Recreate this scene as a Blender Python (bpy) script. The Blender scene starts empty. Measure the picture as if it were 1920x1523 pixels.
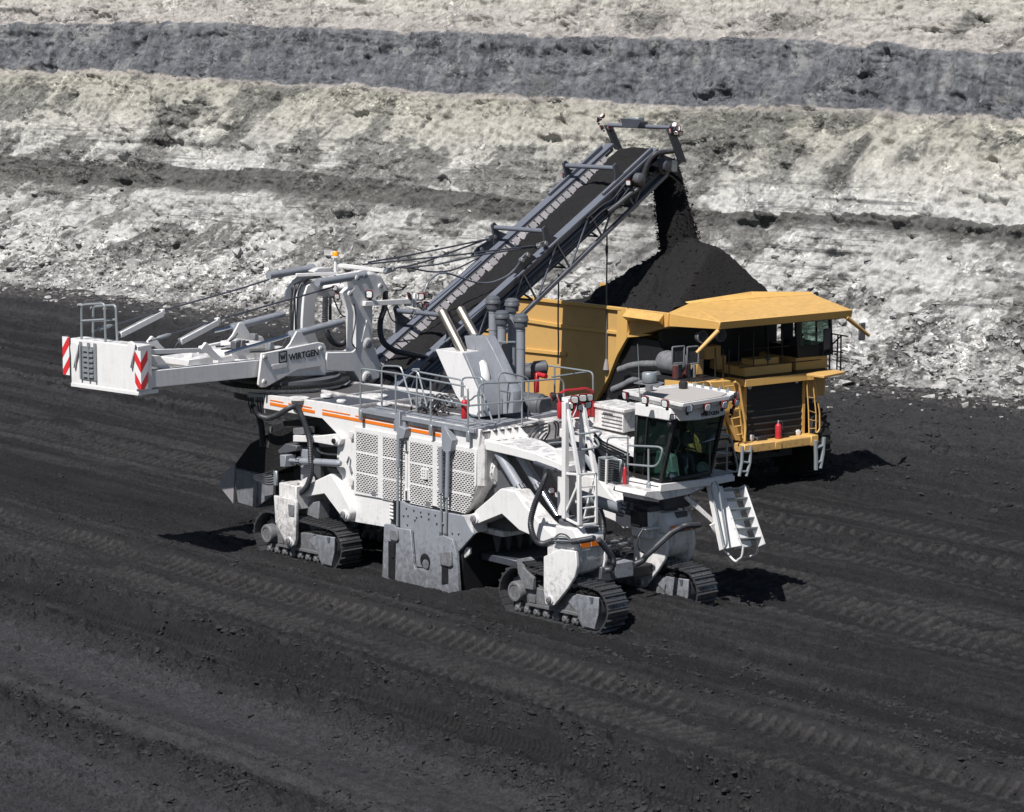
import bpy, math, random
import numpy as np
from mathutils import Vector, Matrix

random.seed(7); RNG = np.random.RandomState(11)
scene = bpy.context.scene
COL = scene.collection

# ------------------------------------------------------------------ camera
FP = 5200.0; HEAD = math.radians(41.6); YH = -20.0; CX, CY = 960.0, 761.5
PITCH = math.asin((CY - YH) / FP); FPX = FP * math.cos(PITCH)
_vh = np.array([-math.cos(HEAD), math.sin(HEAD), 0.0])
_rt = np.array([math.sin(HEAD), math.cos(HEAD), 0.0])
_fw = _vh * math.cos(PITCH) + np.array([0, 0, -math.sin(PITCH)])
_up = np.cross(_rt, _fw)
def ray(u, v): return _fw + _rt * (u - CX) / FPX - _up * (v - CY) / FPX
CAM = np.array([5.0, -3.3, 0.0]) - ray(1034, 1169) * 71.4
cd = bpy.data.cameras.new("Camera"); cam = bpy.data.objects.new("Camera", cd); COL.objects.link(cam)
cd.sensor_fit = 'HORIZONTAL'; cd.sensor_width = 36.0; cd.lens = FPX * 36.0 / 1920.0
cd.clip_start = 1.0; cd.clip_end = 2000.0
_m = Matrix(((_rt[0], _up[0], -_fw[0], CAM[0]), (_rt[1], _up[1], -_fw[1], CAM[1]), (_rt[2], _up[2], -_fw[2], CAM[2]), (0, 0, 0, 1)))
cam.matrix_world = _m
scene.camera = cam

# ------------------------------------------------------------------ sky, sun, exposure
SUN = Vector((0.15, -0.55, 0.82)).normalized()          # direction to the sun
world = bpy.data.worlds.new("World"); scene.world = world; world.use_nodes = True
wn = world.node_tree; bg = wn.nodes["Background"]
sky = wn.nodes.new("ShaderNodeTexSky"); sky.sky_type = 'NISHITA'; sky.sun_disc = False
sky.sun_elevation = math.asin(SUN.z); sky.sun_rotation = math.atan2(SUN.x, SUN.y)
sky.air_density = 1.0; sky.dust_density = 1.0; sky.altitude = 300
wn.links.new(sky.outputs[0], bg.inputs[0]); bg.inputs[1].default_value = 0.05
sd = bpy.data.lights.new("Sun", 'SUN'); sd.energy = 4.7; sd.angle = math.radians(0.53); sd.color = (1.0, 0.975, 0.945)
so = bpy.data.objects.new("Sun", sd); COL.objects.link(so)
so.rotation_euler = SUN.to_track_quat('Z', 'Y').to_euler(); so.location = (0, -30, 60)
scene.view_settings.view_transform = 'Standard'; scene.view_settings.look = 'None'
scene.view_settings.exposure = 0.40; scene.view_settings.gamma = 1.0

# ------------------------------------------------------------------ frames: a pixel of the photograph -> a point on a chosen plane
class Frame:
    def __init__(s, o, yaw=0.0):
        s.o = np.array(o, float); s.yaw = yaw
        c, q = math.cos(yaw), math.sin(yaw); s.R = np.array([[c, -q, 0], [q, c, 0], [0, 0, 1.0]])
    def L(s, u, v, **k):                       # local point
        d = s.R.T @ ray(u, v); o = s.R.T @ (CAM - s.o); n = list(k)[0]; i = 'xyz'.index(n)
        return o + d * (k[n] - o[i]) / d[i]
    def P(s, u, v, **k): return s.W(s.L(u, v, **k))
    def W(s, p): return s.R @ np.array(p, float) + s.o
    def V(s, p): return s.R @ np.array(p, float)
    def LI(s, w): return s.R.T @ (np.array(w, float) - s.o)
M = Frame((0, 0, 0))                                             # miner: x forward, y away, z up
K = Frame((-9.3, -1.2, 0), math.atan2(.99, -.146))               # slewing boom and discharge conveyor
T = Frame((-4.42, 14.60, 0), math.radians(-6.3))                 # haul truck
def MP(u, v, **k): return M.P(u, v, **k)

# ------------------------------------------------------------------ materials
def new_mat(name):
    m = bpy.data.materials.new(name); m.use_nodes = True
    nt = m.node_tree; return m, nt, nt.nodes["Principled BSDF"]
def N(nt, t, **k):
    n = nt.nodes.new(t)
    for a, b in k.items(): setattr(n, a, b)
    return n
def noise(nt, scale, detail=4, rough=.6, vec=None, dist=0.0):
    n = N(nt, "ShaderNodeTexNoise"); n.inputs["Scale"].default_value = scale; n.inputs["Detail"].default_value = detail
    n.inputs["Roughness"].default_value = rough; n.inputs["Distortion"].default_value = dist
    if vec is not None: nt.links.new(vec, n.inputs["Vector"])
    return n
def ramp(nt, src, stops, interp='LINEAR'):
    r = N(nt, "ShaderNodeValToRGB"); r.color_ramp.interpolation = interp
    e = r.color_ramp.elements
    while len(e) < len(stops): e.new(0.5)
    for i, (p, c) in enumerate(stops):
        e[i].position = p; e[i].color = (*c, 1) if len(c) == 3 else c
    nt.links.new(src, r.inputs[0]); return r
def mixc(nt, fac, a, b, blend='MIX'):
    n = N(nt, "ShaderNodeMix", data_type='RGBA', blend_type=blend)
    for sock, val in ((n.inputs[0], fac), (n.inputs[6], a), (n.inputs[7], b)):
        if isinstance(val, (int, float)): sock.default_value = val
        elif isinstance(val, tuple): sock.default_value = (*val, 1)
        else: nt.links.new(val, sock)
    return n.outputs[2]
def math_(nt, op, a, b=None, c=None):
    n = N(nt, "ShaderNodeMath", operation=op)
    for i, val in enumerate((a, b, c)):
        if val is None: continue
        if isinstance(val, (int, float)): n.inputs[i].default_value = val
        else: nt.links.new(val, n.inputs[i])
    return n.outputs[0]
def objco(nt): return N(nt, "ShaderNodeTexCoord").outputs["Object"]
def bump(nt, bsdf, h, strength=.3, dist=.05, prev=None):
    b = N(nt, "ShaderNodeBump"); b.inputs["Strength"].default_value = strength; b.inputs["Distance"].default_value = dist
    nt.links.new(h, b.inputs["Height"])
    if prev is not None: nt.links.new(prev, b.inputs["Normal"])
    nt.links.new(b.outputs[0], bsdf.inputs["Normal"]); return b.outputs[0]

def paint(name, col, rough=.45, metal=0.0, dirt=.35, dirtcol=(.10, .09, .085), dscale=2.2, spec=.5, lo=.5, hi=.75, streak=True, dust=0.0, dustcol=(.045, .042, .042), splash=0.0):
    m, nt, b = new_mat(name); co = objco(nt)
    n1 = noise(nt, dscale, 6, .7, co, .3)
    mp = N(nt, "ShaderNodeMapping"); mp.inputs["Scale"].default_value = (9, 9, .9); nt.links.new(co, mp.inputs[0])
    n2 = noise(nt, 1.0, 4, .65, mp.outputs[0])
    n3 = noise(nt, 26, 3, .7, co)
    f = math_(nt, 'ADD', math_(nt, 'MULTIPLY', n1.outputs[0], .55), math_(nt, 'MULTIPLY', n2.outputs[0], .30 if streak else .1))
    f = math_(nt, 'ADD', f, math_(nt, 'MULTIPLY', n3.outputs[0], .20))
    r = ramp(nt, f, [(lo, (0, 0, 0)), (hi, (1, 1, 1))])
    d = math_(nt, 'MULTIPLY', r.outputs[0], dirt)
    tint = ramp(nt, n1.outputs[0], [(.3, tuple(c * .93 for c in col)), (.7, tuple(min(1, c * 1.04) for c in col))])
    c = mixc(nt, d, tint.outputs[0], dirtcol)
    if dust > 0 or splash > 0:            # coal dust lying on upward faces, coal splashed up from the floor
        ge = N(nt, "ShaderNodeNewGeometry"); sp = N(nt, "ShaderNodeSeparateXYZ"); nt.links.new(ge.outputs["Normal"], sp.inputs[0]); sq = N(nt, "ShaderNodeSeparateXYZ"); nt.links.new(ge.outputs["Position"], sq.inputs[0])
        n4 = noise(nt, 4.5, 6, .72, co, .4); n5 = noise(nt, 7.0, 5, .75, co, .2)
        upf = ramp(nt, sp.outputs[2], [(.55, (0, 0, 0)), (.92, (1, 1, 1))]).outputs[0]
        c = mixc(nt, math_(nt, 'MULTIPLY', math_(nt, 'MULTIPLY', upf, ramp(nt, n4.outputs[0], [(.40, (0, 0, 0)), (.62, (1, 1, 1))]).outputs[0]), dust), c, dustcol)
        lowf = ramp(nt, math_(nt, 'ADD', math_(nt, 'MULTIPLY', sq.outputs[2], -.22), math_(nt, 'MULTIPLY', n5.outputs[0], 1.25)), [(.30, (0, 0, 0)), (.62, (1, 1, 1))]).outputs[0]
        c = mixc(nt, math_(nt, 'MULTIPLY', lowf, splash), c, tuple(x * 1.6 for x in dustcol))
    nt.links.new(c, b.inputs["Base Color"])
    b.inputs["Metallic"].default_value = metal; b.inputs["Specular IOR Level"].default_value = spec
    rr = math_(nt, 'ADD', math_(nt, 'MULTIPLY', d, .45), rough); nt.links.new(rr, b.inputs["Roughness"])
    return m

MAT = {}
MAT['white'] = paint("white_paint", (.74, .725, .715), .42, dirt=.42, dirtcol=(.22, .205, .195), lo=.50, hi=.76, dust=.55, splash=.55)
MAT['dirty_white'] = paint("stained_white_paint", (.70, .68, .665), .5, dirt=.75, dirtcol=(.10, .09, .085), lo=.50, hi=.68, dscale=3, dust=.6, splash=.7)
MAT['grey'] = paint("grey_paint", (.255, .27, .30), .48, dirt=.55, dirtcol=(.09, .085, .085), dscale=2, dust=.45, splash=.65)
MAT['deck'] = paint("deck_plate", (.075, .070, .072), .7, dirt=.65, dirtcol=(.5, .48, .46), dscale=2.6, lo=.60, hi=.70, streak=False)
MAT['galv'] = paint("galvanised_steel", (.34, .37, .385), .42, metal=.45, dirt=.3, dirtcol=(.14, .14, .14), dscale=4)
MAT['dark'] = paint("anthracite_paint", (.050, .055, .070), .42, dirt=.5, dirtcol=(.09, .085, .085), dscale=3)
MAT['rail'] = paint("conveyor_rail_paint", (.135, .145, .175), .36, dirt=.5, dirtcol=(.05, .048, .05), dscale=3)
MAT['steel'] = paint("worn_track_steel", (.20, .20, .21), .36, metal=.8, dirt=.75, dirtcol=(.022, .021, .022), dscale=6, lo=.46, hi=.64)
MAT['cast'] = paint("cast_grey_steel", (.20, .205, .22), .55, dirt=.75, dirtcol=(.045, .04, .04), dscale=4, lo=.45, hi=.68, dust=.5, splash=.6)
MAT['chrome'] = paint("chromed_steel", (.62, .64, .68), .18, metal=1.0, dirt=.25, dscale=6)
MAT['pipe'] = paint("heat_tinted_pipe", (.50, .45, .38), .42, metal=1.0, dirt=.3, dirtcol=(.18, .13, .09), dscale=4)
MAT['hose'] = paint("black_hose", (.030, .032, .038), .45, dirt=.5, dirtcol=(.09, .09, .10), dscale=8)
MAT['black'] = paint("black_steel", (.012, .012, .014), .5, dirt=.4, dirtcol=(.03, .028, .028), dscale=4)
MAT['rubber'] = paint("skirt_rubber", (.27, .255, .265), .7, dirt=.5, dirtcol=(.08, .075, .075), dscale=5)
MAT['orange'] = paint("orange_stripe", (.80, .19, .012), .4, dirt=.25, dscale=4)
MAT['red'] = paint("red_paint", (.44, .022, .03), .38, dirt=.35, dirtcol=(.12, .04, .04), dscale=5)
MAT['yellow'] = paint("yellow_paint", (.64, .38, .115), .46, dirt=.55, dirtcol=(.22, .145, .065), dscale=1.6, lo=.44, hi=.70, dust=.30, dustcol=(.16, .115, .06), splash=.35, streak=False)
MAT['yellow_dusty'] = paint("dusty_yellow_paint", (.59, .355, .118), .55, dirt=.6, dirtcol=(.15, .105, .055), dscale=1.1, lo=.42, hi=.68, splash=.75, dustcol=(.07, .055, .04), streak=False)
MAT['boardwhite'] = paint("reflective_white", (.75, .75, .75), .4, dirt=.15)
MAT['lens'] = paint("lamp_lens", (.80, .80, .80), .12, dirt=.1)
MAT['hatch'] = paint("dusty_roof_sheet", (.40, .375, .355), .6, dirt=.3, dscale=3)
MAT['rust'] = paint("dull_red_oxide", (.10, .022, .02), .6, dirt=.4)
MAT['capgrey'] = paint("intake_cap_grey", (.085, .092, .105), .4, dirt=.4, dirtcol=(.16, .155, .15), dscale=5)
MAT['amber'] = paint("amber_lens", (.85, .33, .01), .2, dirt=.05)
MAT['dkgrey'] = paint("dark_grey_paint", (.085, .09, .10), .5, dirt=.5, dirtcol=(.03, .03, .03), dscale=3)
MAT['skin'] = paint("skin", (.45, .27, .19), .6, dirt=.1)
MAT['jeans'] = paint("blue_denim", (.06, .11, .18), .8, dirt=.2, dscale=9)
MAT['shirt'] = paint("dark_shirt", (.03, .04, .05), .8, dirt=.2)
MAT['seat'] = paint("seat_fabric", (.03, .03, .033), .8, dirt=.2)
MAT['paleplastic'] = paint("pale_console_plastic", (.42, .50, .47), .5, dirt=.2)
MAT['rope'] = paint("grey_rope", (.10, .10, .10), .8, dirt=.3, dscale=9)
MAT['tyre'] = paint("tyre_rubber", (.014, .013, .013), .75, dirt=.6, dirtcol=(.04, .035, .03), dscale=5)

def glass_mat(name, col, rough=.03, alpha=.32):
    m, nt, b = new_mat(name)
    b.inputs["Base Color"].default_value = (*col, 1); b.inputs["Roughness"].default_value = rough
    b.inputs["Specular IOR Level"].default_value = .8
    tr = N(nt, "ShaderNodeBsdfTransparent"); tr.inputs[0].default_value = (.60, .74, .69, 1)
    ms = N(nt, "ShaderNodeMixShader"); ms.inputs[0].default_value = alpha
    out = nt.nodes["Material Output"]
    nt.links.new(tr.outputs[0], ms.inputs[1]); nt.links.new(b.outputs[0], ms.inputs[2]); nt.links.new(ms.outputs[0], out.inputs[0])
    return m
MAT['glass'] = glass_mat("tinted_cab_glass", (.012, .022, .020))

def perf_mat():
    m, nt, b = new_mat("perforated_white_plate"); co = objco(nt)
    sp = N(nt, "ShaderNodeSeparateXYZ"); nt.links.new(co, sp.inputs[0])
    PX, PZ = .132, .106
    z = math_(nt, 'DIVIDE', sp.outputs[2], PZ / 2); row = math_(nt, 'FLOOR', z)
    odd = math_(nt, 'MULTIPLY', math_(nt, 'PINGPONG', row, 1.0), .5)
    x = math_(nt, 'ADD', math_(nt, 'DIVIDE', sp.outputs[0], PX), odd)
    fx = math_(nt, 'MULTIPLY', math_(nt, 'SUBTRACT', math_(nt, 'FRACT', x), .5), PX)
    fz = math_(nt, 'MULTIPLY', math_(nt, 'SUBTRACT', math_(nt, 'FRACT', z), .5), PZ / 2)
    # stadium: clamp x to a short segment
    ax = math_(nt, 'MAXIMUM', math_(nt, 'SUBTRACT', math_(nt, 'ABSOLUTE', fx), .031), 0.0)
    d = math_(nt, 'SQRT', math_(nt, 'ADD', math_(nt, 'MULTIPLY', ax, ax), math_(nt, 'MULTIPLY', fz, fz)))
    hole = math_(nt, 'LESS_THAN', d, .0175)
    n1 = noise(nt, 3, 5, .6, co)
    wc = ramp(nt, n1.outputs[0], [(.35, (.74, .725, .715)), (.75, (.55, .53, .51))])
    nt.links.new(mixc(nt, hole, wc.outputs[0], (.006, .006, .008)), b.inputs["Base Color"])
    b.inputs["Roughness"].default_value = .45
    return m
MAT['perf'] = perf_mat()

def coal_mat(name, base, fine=1.0, spark=False, bs=.5):
    m, nt, b = new_mat(name); co = objco(nt)
    n1 = noise(nt, .6, 6, .65, co); n2 = noise(nt, 9 * fine, 5, .7, co); n3 = noise(nt, 40 * fine, 3, .7, co)
    c1 = ramp(nt, n1.outputs[0], [(.3, tuple(c * .82 for c in base)), (.7, tuple(c * 1.2 for c in base))])
    c2 = ramp(nt, n2.outputs[0], [(.35, (.70, .70, .70)), (.68, (1.28, 1.26, 1.25))])
    nt.links.new(mixc(nt, 1.0, c1.outputs[0], c2.outputs[0], 'MULTIPLY'), b.inputs["Base Color"])
    b.inputs["Roughness"].default_value = .85; b.inputs["Specular IOR Level"].default_value = .25
    p = bump(nt, b, n2.outputs[0], bs, .12); bump(nt, b, n3.outputs[0], bs * .8, .03, p)
    return m
MAT['coal'] = coal_mat("loose_coal", (.0140, .0133, .0140), 1.4, bs=.6)
MAT['clod'] = coal_mat("coal_clods", (.030, .029, .0305), 1.4, bs=.5)
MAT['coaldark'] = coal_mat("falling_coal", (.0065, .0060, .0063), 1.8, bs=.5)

# ------------------------------------------------------------------ mesh builder
def V3(p): return Vector((float(p[0]), float(p[1]), float(p[2])))
class MB:
    def __init__(s): s.v = []; s.f = []; s.sm = []
    def add(s, vs, fs, smooth=False):
        o = len(s.v); s.v += [tuple(map(float, q)) for q in vs]; s.f += [tuple(i + o for i in f) for f in fs]; s.sm += [smooth] * len(fs); return s
    def prism(s, pts, vec):
        n = len(pts); a = [V3(p) for p in pts]; b = [p + V3(vec) for p in a]
        nrm = Vector((0, 0, 0))
        for i in range(n): nrm += a[i].cross(a[(i + 1) % n])
        fl = nrm.dot(V3(vec)) > 0
        fs = [tuple(range(n)), tuple(range(2 * n - 1, n - 1, -1))] + [(i, i + n, (i + 1) % n + n, (i + 1) % n) for i in range(n)]
        if fl: fs = [f[::-1] for f in fs]
        return s.add(a + b, fs)
    def loft(s, A, B):                       # two polygons of equal count, front A, back B
        n = len(A); a = [V3(p) for p in A]; b = [V3(p) for p in B]
        nrm = Vector((0, 0, 0))
        for i in range(n): nrm += a[i].cross(a[(i + 1) % n])
        fl = nrm.dot(b[0] - a[0]) > 0
        fs = [tuple(range(n)), tuple(range(2 * n - 1, n - 1, -1))] + [(i, i + n, (i + 1) % n + n, (i + 1) % n) for i in range(n)]
        if fl: fs = [f[::-1] for f in fs]
        return s.add(a + b, fs)
    def box(s, fr, x0, x1, y0, y1, z0, z1):
        x0, x1 = sorted((x0, x1)); y0, y1 = sorted((y0, y1)); z0, z1 = sorted((z0, z1))
        return s.prism([fr.W(p) for p in ((x0, y0, z0), (x1, y0, z0), (x1, y0, z1), (x0, y0, z1))], fr.V((0, y1 - y0, 0)))
    def bar(s, p0, p1, w, h=None, up=(0, 0, 1)):
        h = h or w; p0, p1 = V3(p0), V3(p1); d = (p1 - p0).normalized(); u = V3(up)
        if abs(d.dot(u)) > .97: u = Vector((1, 0, 0))
        sd_ = d.cross(u).normalized(); u = sd_.cross(d)
        q = [p0 + sd_ * a * w / 2 + u * b * h / 2 for a, b in ((-1, -1), (1, -1), (1, 1), (-1, 1))]
        return s.prism(q, p1 - p0)
    def tube(s, pts, r, n=8, caps=True, round_=0.0):
        P_ = [V3(p) for p in pts]
        if round_ > 0 and len(P_) > 2:
            Q = [P_[0]]
            for i in range(1, len(P_) - 1):
                a, b, c = P_[i - 1], P_[i], P_[i + 1]; la, lc = (a - b).length, (c - b).length
                ra, rc = min(round_, la * .49), min(round_, lc * .49); s0 = b + (a - b) * (ra / la); s1 = b + (c - b) * (rc / lc)
                for k in range(5):
                    t = k / 4; Q.append(s0 * (1 - t) ** 2 + b * 2 * t * (1 - t) + s1 * t * t)
            Q.append(P_[-1]); P_ = Q
        rs = r if isinstance(r, (list, tuple)) else [r] * len(P_)
        o = len(s.v); prev = None
        for i, p in enumerate(P_):
            d = (P_[min(i + 1, len(P_) - 1)] - P_[max(i - 1, 0)])
            d = d.normalized() if d.length > 1e-9 else Vector((0, 0, 1))
            if prev is None:
                u = Vector((0, 0, 1)) if abs(d.z) < .9 else Vector((1, 0, 0)); a = d.cross(u).normalized()
            else:
                a = prev - d * prev.dot(d); a = a.normalized() if a.length > 1e-6 else d.orthogonal().normalized()
            prev = a; b = d.cross(a)
            for k in range(n):
                t = 2 * math.pi * k / n; s.v.append(tuple(p + (a * math.cos(t) + b * math.sin(t)) * rs[i]))
        for i in range(len(P_) - 1):
            for k in range(n):
                k2 = (k + 1) % n; s.f.append((o + i * n + k, o + i * n + k2, o + (i + 1) * n + k2, o + (i + 1) * n + k)); s.sm.append(True)
        if caps:
            s.f.append(tuple(o + k for k in range(n - 1, -1, -1))); s.f.append(tuple(o + (len(P_) - 1) * n + k for k in range(n))); s.sm += [False, False]
        return s
    def cyl(s, p0, p1, r0, r1=None, n=18):
        return s.tube([p0, p1], [r0, r0 if r1 is None else r1], n)
    def lathe(s, p0, axis, prof, n=20):       # prof: (radius, height)
        p0 = V3(p0); ax = V3(axis).normalized(); a = ax.orthogonal().normalized(); b = ax.cross(a); o = len(s.v)
        for r, h in prof:
            for k in range(n):
                t = 2 * math.pi * k / n; s.v.append(tuple(p0 + ax * h + (a * math.cos(t) + b * math.sin(t)) * r))
        for i in range(len(prof) - 1):
            for k in range(n):
                k2 = (k + 1) % n; s.f.append((o + i * n + k, o + i * n + k2, o + (i + 1) * n + k2, o + (i + 1) * n + k)); s.sm.append(True)
        s.f.append(tuple(o + k for k in range(n - 1, -1, -1))); s.f.append(tuple(o + (len(prof) - 1) * n + k for k in range(n))); s.sm += [False, False]
        return s
    def build(s, name, mat, parent=None, bevel=0.0, seg=1):
        me = bpy.data.meshes.new(name); me.from_pydata(s.v, [], s.f); me.update()
        me.polygons.foreach_set("use_smooth", s.sm)
        me.materials.append(MAT[mat] if isinstance(mat, str) else mat)
        o = bpy.data.objects.new(name, me); COL.objects.link(o)
        try: me.set_sharp_from_angle(angle=math.radians(40))
        except Exception: pass
        if bevel > 0:
            b = o.modifiers.new("bevel", 'BEVEL'); b.width = bevel; b.segments = seg; b.limit_method = 'ANGLE'; b.angle_limit = math.radians(35)
        if parent is not None: adopt(o, parent)
        return o
def adopt(o, parent):
    o.parent = parent
    if parent.type == 'EMPTY': o.matrix_parent_inverse = Matrix.Translation(-parent.location)
def tag(o, label=None, cat=None, group=None, kind=None):
    if label: o["label"] = label
    if cat: o["category"] = cat
    if group: o["group"] = group
    if kind: o["kind"] = kind
    return o
def thing(name, loc, label, cat, group=None):
    o = bpy.data.objects.new(name, None); COL.objects.link(o); o.location = V3(loc); o.empty_display_size = .5
    return tag(o, label, cat, group)
def cp(o, parent, delta):                    # copy a part one level, with its sub-parts
    c = o.copy(); COL.objects.link(c); c.parent = parent; c.matrix_parent_inverse = o.matrix_parent_inverse.copy()
    c.location = o.location + V3(delta)
    for ch in list(o.children):
        d = ch.copy(); COL.objects.link(d); d.parent = c; d.matrix_parent_inverse = ch.matrix_parent_inverse.copy()
    return c
def lerp(a, b, t): return np.array(a, float) * (1 - t) + np.array(b, float) * t
def curve(pts, n=6):                         # Catmull-Rom through the points
    P_ = [np.array(p, float) for p in pts]; P_ = [2 * P_[0] - P_[1]] + P_ + [2 * P_[-1] - P_[-2]]; out = []
    for i in range(1, len(P_) - 2):
        for k in range(n):
            t = k / n; a, b, c, d = P_[i - 1:i + 3]
            out.append(.5 * ((2 * b) + (c - a) * t + (2 * a - 5 * b + 4 * c - d) * t * t + (3 * b - a - 3 * c + d) * t ** 3))
    out.append(P_[-2]); return out
# ------------------------------------------------------------------ numpy noise for the land
_perm = RNG.permutation(4096); _grad = RNG.rand(4096) * 2 * math.pi
_gx, _gy = np.cos(_grad), np.sin(_grad)
def perlin(x, y, seed=0):
    xi = np.floor(x).astype(np.int64); yi = np.floor(y).astype(np.int64); fx, fy = x - xi, y - yi
    def g(ix, iy, dx, dy):
        h = _perm[(_perm[(ix + seed * 131) & 4095] + iy) & 4095]; return _gx[h] * dx + _gy[h] * dy
    u = fx * fx * fx * (fx * (fx * 6 - 15) + 10); w = fy * fy * fy * (fy * (fy * 6 - 15) + 10)
    a = g(xi, yi, fx, fy); b = g(xi + 1, yi, fx - 1, fy); c = g(xi, yi + 1, fx, fy - 1); d = g(xi + 1, yi + 1, fx - 1, fy - 1)
    return (a * (1 - u) + b * u) * (1 - w) + (c * (1 - u) + d * u) * w * 1.0
def fbm(x, y, oct=5, seed=0, gain=.5, ridge=False):
    s = np.zeros_like(x); a = 1.0; f = 1.0
    for o in range(oct):
        n = perlin(x * f + 17.3 * o, y * f - 9.1 * o, seed + o)
        s += a * ((.5 - np.abs(n) * 1.6) if ridge else n); a *= gain; f *= 2.03
    return s
def sstep(a, b, x):
    t = np.clip((x - a) / (b - a), 0, 1); return t * t * (3 - 2 * t)
def bumpf(x, c, w): return np.exp(-((x - c) / w) ** 2)
def grid_mesh(name, X, Y, Z, mat, attrs=None, smooth=True):
    r, c = X.shape; me = bpy.data.meshes.new(name); me.vertices.add(r * c)
    me.vertices.foreach_set("co", np.stack([X, Y, Z], -1).astype(np.float32).ravel())
    i = np.arange(r * c).reshape(r, c); q = np.stack([i[:-1, :-1], i[:-1, 1:], i[1:, 1:], i[1:, :-1]], -1).reshape(-1, 4)
    me.loops.add(q.size); me.loops.foreach_set("vertex_index", q.ravel().astype(np.int32))
    me.polygons.add(len(q)); me.polygons.foreach_set("loop_start", (np.arange(len(q)) * 4).astype(np.int32))
    me.polygons.foreach_set("use_smooth", np.full(len(q), smooth))
    for k, a in (attrs or {}).items():
        at = me.attributes.new(k, 'FLOAT', 'POINT'); at.data.foreach_set("value", a.astype(np.float32).ravel())
    me.update(calc_edges=True); me.validate(); me.materials.append(mat)
    o = bpy.data.objects.new(name, me); COL.objects.link(o); return o

# pit wall line (foot) in plan
WA, WB = np.array([-76.3, 29.8]), np.array([-10.3, 37.7])
WE = (WB - WA) / np.linalg.norm(WB - WA); WN = np.array([-WE[1], WE[0]])
SLOPE = math.radians(52)

def ground_height(x, y):
    h = .035 * fbm(x * .35, y * .35, 4, 3)
    dist_w = (x - WA[0]) * WN[0] + (y - WA[1]) * WN[1]          # <0 in front of the wall
    wob = .35 * perlin(x * .12, y * .05, 9) + .12 * perlin(x * .5, y * .3, 19)
    yy = y + wob
    rough = fbm(x * 1.6, y * 1.6, 4, 21, .6)
    # lumpy loose ground round the truck and along the wall
    far = sstep(12.5, 18, y) * (1 - sstep(-60, -20, -np.abs(x + 5)) * 0)
    h += far * (.20 * fbm(x * .55, y * .8, 5, 31, .55) + .10 * np.abs(rough))
    h += .16 * bumpf(yy, 19.6, .5) + .22 * bumpf(yy, 24.5, 1.1) + .15 * bumpf(yy, 28.5, .9) - .12 * bumpf(yy, 22.3, .8)
    # uncut strip in front of the drum between the tracks
    strip = sstep(-3.0, -1.2, y + .18 * perlin(x * .4, y * .4, 4)) * (1 - sstep(-.62, .02, y + .12 * perlin(x * .7, y * .7, 5) - .03 * np.clip(x - 8, 0, 9)))
    strip = strip * sstep(1.2, 2.6, x + .3 * perlin(x, y, 6))
    h += .62 * strip * (1 + .10 * fbm(x * .8, y * .8, 3, 8))
    # cut lane the miner stands in; shoulder on the near side
    h += .10 * sstep(-4.2, -5.0, yy) - .10 * sstep(-5.6, -6.6, yy)
    # windrows and ruts running with the miner
    for c, w, a in ((-5.9, .28, .05), (-7.75, .25, .06), (-9.55, .3, .07), (-10.6, .45, .16), (-13.2, .5, .15), (-14.2, .35, .08), (-17.0, .3, .07), (-18.4, .6, .12), (-20.6, .5, .10), (4.3, .4, .08), (6.9, .3, .07), (9.9, .5, .12), (11.4, .4, .08), (.7, .3, .05), (1.5, .2, .05), (-12.5, .15, .05), (-5.2, .2, .05), (7.8, .2, .06), (-15.1, .12, .04), (-16.2, .12, .05), (-19.6, .2, .06)):
        h += 1.9 * a * bumpf(yy, c, w) * (1 + 1.1 * rough * (1 if a > .07 else .6))
    h -= .10 * bumpf(yy, -11.8, .55); h -= .07 * bumpf(yy, -15.6, 1.2)
    clod = sstep(-.2, .5, fbm(x * .25, y * .5, 3, 55)) * (bumpf(yy, -10.5, .9) + bumpf(yy, -13.6, .9) + bumpf(yy, -18.2, 1.2) + .6 * bumpf(yy, 10.5, 1.2) + .5 * bumpf(yy, -20.8, .8))
    h += clod * (.24 * np.abs(fbm(x * 2.4, y * 2.4, 4, 61, .62)))
    # loosened fines
    amp = .55 + .6 * sstep(-.3, .4, fbm(x * .3, y * .6, 3, 43)); flat = .45 * bumpf(y, -15.5, 1.3) + .5 * bumpf(yy, -11.8, .5) + .3 * bumpf(yy, -22.5, 1.2)
    h += (1 - flat) * amp * (.055 * fbm(x * 2.6, y * 2.6, 4, 41, .66) + .075 * np.abs(fbm(x * 5.5, y * 5.5, 3, 45, .68)))
    h += .12 * bumpf(y + .2 * perlin(x, y, 47), -3.55, .42) * sstep(-3.6, -2.4, x) * (1 - sstep(1.9, 2.9, x)) + .34 * bumpf(x, 1.9, .7) * bumpf(y, -2.9, .8)
    return h + prints_at(x, y, yy)[0]
# crawler and tyre prints: bars across the lanes
LANES = ((-6.55, .42, .40, .085, .45, 0, 0, 1), (-7.05, .10, .40, .05, -.5, .5, 0, 1), (-8.35, .40, .38, .08, -.45, .3, 0, 1), (-8.95, .16, .38, .06, .5, .1, 0, 1), (-11.8, .52, .17, .045, .3, 0, .8, 0), (-17.9, .45, .2, .035, 0, 0, 0, 0), (-9.6, .18, .3, .04, .2, 0, 0, 0),
         (3.1, .42, .42, .08, .4, 0, 0, 1), (3.9, .3, .42, .07, -.5, .4, 0, 1), (5.6, .5, .42, .08, -.3, 0, 0, 1), (8.4, .5, .42, .07, .25, 0, 0, 1), (-21.3, .5, .3, .05, 0, 0, 0, 0), (10.9, .45, .42, .06, .2, 0, 0, 1), (2.0, .35, .42, .06, 0, 0, 0, 1), (13.6, .5, .45, .07, .2, 0, 0, 1), (26.0, .7, .5, .14, 0, 0, 0, 0))
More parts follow.
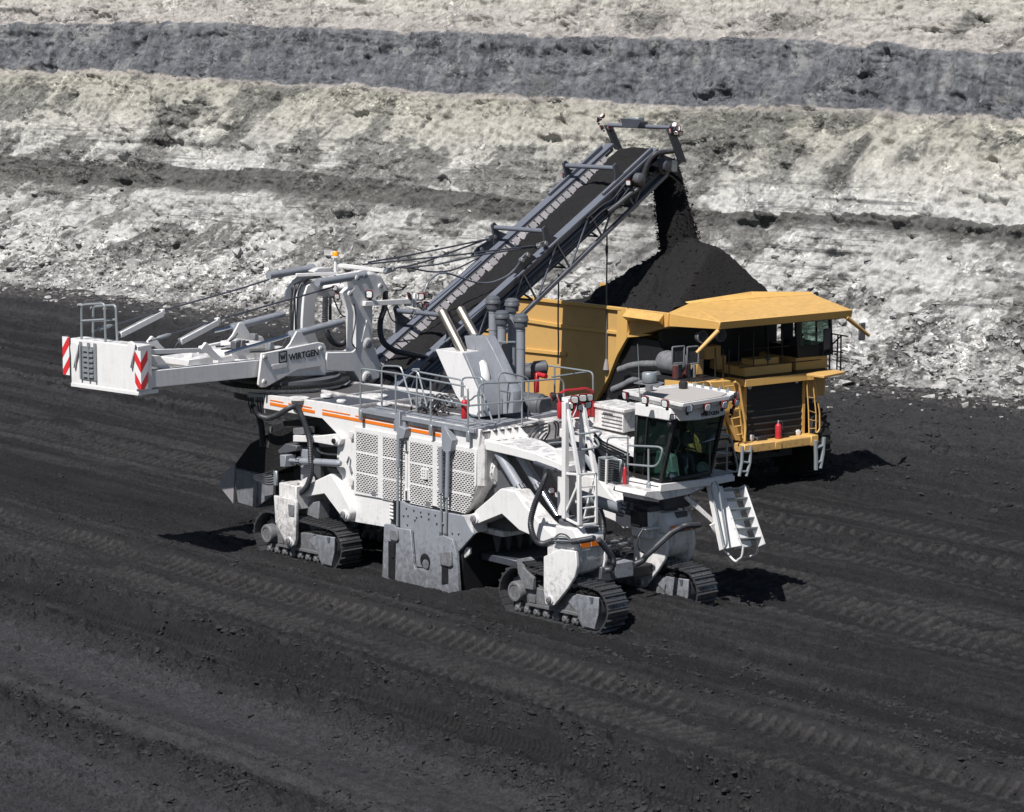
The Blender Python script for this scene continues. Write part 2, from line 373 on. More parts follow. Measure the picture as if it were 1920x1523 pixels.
def prints_at(x, y, yy=None):
    if yy is None: yy = y + .35 * perlin(x * .12, y * .05, 9) + .12 * perlin(x * .5, y * .3, 19)
    h = np.zeros_like(x); dm = np.zeros_like(x)
    for c, w, per, a, sk, ph, cur, du in LANES:
        m = sstep(w + .08, w - .05, np.abs(yy - c)); keep = sstep(-.45, -.05, fbm(x * .22 + c, y * .9, 3, 71 + int(abs(c) * 7)))
        t = ((x + sk * (yy - c) + cur * (yy - c) ** 2 + .05 * perlin(x * 2, y * 2, 73)) / per + ph) % 1.0
        bar = sstep(.0, .14, t) * (1 - sstep(.46, .60, t)); h += a * m * keep * (bar - .4); dm += du * m * keep * (.25 + .75 * bar)
    return h, np.clip(dm, 0, 1)

def build_ground():
    us = np.concatenate([[-9000, -4000, -1800, -900], np.linspace(-420, 2340, 1500), [2900, 4200, 7000, 12000]])
    vs = np.concatenate([[40, 90, 160, 240, 330, 420], np.linspace(470, 1640, 1000), [1750, 1950, 2400, 3600, 7000]])
    U, Vv = np.meshgrid(us, vs)
    D = _fw[None, None] + _rt * ((U - CX) / FPX)[..., None] - _up * ((Vv - CY) / FPX)[..., None]
    t = (0 - CAM[2]) / D[..., 2]; X = CAM[0] + D[..., 0] * t; Y = CAM[1] + D[..., 1] * t
    Z = ground_height(X, Y)
    m, nt, b = new_mat("coal_ground"); co = objco(nt)
    n1 = noise(nt, .35, 6, .6, co); n2 = noise(nt, 4.2, 7, .74, co); n3 = noise(nt, 15, 5, .75, co); n4 = noise(nt, 60, 2, .7, co)
    mp = N(nt, "ShaderNodeMapping"); mp.inputs["Scale"].default_value = (.035, 1.3, .9); nt.links.new(co, mp.inputs[0])
    ns = noise(nt, 1.0, 6, .68, mp.outputs[0])
    base = ramp(nt, ns.outputs[0], [(.34, (.0170, .0166, .0180)), (.46, (.0255, .0247, .0262)), (.54, (.0310, .0300, .0318)), (.64, (.055, .0532, .055))])
    c1 = ramp(nt, n1.outputs[0], [(.3, (.84, .84, .87)), (.7, (1.18, 1.16, 1.15))])
    c2 = ramp(nt, n2.outputs[0], [(.32, (.62, .62, .62)), (.7, (1.42, 1.41, 1.40))])
    c3 = ramp(nt, n3.outputs[0], [(.36, (.55, .55, .55)), (.66, (1.5, 1.5, 1.5))])
    c = mixc(nt, 1.0, mixc(nt, 1.0, mixc(nt, 1.0, base.outputs[0], c1.outputs[0], 'MULTIPLY'), c2.outputs[0], 'MULTIPLY'), c3.outputs[0], 'MULTIPLY')
    at3 = N(nt, "ShaderNodeAttribute"); at3.attribute_name = "blue"
    c = mixc(nt, at3.outputs["Fac"], c, mixc(nt, 1.0, (.100, .100, .112), mixc(nt, 1.0, c2.outputs[0], c3.outputs[0], 'MULTIPLY'), 'MULTIPLY'))
    # dusty grey-brown in the foreground haul lane, blue-grey on the compacted parts, pale dust by the wall
    at = N(nt, "ShaderNodeAttribute"); at.attribute_name = "dust"
    c = mixc(nt, at.outputs["Fac"], c, mixc(nt, 1.0, (.102, .098, .099), c2.outputs[0], 'MULTIPLY'))
    at2 = N(nt, "ShaderNodeAttribute"); at2.attribute_name = "pale"
    vo = noise(nt, 3.2, 6, .75, co, .5); sp = ramp(nt, vo.outputs[0], [(.47, (0, 0, 0)), (.56, (1, 1, 1))])
    c = mixc(nt, math_(nt, 'MULTIPLY', sp.outputs[0], at2.outputs["Fac"]), c, (.25, .24, .225))
    w = N(nt, "ShaderNodeTexVoronoi"); w.inputs["Scale"].default_value = 5.5; nt.links.new(co, w.inputs["Vector"])
    bits = math_(nt, 'MULTIPLY', math_(nt, 'LESS_THAN', w.outputs["Distance"], .075), math_(nt, 'GREATER_THAN', N(nt, "ShaderNodeSeparateColor").outputs[0], .93))
    sc = bits.node.inputs[1].links[0].from_node.inputs[0].links[0].from_node if bits.node.inputs[1].links else None
    nt.links.new(w.outputs["Color"], sc.inputs[0]) if sc is not None else None
    c = mixc(nt, bits, c, (.17, .16, .155))
    nt.links.new(c, b.inputs["Base Color"]); b.inputs["Roughness"].default_value = .85; b.inputs["Specular IOR Level"].default_value = .3
    p = bump(nt, b, n2.outputs[0], 1.0, .26); p = bump(nt, b, n3.outputs[0], 1.0, .13, p); bump(nt, b, n4.outputs[0], .8, .03, p)
    s_ = .5 + .5 * fbm(X * .05, Y * .25, 4, 91)
    pr = prints_at(X, Y)[1]; thin = np.zeros_like(X); yw = Y + .30 * perlin(X * .10, Y * .05, 9) + .06 * perlin(X * .7, Y, 8)
    for c in (-5.2, -9.75, -10.2, -12.5, -14.9, -16.1, -19.4, -20.3, 1.4, 4.6, 5.0, 7.5, 7.9, 9.3, 12.4, 15.2): thin = np.maximum(thin, bumpf(yw, c, .09 + .03 * (c % 1)) * sstep(-.3, .2, fbm(X * .12 + c, Y * .3, 3, 97)))
    dust = .62 * pr + .34 * thin + .62 * bumpf(Y + .15 * perlin(X * .1, Y, 5), -17.15, .22) + .22 * bumpf(Y + .2 * perlin(X * .2, Y, 3), -6.1, .4) + .10 * sstep(16, 30, Y) + .20 * bumpf(Y, 10.6, .5) + .22 * bumpf(Y, 2.2, .35) * (X < -6) + .12 * sstep(.1, .5, fbm(X * .15, Y * .4, 4, 95))
    blue = np.clip(s_ * 1.4, 0, 1) * (.62 * sstep(-12.8, -14.2, Y) * (1 - .7 * bumpf(Y, -18.2, .9) - .5 * bumpf(Y, -13.4, .5)) + .25 * bumpf(Y, -9.9, .9) + .35 * bumpf(Y, -7.5, .25) + .35 * sstep(15, 28, Y))
    dist_w = (X - WA[0]) * WN[0] + (Y - WA[1]) * WN[1]
    pale = sstep(-6.5, -.3, dist_w + 2.0 * fbm(X * .2, Y * .2, 3, 14)) * .95
    g = grid_mesh("ground", X, Y, Z, m, {"dust": np.clip(dust, 0, 1), "pale": pale, "blue": np.clip(blue, 0, 1)})
    tag(g, "black coal pit floor with crawler tracks and ruts", "ground", kind="structure")
build_ground()

# ---------------------------------------------------------------- pit wall
def wall_z_at(u, v):
    d = ray(u, v); n3 = np.array([-WN[0] * math.sin(SLOPE), -WN[1] * math.sin(SLOPE), math.cos(SLOPE)])
    o = np.array([WA[0], WA[1], 0]); t = np.dot(o - CAM, n3) / np.dot(d, n3); p = CAM + d * t
    return (p[:2] - WA) @ WE, p[2]
BANDS = [  # pixel rows of the seam boundaries at u = 0, 480, 960, 1440, 1920
    (318, 344, 396, 400, 436), (275, 300, 353, 380, 399), (106, 134, 158, 183, 192), (22, 26, 48, 54, 78)]
def cells(x, y, sx, sy, seed, tilt):
    # broken blocks: each cell of a jittered grid has its own height and tilt; also the distance to the cell's edge
    xi, yi = np.floor(x / sx).astype(np.int64), np.floor(y / sy).astype(np.int64); d1 = np.full(x.shape, 9.); d2 = d1.copy(); h = np.zeros_like(x)
    R1, R2, R3, R4, R5 = [np.random.RandomState(seed * 10 + i).rand(4096) for i in range(5)]
    for a in (-1, 0, 1):
        for b in (-1, 0, 1):
            k = _perm[(_perm[(xi + a) & 4095] + yi + b) & 4095]; dx = (xi + a + .15 + .7 * R1[k]) - x / sx; dy = (yi + b + .15 + .7 * R2[k]) - y / sy
            d = np.sqrt(dx * dx + dy * dy); v = R3[k] - .5 + tilt * 2 * ((R4[k] - .5) * dx + (R5[k] - .2) * dy)
            n = d < d1; d2 = np.where(n, d1, np.minimum(d2, d)); h = np.where(n, v, h); d1 = np.where(n, d, d1)
    return h, d2 - d1
def build_wall():
    s = np.linspace(-25, 95, 1700); t = np.linspace(-1.2, 28, 460)
    S_, T_ = np.meshgrid(s, t)
    zb = []
    for b in BANDS:
        pts = [wall_z_at(u, v) for u, v in zip((0, 480, 960, 1440, 1920), b)]
        sx = [p[0] for p in pts]; zz = [p[1] for p in pts]
        k0 = (zz[1] - zz[0]) / (sx[1] - sx[0]); 
        zb.append(np.interp(S_, sx, zz) + np.where(S_ < sx[0], (S_ - sx[0]) * .02, 0))
    Z0 = T_ * math.sin(SLOPE)
    wig = .14 * fbm(S_ * .22, Z0 * .22, 4, 101) + .10 * fbm(S_ * 1.5, Z0 * 1.5, 3, 105)
    zz = Z0 + wig
    st = np.zeros_like(Z0)
    lo = np.zeros_like(Z0); edges = zb + [zb[-1] + 5.0]
    for i, e in enumerate(edges):
        st = np.where(zz >= lo, i + np.clip((zz - lo) / np.maximum(e - lo, .2), 0, .9999), st); lo = e
    st = np.where(zz >= edges[-1], 5.0, st)
    out = .9 * fbm(S_ * .09, Z0 * .12, 4, 111) + .34 * fbm(S_ * .42, Z0 * .5, 5, 113, .6)
    # leaning scrape flutes, stepped beds, broken blocks
    fl = fbm((S_ - .55 * Z0) * .9, Z0 * .10, 4, 117, .55, True); mid = sstep(1.15, 1.5, st) * (1 - sstep(2.8, 3.1, st)) + sstep(.3, .5, st) * (1 - sstep(.9, 1.05, st))
    out += mid * .42 * fl
    fl2 = fbm((S_ + .05 * Z0) * 1.5, Z0 * .12, 4, 127, .55, True); dk = sstep(2.95, 3.1, st) * (1 - sstep(3.9, 4.05, st))
    out += dk * .24 * fl2
    bed = perlin(S_ * .07, (Z0 + wig * .6) * 2.1, 131); bed2 = perlin(S_ * .3, (Z0 + wig * .8) * 4.5, 133)
    out += .13 * np.tanh(bed * 5) * sstep(-.1, .4, perlin(S_ * .1, Z0 * .2, 135)) + .05 * np.tanh(bed2 * 4) * sstep(-.2, .3, perlin(S_ * .15, Z0 * .3, 136))
    out += .10 * np.abs(fbm(S_ * 1.5, Z0 * 1.7, 4, 137, .6)) + .035 * fbm(S_ * 5, Z0 * 5, 2, 139, .6)
    wx, wz = S_ + .25 * perlin(S_ * .9, Z0 * .9, 151), Z0 + wig + .18 * perlin(S_ * .7, Z0 * 1.1, 153)
    c1, e1 = cells(wx - .35 * Z0, wz, 1.7, .75, 11, .34); c2, e2 = cells(wx, wz, .62, .30, 12, .30); c3, e3 = cells(wx, wz, .75, 2.3, 13, .25)
    smooth = np.maximum(sstep(-.15, .15, fbm(S_ * .12, Z0 * .3, 3, 155)) * sstep(1.9, 2.1, st) * (1 - sstep(2.7, 2.9, st)), sstep(.05, .3, fbm(S_ * .15, Z0 * .3, 3, 156)) * sstep(.35, .5, st) * (1 - sstep(1.0, 1.05, st)))
    kk = (1 - .75 * smooth); out += kk * (.24 * c1 + .12 * c2) * (1 - dk * .5) + dk * .26 * c3
    out -= kk * (.10 * sstep(.10, .0, e1) * sstep(-.1, .2, fbm(S_ * .3, Z0 * .5, 2, 157)) + .05 * sstep(.14, 0, e2))
    crk = np.abs(fbm(S_ * .42, Z0 * 2.0, 4, 145, .6)); out -= .16 * sstep(.07, .015, crk) * sstep(-.05, .25, fbm(S_ * .25, Z0 * .4, 3, 147))
    crk2 = np.abs(fbm(S_ * 1.1 - .5 * Z0, Z0 * 1.0, 3, 149, .6)); out -= .12 * sstep(.06, .01, crk2) * sstep(.0, .3, fbm(S_ * .2, Z0 * .3, 3, 148))
    hol = sstep(.32, .55, fbm(S_ * .35, Z0 * .7, 3, 141)); out -= .35 * hol
    # bench lips under the seams
    for i, a in ((2, .35), (3, .5), (0, .25)):
        out += a * bumpf(zz, zb[i] - .35, .45) * (.5 + perlin(S_ * .3, Z0, 151 + i))
    # talus apron at the foot
    tal = np.exp(-np.clip(Z0, -.9, 99) / 1.9); lump = fbm(S_ * .7, Z0 * .9, 5, 161, .62)
    out += 1.7 * tal * (1 + .35 * perlin(S_ * .12, Z0 * .1, 163)) - 1.7 + tal * .45 * lump + np.exp(-np.clip(Z0, 0, 99) / 4.0) * .18 * np.abs(fbm(S_ * 2.2, Z0 * 2.2, 4, 165, .65))
    hz = T_ * math.cos(SLOPE)
    X = WA[0] + WE[0] * S_ + WN[0] * (hz - out * math.sin(SLOPE)); Y = WA[1] + WE[1] * S_ + WN[1] * (hz - out * math.sin(SLOPE)); Z = Z0 + out * math.cos(SLOPE) * .6
    m, nt, b = new_mat("layered_pit_rock"); co = objco(nt)
    at = N(nt, "ShaderNodeAttribute"); at.attribute_name = "seam"; sv = math_(nt, 'DIVIDE', at.outputs["Fac"], 6.0)
    nA = noise(nt, .55, 6, .65, co, .4); nB = noise(nt, 2.8, 9, .76, co, .25); nC = noise(nt, 11, 6, .78, co)
    # streaks: leaning and vertical
    mp = N(nt, "ShaderNodeMapping"); mp.inputs["Rotation"].default_value = (0, math.radians(-22), math.radians(-5.8)); mp.inputs["Scale"].default_value = (1.5, 1.5, .16); nt.links.new(co, mp.inputs[0])
    nS = noise(nt, 2.0, 8, .70, mp.outputs[0])
    mp3 = N(nt, "ShaderNodeMapping"); mp3.inputs["Scale"].default_value = (1.5, 1.5, .12); nt.links.new(co, mp3.inputs[0]); nV = noise(nt, 1.5, 7, .66, mp3.outputs[0])
    mp4 = N(nt, "ShaderNodeMapping"); mp4.inputs["Rotation"].default_value = (0, math.radians(2.2), 0); mp4.inputs["Scale"].default_value = (.12, .12, 5.5); nt.links.new(co, mp4.inputs[0]); nL = noise(nt, 1.3, 6, .66, mp4.outputs[0], .15)
    mp2 = N(nt, "ShaderNodeMapping"); mp2.inputs["Rotation"].default_value = (0, math.radians(2.2), 0); mp2.inputs["Scale"].default_value = (.05, .05, 2.2); nt.links.new(co, mp2.inputs[0])
    nH = noise(nt, 1.4, 6, .65, mp2.outputs[0], .2)
    k = 1 / 6.0
    pale = (.365, .352, .315); chalk = (.455, .447, .43); dark = (.108, .112, .121); band = (.105, .104, .099); green = (.315, .303, .258)
    col = ramp(nt, sv, [(0, (.26, .253, .245)), (.22 * k, chalk), (.96 * k, (.39, .383, .365)), (1.0 * k, band), (1.93 * k, band), (1.97 * k, chalk), (2.55 * k, pale), (2.90 * k, green), (2.985 * k, (.31, .285, .265)), (3.0 * k, dark), (3.96 * k, (.128, .131, .139)), (4.0 * k, (.32, .298, .28)), (4.4 * k, pale), (5.0 * k, green)])
    v1 = ramp(nt, nA.outputs[0], [(.36, (.80, .80, .81)), (.47, (.97, .97, .97)), (.55, (1.02, 1.02, 1.02)), (.72, (1.12, 1.12, 1.11))])
    v2 = ramp(nt, nB.outputs[0], [(.33, (.55, .55, .57)), (.44, (.94, .94, .94)), (.55, (1.0, 1.0, 1.0)), (.72, (1.2, 1.2, 1.2))])
    v3 = ramp(nt, nS.outputs[0], [(.36, (.66, .66, .67)), (.48, (.98, .98, .98)), (.62, (1.12, 1.12, 1.11))])
    v4 = ramp(nt, nH.outputs[0], [(.34, (.74, .74, .74)), (.45, (1.0, 1.0, 1.0)), (.7, (1.06, 1.06, 1.06))])
    c = col.outputs[0]
    v5 = ramp(nt, nC.outputs[0], [(.32, (.70, .70, .71)), (.43, (.98, .98, .98)), (.6, (1.03, 1.03, 1.03)), (.72, (1.15, 1.15, 1.15))])
    v6 = ramp(nt, nL.outputs[0], [(.40, (.50, .50, .51)), (.455, (.98, .98, .98)), (.6, (1.03, 1.03, 1.03))])
    v7 = ramp(nt, nV.outputs[0], [(.38, (.55, .55, .57)), (.48, (.95, .95, .96)), (.55, (1.05, 1.05, 1.05)), (.63, (1.5, 1.49, 1.46))])
    atz = N(nt, "ShaderNodeAttribute"); atz.attribute_name = "seamzone"; atb = N(nt, "ShaderNodeAttribute"); atb.attribute_name = "bedzone"
    for v in (v1, v2, v5): c = mixc(nt, 1.0, c, v.outputs[0], 'MULTIPLY')
    c = mixc(nt, math_(nt, 'SUBTRACT', 1.0, atz.outputs["Fac"]), c, mixc(nt, 1.0, c, v3.outputs[0], 'MULTIPLY'))
    c = mixc(nt, atz.outputs["Fac"], c, mixc(nt, 1.0, c, v7.outputs[0], 'MULTIPLY'))
    c = mixc(nt, atb.outputs["Fac"], c, mixc(nt, 1.0, mixc(nt, 1.0, c, v4.outputs[0], 'MULTIPLY'), v6.outputs[0], 'MULTIPLY'))
    c = mixc(nt, math_(nt, 'MULTIPLY', atz.outputs["Fac"], ramp(nt, nA.outputs[0], [(.55, (0, 0, 0)), (.63, (.55, .55, .55))]).outputs[0]), c, (.235, .23, .225))
    # dark spill stains washed over the pale beds
    at2 = N(nt, "ShaderNodeAttribute"); at2.attribute_name = "stain"
    g = math_(nt, 'MULTIPLY', at2.outputs["Fac"], ramp(nt, nB.outputs[0], [(.36, (.55, .55, .55)), (.5, (1, 1, 1))]).outputs[0])
    c = mixc(nt, g, c, mixc(nt, 1.0, (.100, .099, .093), v2.outputs[0], 'MULTIPLY'))
    # broken fragments: every cell its own shade
    vo = N(nt, "ShaderNodeTexVoronoi"); vo.inputs["Scale"].default_value = 2.6; nt.links.new(co, vo.inputs["Vector"])
    vo2 = N(nt, "ShaderNodeTexVoronoi"); vo2.inputs["Scale"].default_value = 6.5; nt.links.new(co, vo2.inputs["Vector"])
    se = N(nt, "ShaderNodeSeparateColor"); nt.links.new(vo.outputs["Color"], se.inputs[0]); se2 = N(nt, "ShaderNodeSeparateColor"); nt.links.new(vo2.outputs["Color"], se2.inputs[0])
    f1 = ramp(nt, math_(nt, 'ADD', math_(nt, 'MULTIPLY', se.outputs[0], .5), math_(nt, 'MULTIPLY', se2.outputs[0], .5)), [(.15, (.34, .34, .35)), (.5, (.80, .80, .80)), (.72, (1.15, 1.15, 1.15)), (.9, (2.1, 2.1, 2.08))])
    at3 = N(nt, "ShaderNodeAttribute"); at3.attribute_name = "broken"
    c = mixc(nt, at3.outputs["Fac"], c, mixc(nt, 1.0, c, f1.outputs[0], 'MULTIPLY'))
    nt.links.new(c, b.inputs["Base Color"]); b.inputs["Roughness"].default_value = .95; b.inputs["Specular IOR Level"].default_value = .15
    p = bump(nt, b, nB.outputs[0], .45, .2); p = bump(nt, b, nC.outputs[0], .35, .06, p); bump(nt, b, math_(nt, 'MULTIPLY', vo2.outputs["Distance"], at3.outputs["Fac"]), .7, .14, p)
    stn = sstep(.13, .24, fbm((S_ - .7 * Z0) * .13, Z0 * .22, 5, 171, .62)) * .75 * (sstep(.05, .5, st) * (1 - sstep(2.9, 3.0, st)))
    stn = np.maximum(stn, (.80 - .4 * sstep(60, 80, S_)) * sstep(.10, .20, fbm((S_ - .9 * Z0) * .42, Z0 * .40, 5, 173, .66)) * (1 - sstep(.65, .9, st)) * sstep(.03, .12, st))
    # two long slumps under the dark seam, as in the photograph
    def slump(u, v0, v1, w, a):
        s0, z0 = wall_z_at(u, v0); s1, z1 = wall_z_at(u, v1); return a * sstep(w, w * .3, np.abs(S_ - s0 - .25 * (Z0 - z0) + .8 * perlin(S_ * .6, Z0 * .6, 181))) * sstep(z1 - .6, z1 + .4, Z0) * (1 - sstep(z0 - .3, z0 + .3, Z0))
    for a in ((1340, 225, 480, 2.0, .85), (1470, 250, 330, 2.0, .7), (1600, 230, 345, 1.1, .9), (1690, 245, 290, .9, .85), (700, 185, 290, 1.2, .7), (330, 160, 330, 2.6, .9), (460, 165, 260, 1.9, .9), (20, 190, 300, 1.4, .8), (540, 240, 300, 2.2, .7), (1060, 255, 360, 1.0, .5), (1850, 405, 450, 5.0, .9), (1640, 400, 425, 3.5, .7), (1000, 130, 200, 1.5, .6), (1480, 5, 40, 3.0, .6), (1180, 0, 30, 2.5, .7), (1800, 0, 45, 1.0, .8)): stn = np.maximum(stn, slump(*a) * sstep(-.35, -.1, fbm(S_ * .5, Z0 * .5, 4, 185, .65)))
    brk = np.clip(.9 * (1 - sstep(.25, .7, st)) * (.25 + .9 * sstep(-.05, .2, fbm(S_ * .2, Z0 * .3, 4, 191))) + .45 * np.clip(stn, 0, 1) + .4 * sstep(.22, .34, fbm(S_ * .3, Z0 * .5, 4, 193)) + .16, 0, 1)
    bz = np.clip((sstep(.45, .6, st) * (1 - sstep(.97, 1.0, st)) + sstep(1.97, 2.0, st) * (1 - sstep(2.25, 2.5, st))) * sstep(-.25, .05, fbm(S_ * .15, Z0 * .2, 3, 195)), 0, 1); sz = sstep(2.98, 3.02, st) * (1 - sstep(3.97, 4.02, st))
    w = grid_mesh("pit_wall", X, Y, Z, m, {"broken": brk, "bedzone": bz, "seamzone": sz, "seam": st, "stain": np.clip(stn, 0, 1)})
    tag(w, "layered pale rock and dark seams of the pit wall", "pit wall", kind="structure")
    return S_, T_, X, Y, Z, st
WALL = build_wall()

# ---------------------------------------------------------------- broken rock at the foot, coal lumps on the floor
def ico():
    t = (1 + 5 ** .5) / 2
    v = np.array([(-1, t, 0), (1, t, 0), (-1, -t, 0), (1, -t, 0), (0, -1, t), (0, 1, t), (0, -1, -t), (0, 1, -t), (t, 0, -1), (t, 0, 1), (-t, 0, -1), (-t, 0, 1)], float); v /= np.linalg.norm(v[0])
    f = np.array([(0, 11, 5), (0, 5, 1), (0, 1, 7), (0, 7, 10), (0, 10, 11), (1, 5, 9), (5, 11, 4), (11, 10, 2), (10, 7, 6), (7, 1, 8), (3, 9, 4), (3, 4, 2), (3, 2, 6), (3, 6, 8), (3, 8, 9), (4, 9, 5), (2, 4, 11), (6, 2, 10), (8, 6, 7), (9, 8, 1)])
    return v, f
def rocks(name, P_, R_, mat, flat=.65):
    v, f = ico(); n = len(P_); VV = np.repeat(v[None], n, 0) * (1 + .33 * RNG.randn(n, 12, 1)).clip(.45, 1.6)
    VV *= np.stack([1 + .3 * RNG.randn(n), 1 + .3 * RNG.randn(n), flat + .15 * RNG.randn(n)], -1).clip(.35, 1.7)[:, None]
    a = RNG.rand(n) * 6.28; c, s = np.cos(a)[:, None], np.sin(a)[:, None]
    x = VV[..., 0] * c - VV[..., 1] * s; y = VV[..., 0] * s + VV[..., 1] * c
    VV = np.stack([x, y, VV[..., 2]], -1) * R_[:, None, None] + P_[:, None]
    F = (f[None] + 12 * np.arange(n)[:, None, None]).reshape(-1, 3)
    me = bpy.data.meshes.new(name); me.vertices.add(n * 12); me.vertices.foreach_set("co", VV.astype(np.float32).ravel())
    me.loops.add(F.size); me.loops.foreach_set("vertex_index", F.ravel().astype(np.int32)); me.polygons.add(len(F)); me.polygons.foreach_set("loop_start", (np.arange(len(F)) * 3).astype(np.int32)); me.polygons.foreach_set("use_smooth", np.zeros(len(F), bool)); me.update(calc_edges=True); me.materials.append(mat)
    o = bpy.data.objects.new(name, me); COL.objects.link(o); return o
def rock_mat(name, a, b_):
    m, nt, b = new_mat(name); co = objco(nt); n1 = noise(nt, 1.6, 5, .7, co); n2 = noise(nt, 12, 4, .7, co)
    nt.links.new(ramp(nt, n1.outputs[0], [(.35, a), (.58, b_)]).outputs[0], b.inputs["Base Color"]); b.inputs["Roughness"].default_value = .9
    bump(nt, b, n2.outputs[0], .4, .05); return m
def scatter_rubble():
    S_, T_, X, Y, Z, st = WALL; n = 11000
    s = RNG.rand(n) * 1699; tt = np.abs(RNG.randn(n)) * 2.4 / 29.2 * 459 + (1.2 + .1) / 29.2 * 459
    cl = fbm(s * .025, tt * .05, 3, 201); keep = (cl > -.12) & (tt < 150); s, tt = s[keep], tt[keep]
    i, j = tt.astype(int), s.astype(int); p = np.stack([X[i, j], Y[i, j], Z[i, j]], -1)
    r = np.exp(RNG.randn(len(p)) * .60 - 2.65); r = np.clip(r, .035, .42)
    o = rocks("rubble", p, r, rock_mat("broken_pale_rock", (.13, .127, .12), (.43, .423, .408)))
    tag(o, "pale broken rock lying along the foot of the pit wall", "rubble", kind="stuff")
    # spill onto the floor
    n = 1500; a = RNG.rand(n) * 140 - 40; b = -np.abs(RNG.randn(n)) * 2.6 - .2
    q = WA + np.outer(a, WE) + np.outer(b, WN); z = ground_height(q[:, 0], q[:, 1])
    r = np.clip(np.exp(RNG.randn(n) * .5 - 2.6), .03, .3)
    o = rocks("rock_spill", np.stack([q[:, 0], q[:, 1], z], -1), r, rock_mat("spilled_pale_rock", (.10, .096, .092), (.38, .372, .358)))
    tag(o, "pale stones spilled onto the coal floor below the wall", "stones", kind="stuff")
    n = 60000; u = RNG.rand(n) * 2300 - 200; v = 640 + RNG.rand(n) ** .8 * 950
    D = _fw[None] + _rt * ((u - CX) / FPX)[:, None] - _up * ((v - CY) / FPX)[:, None]; t = -CAM[2] / D[:, 2]
    x, y = CAM[0] + D[:, 0] * t, CAM[1] + D[:, 1] * t
    den = .05 + .95 * np.clip(bumpf(y, -10.5, 1.0) + bumpf(y, -13.5, 1.0) + bumpf(y, -18.2, 1.3) + .6 * bumpf(y, -5.0, .9) + sstep(16, 22, y) + .5 * bumpf(y, 10, 1.2) + .8 * bumpf(y, -3.3, .5) * (x > 5), 0, 1)
    den = den * sstep(-.25, .3, fbm(x * .5, y * .9, 3, 211)) * 1.2; k = RNG.rand(n) < den; x, y = x[k], y[k]; r = np.clip(np.exp(RNG.randn(len(x)) * .45 - 3.45), .014, .10) * np.where(y > 15, 1.5, 1)
    o = rocks("coal_lumps", np.stack([x, y, ground_height(x, y) + r * .15], -1), r, MAT['clod'])
    tag(o, "loose coal lumps strewn over the pit floor", "coal lumps", kind="stuff")
scatter_rubble()
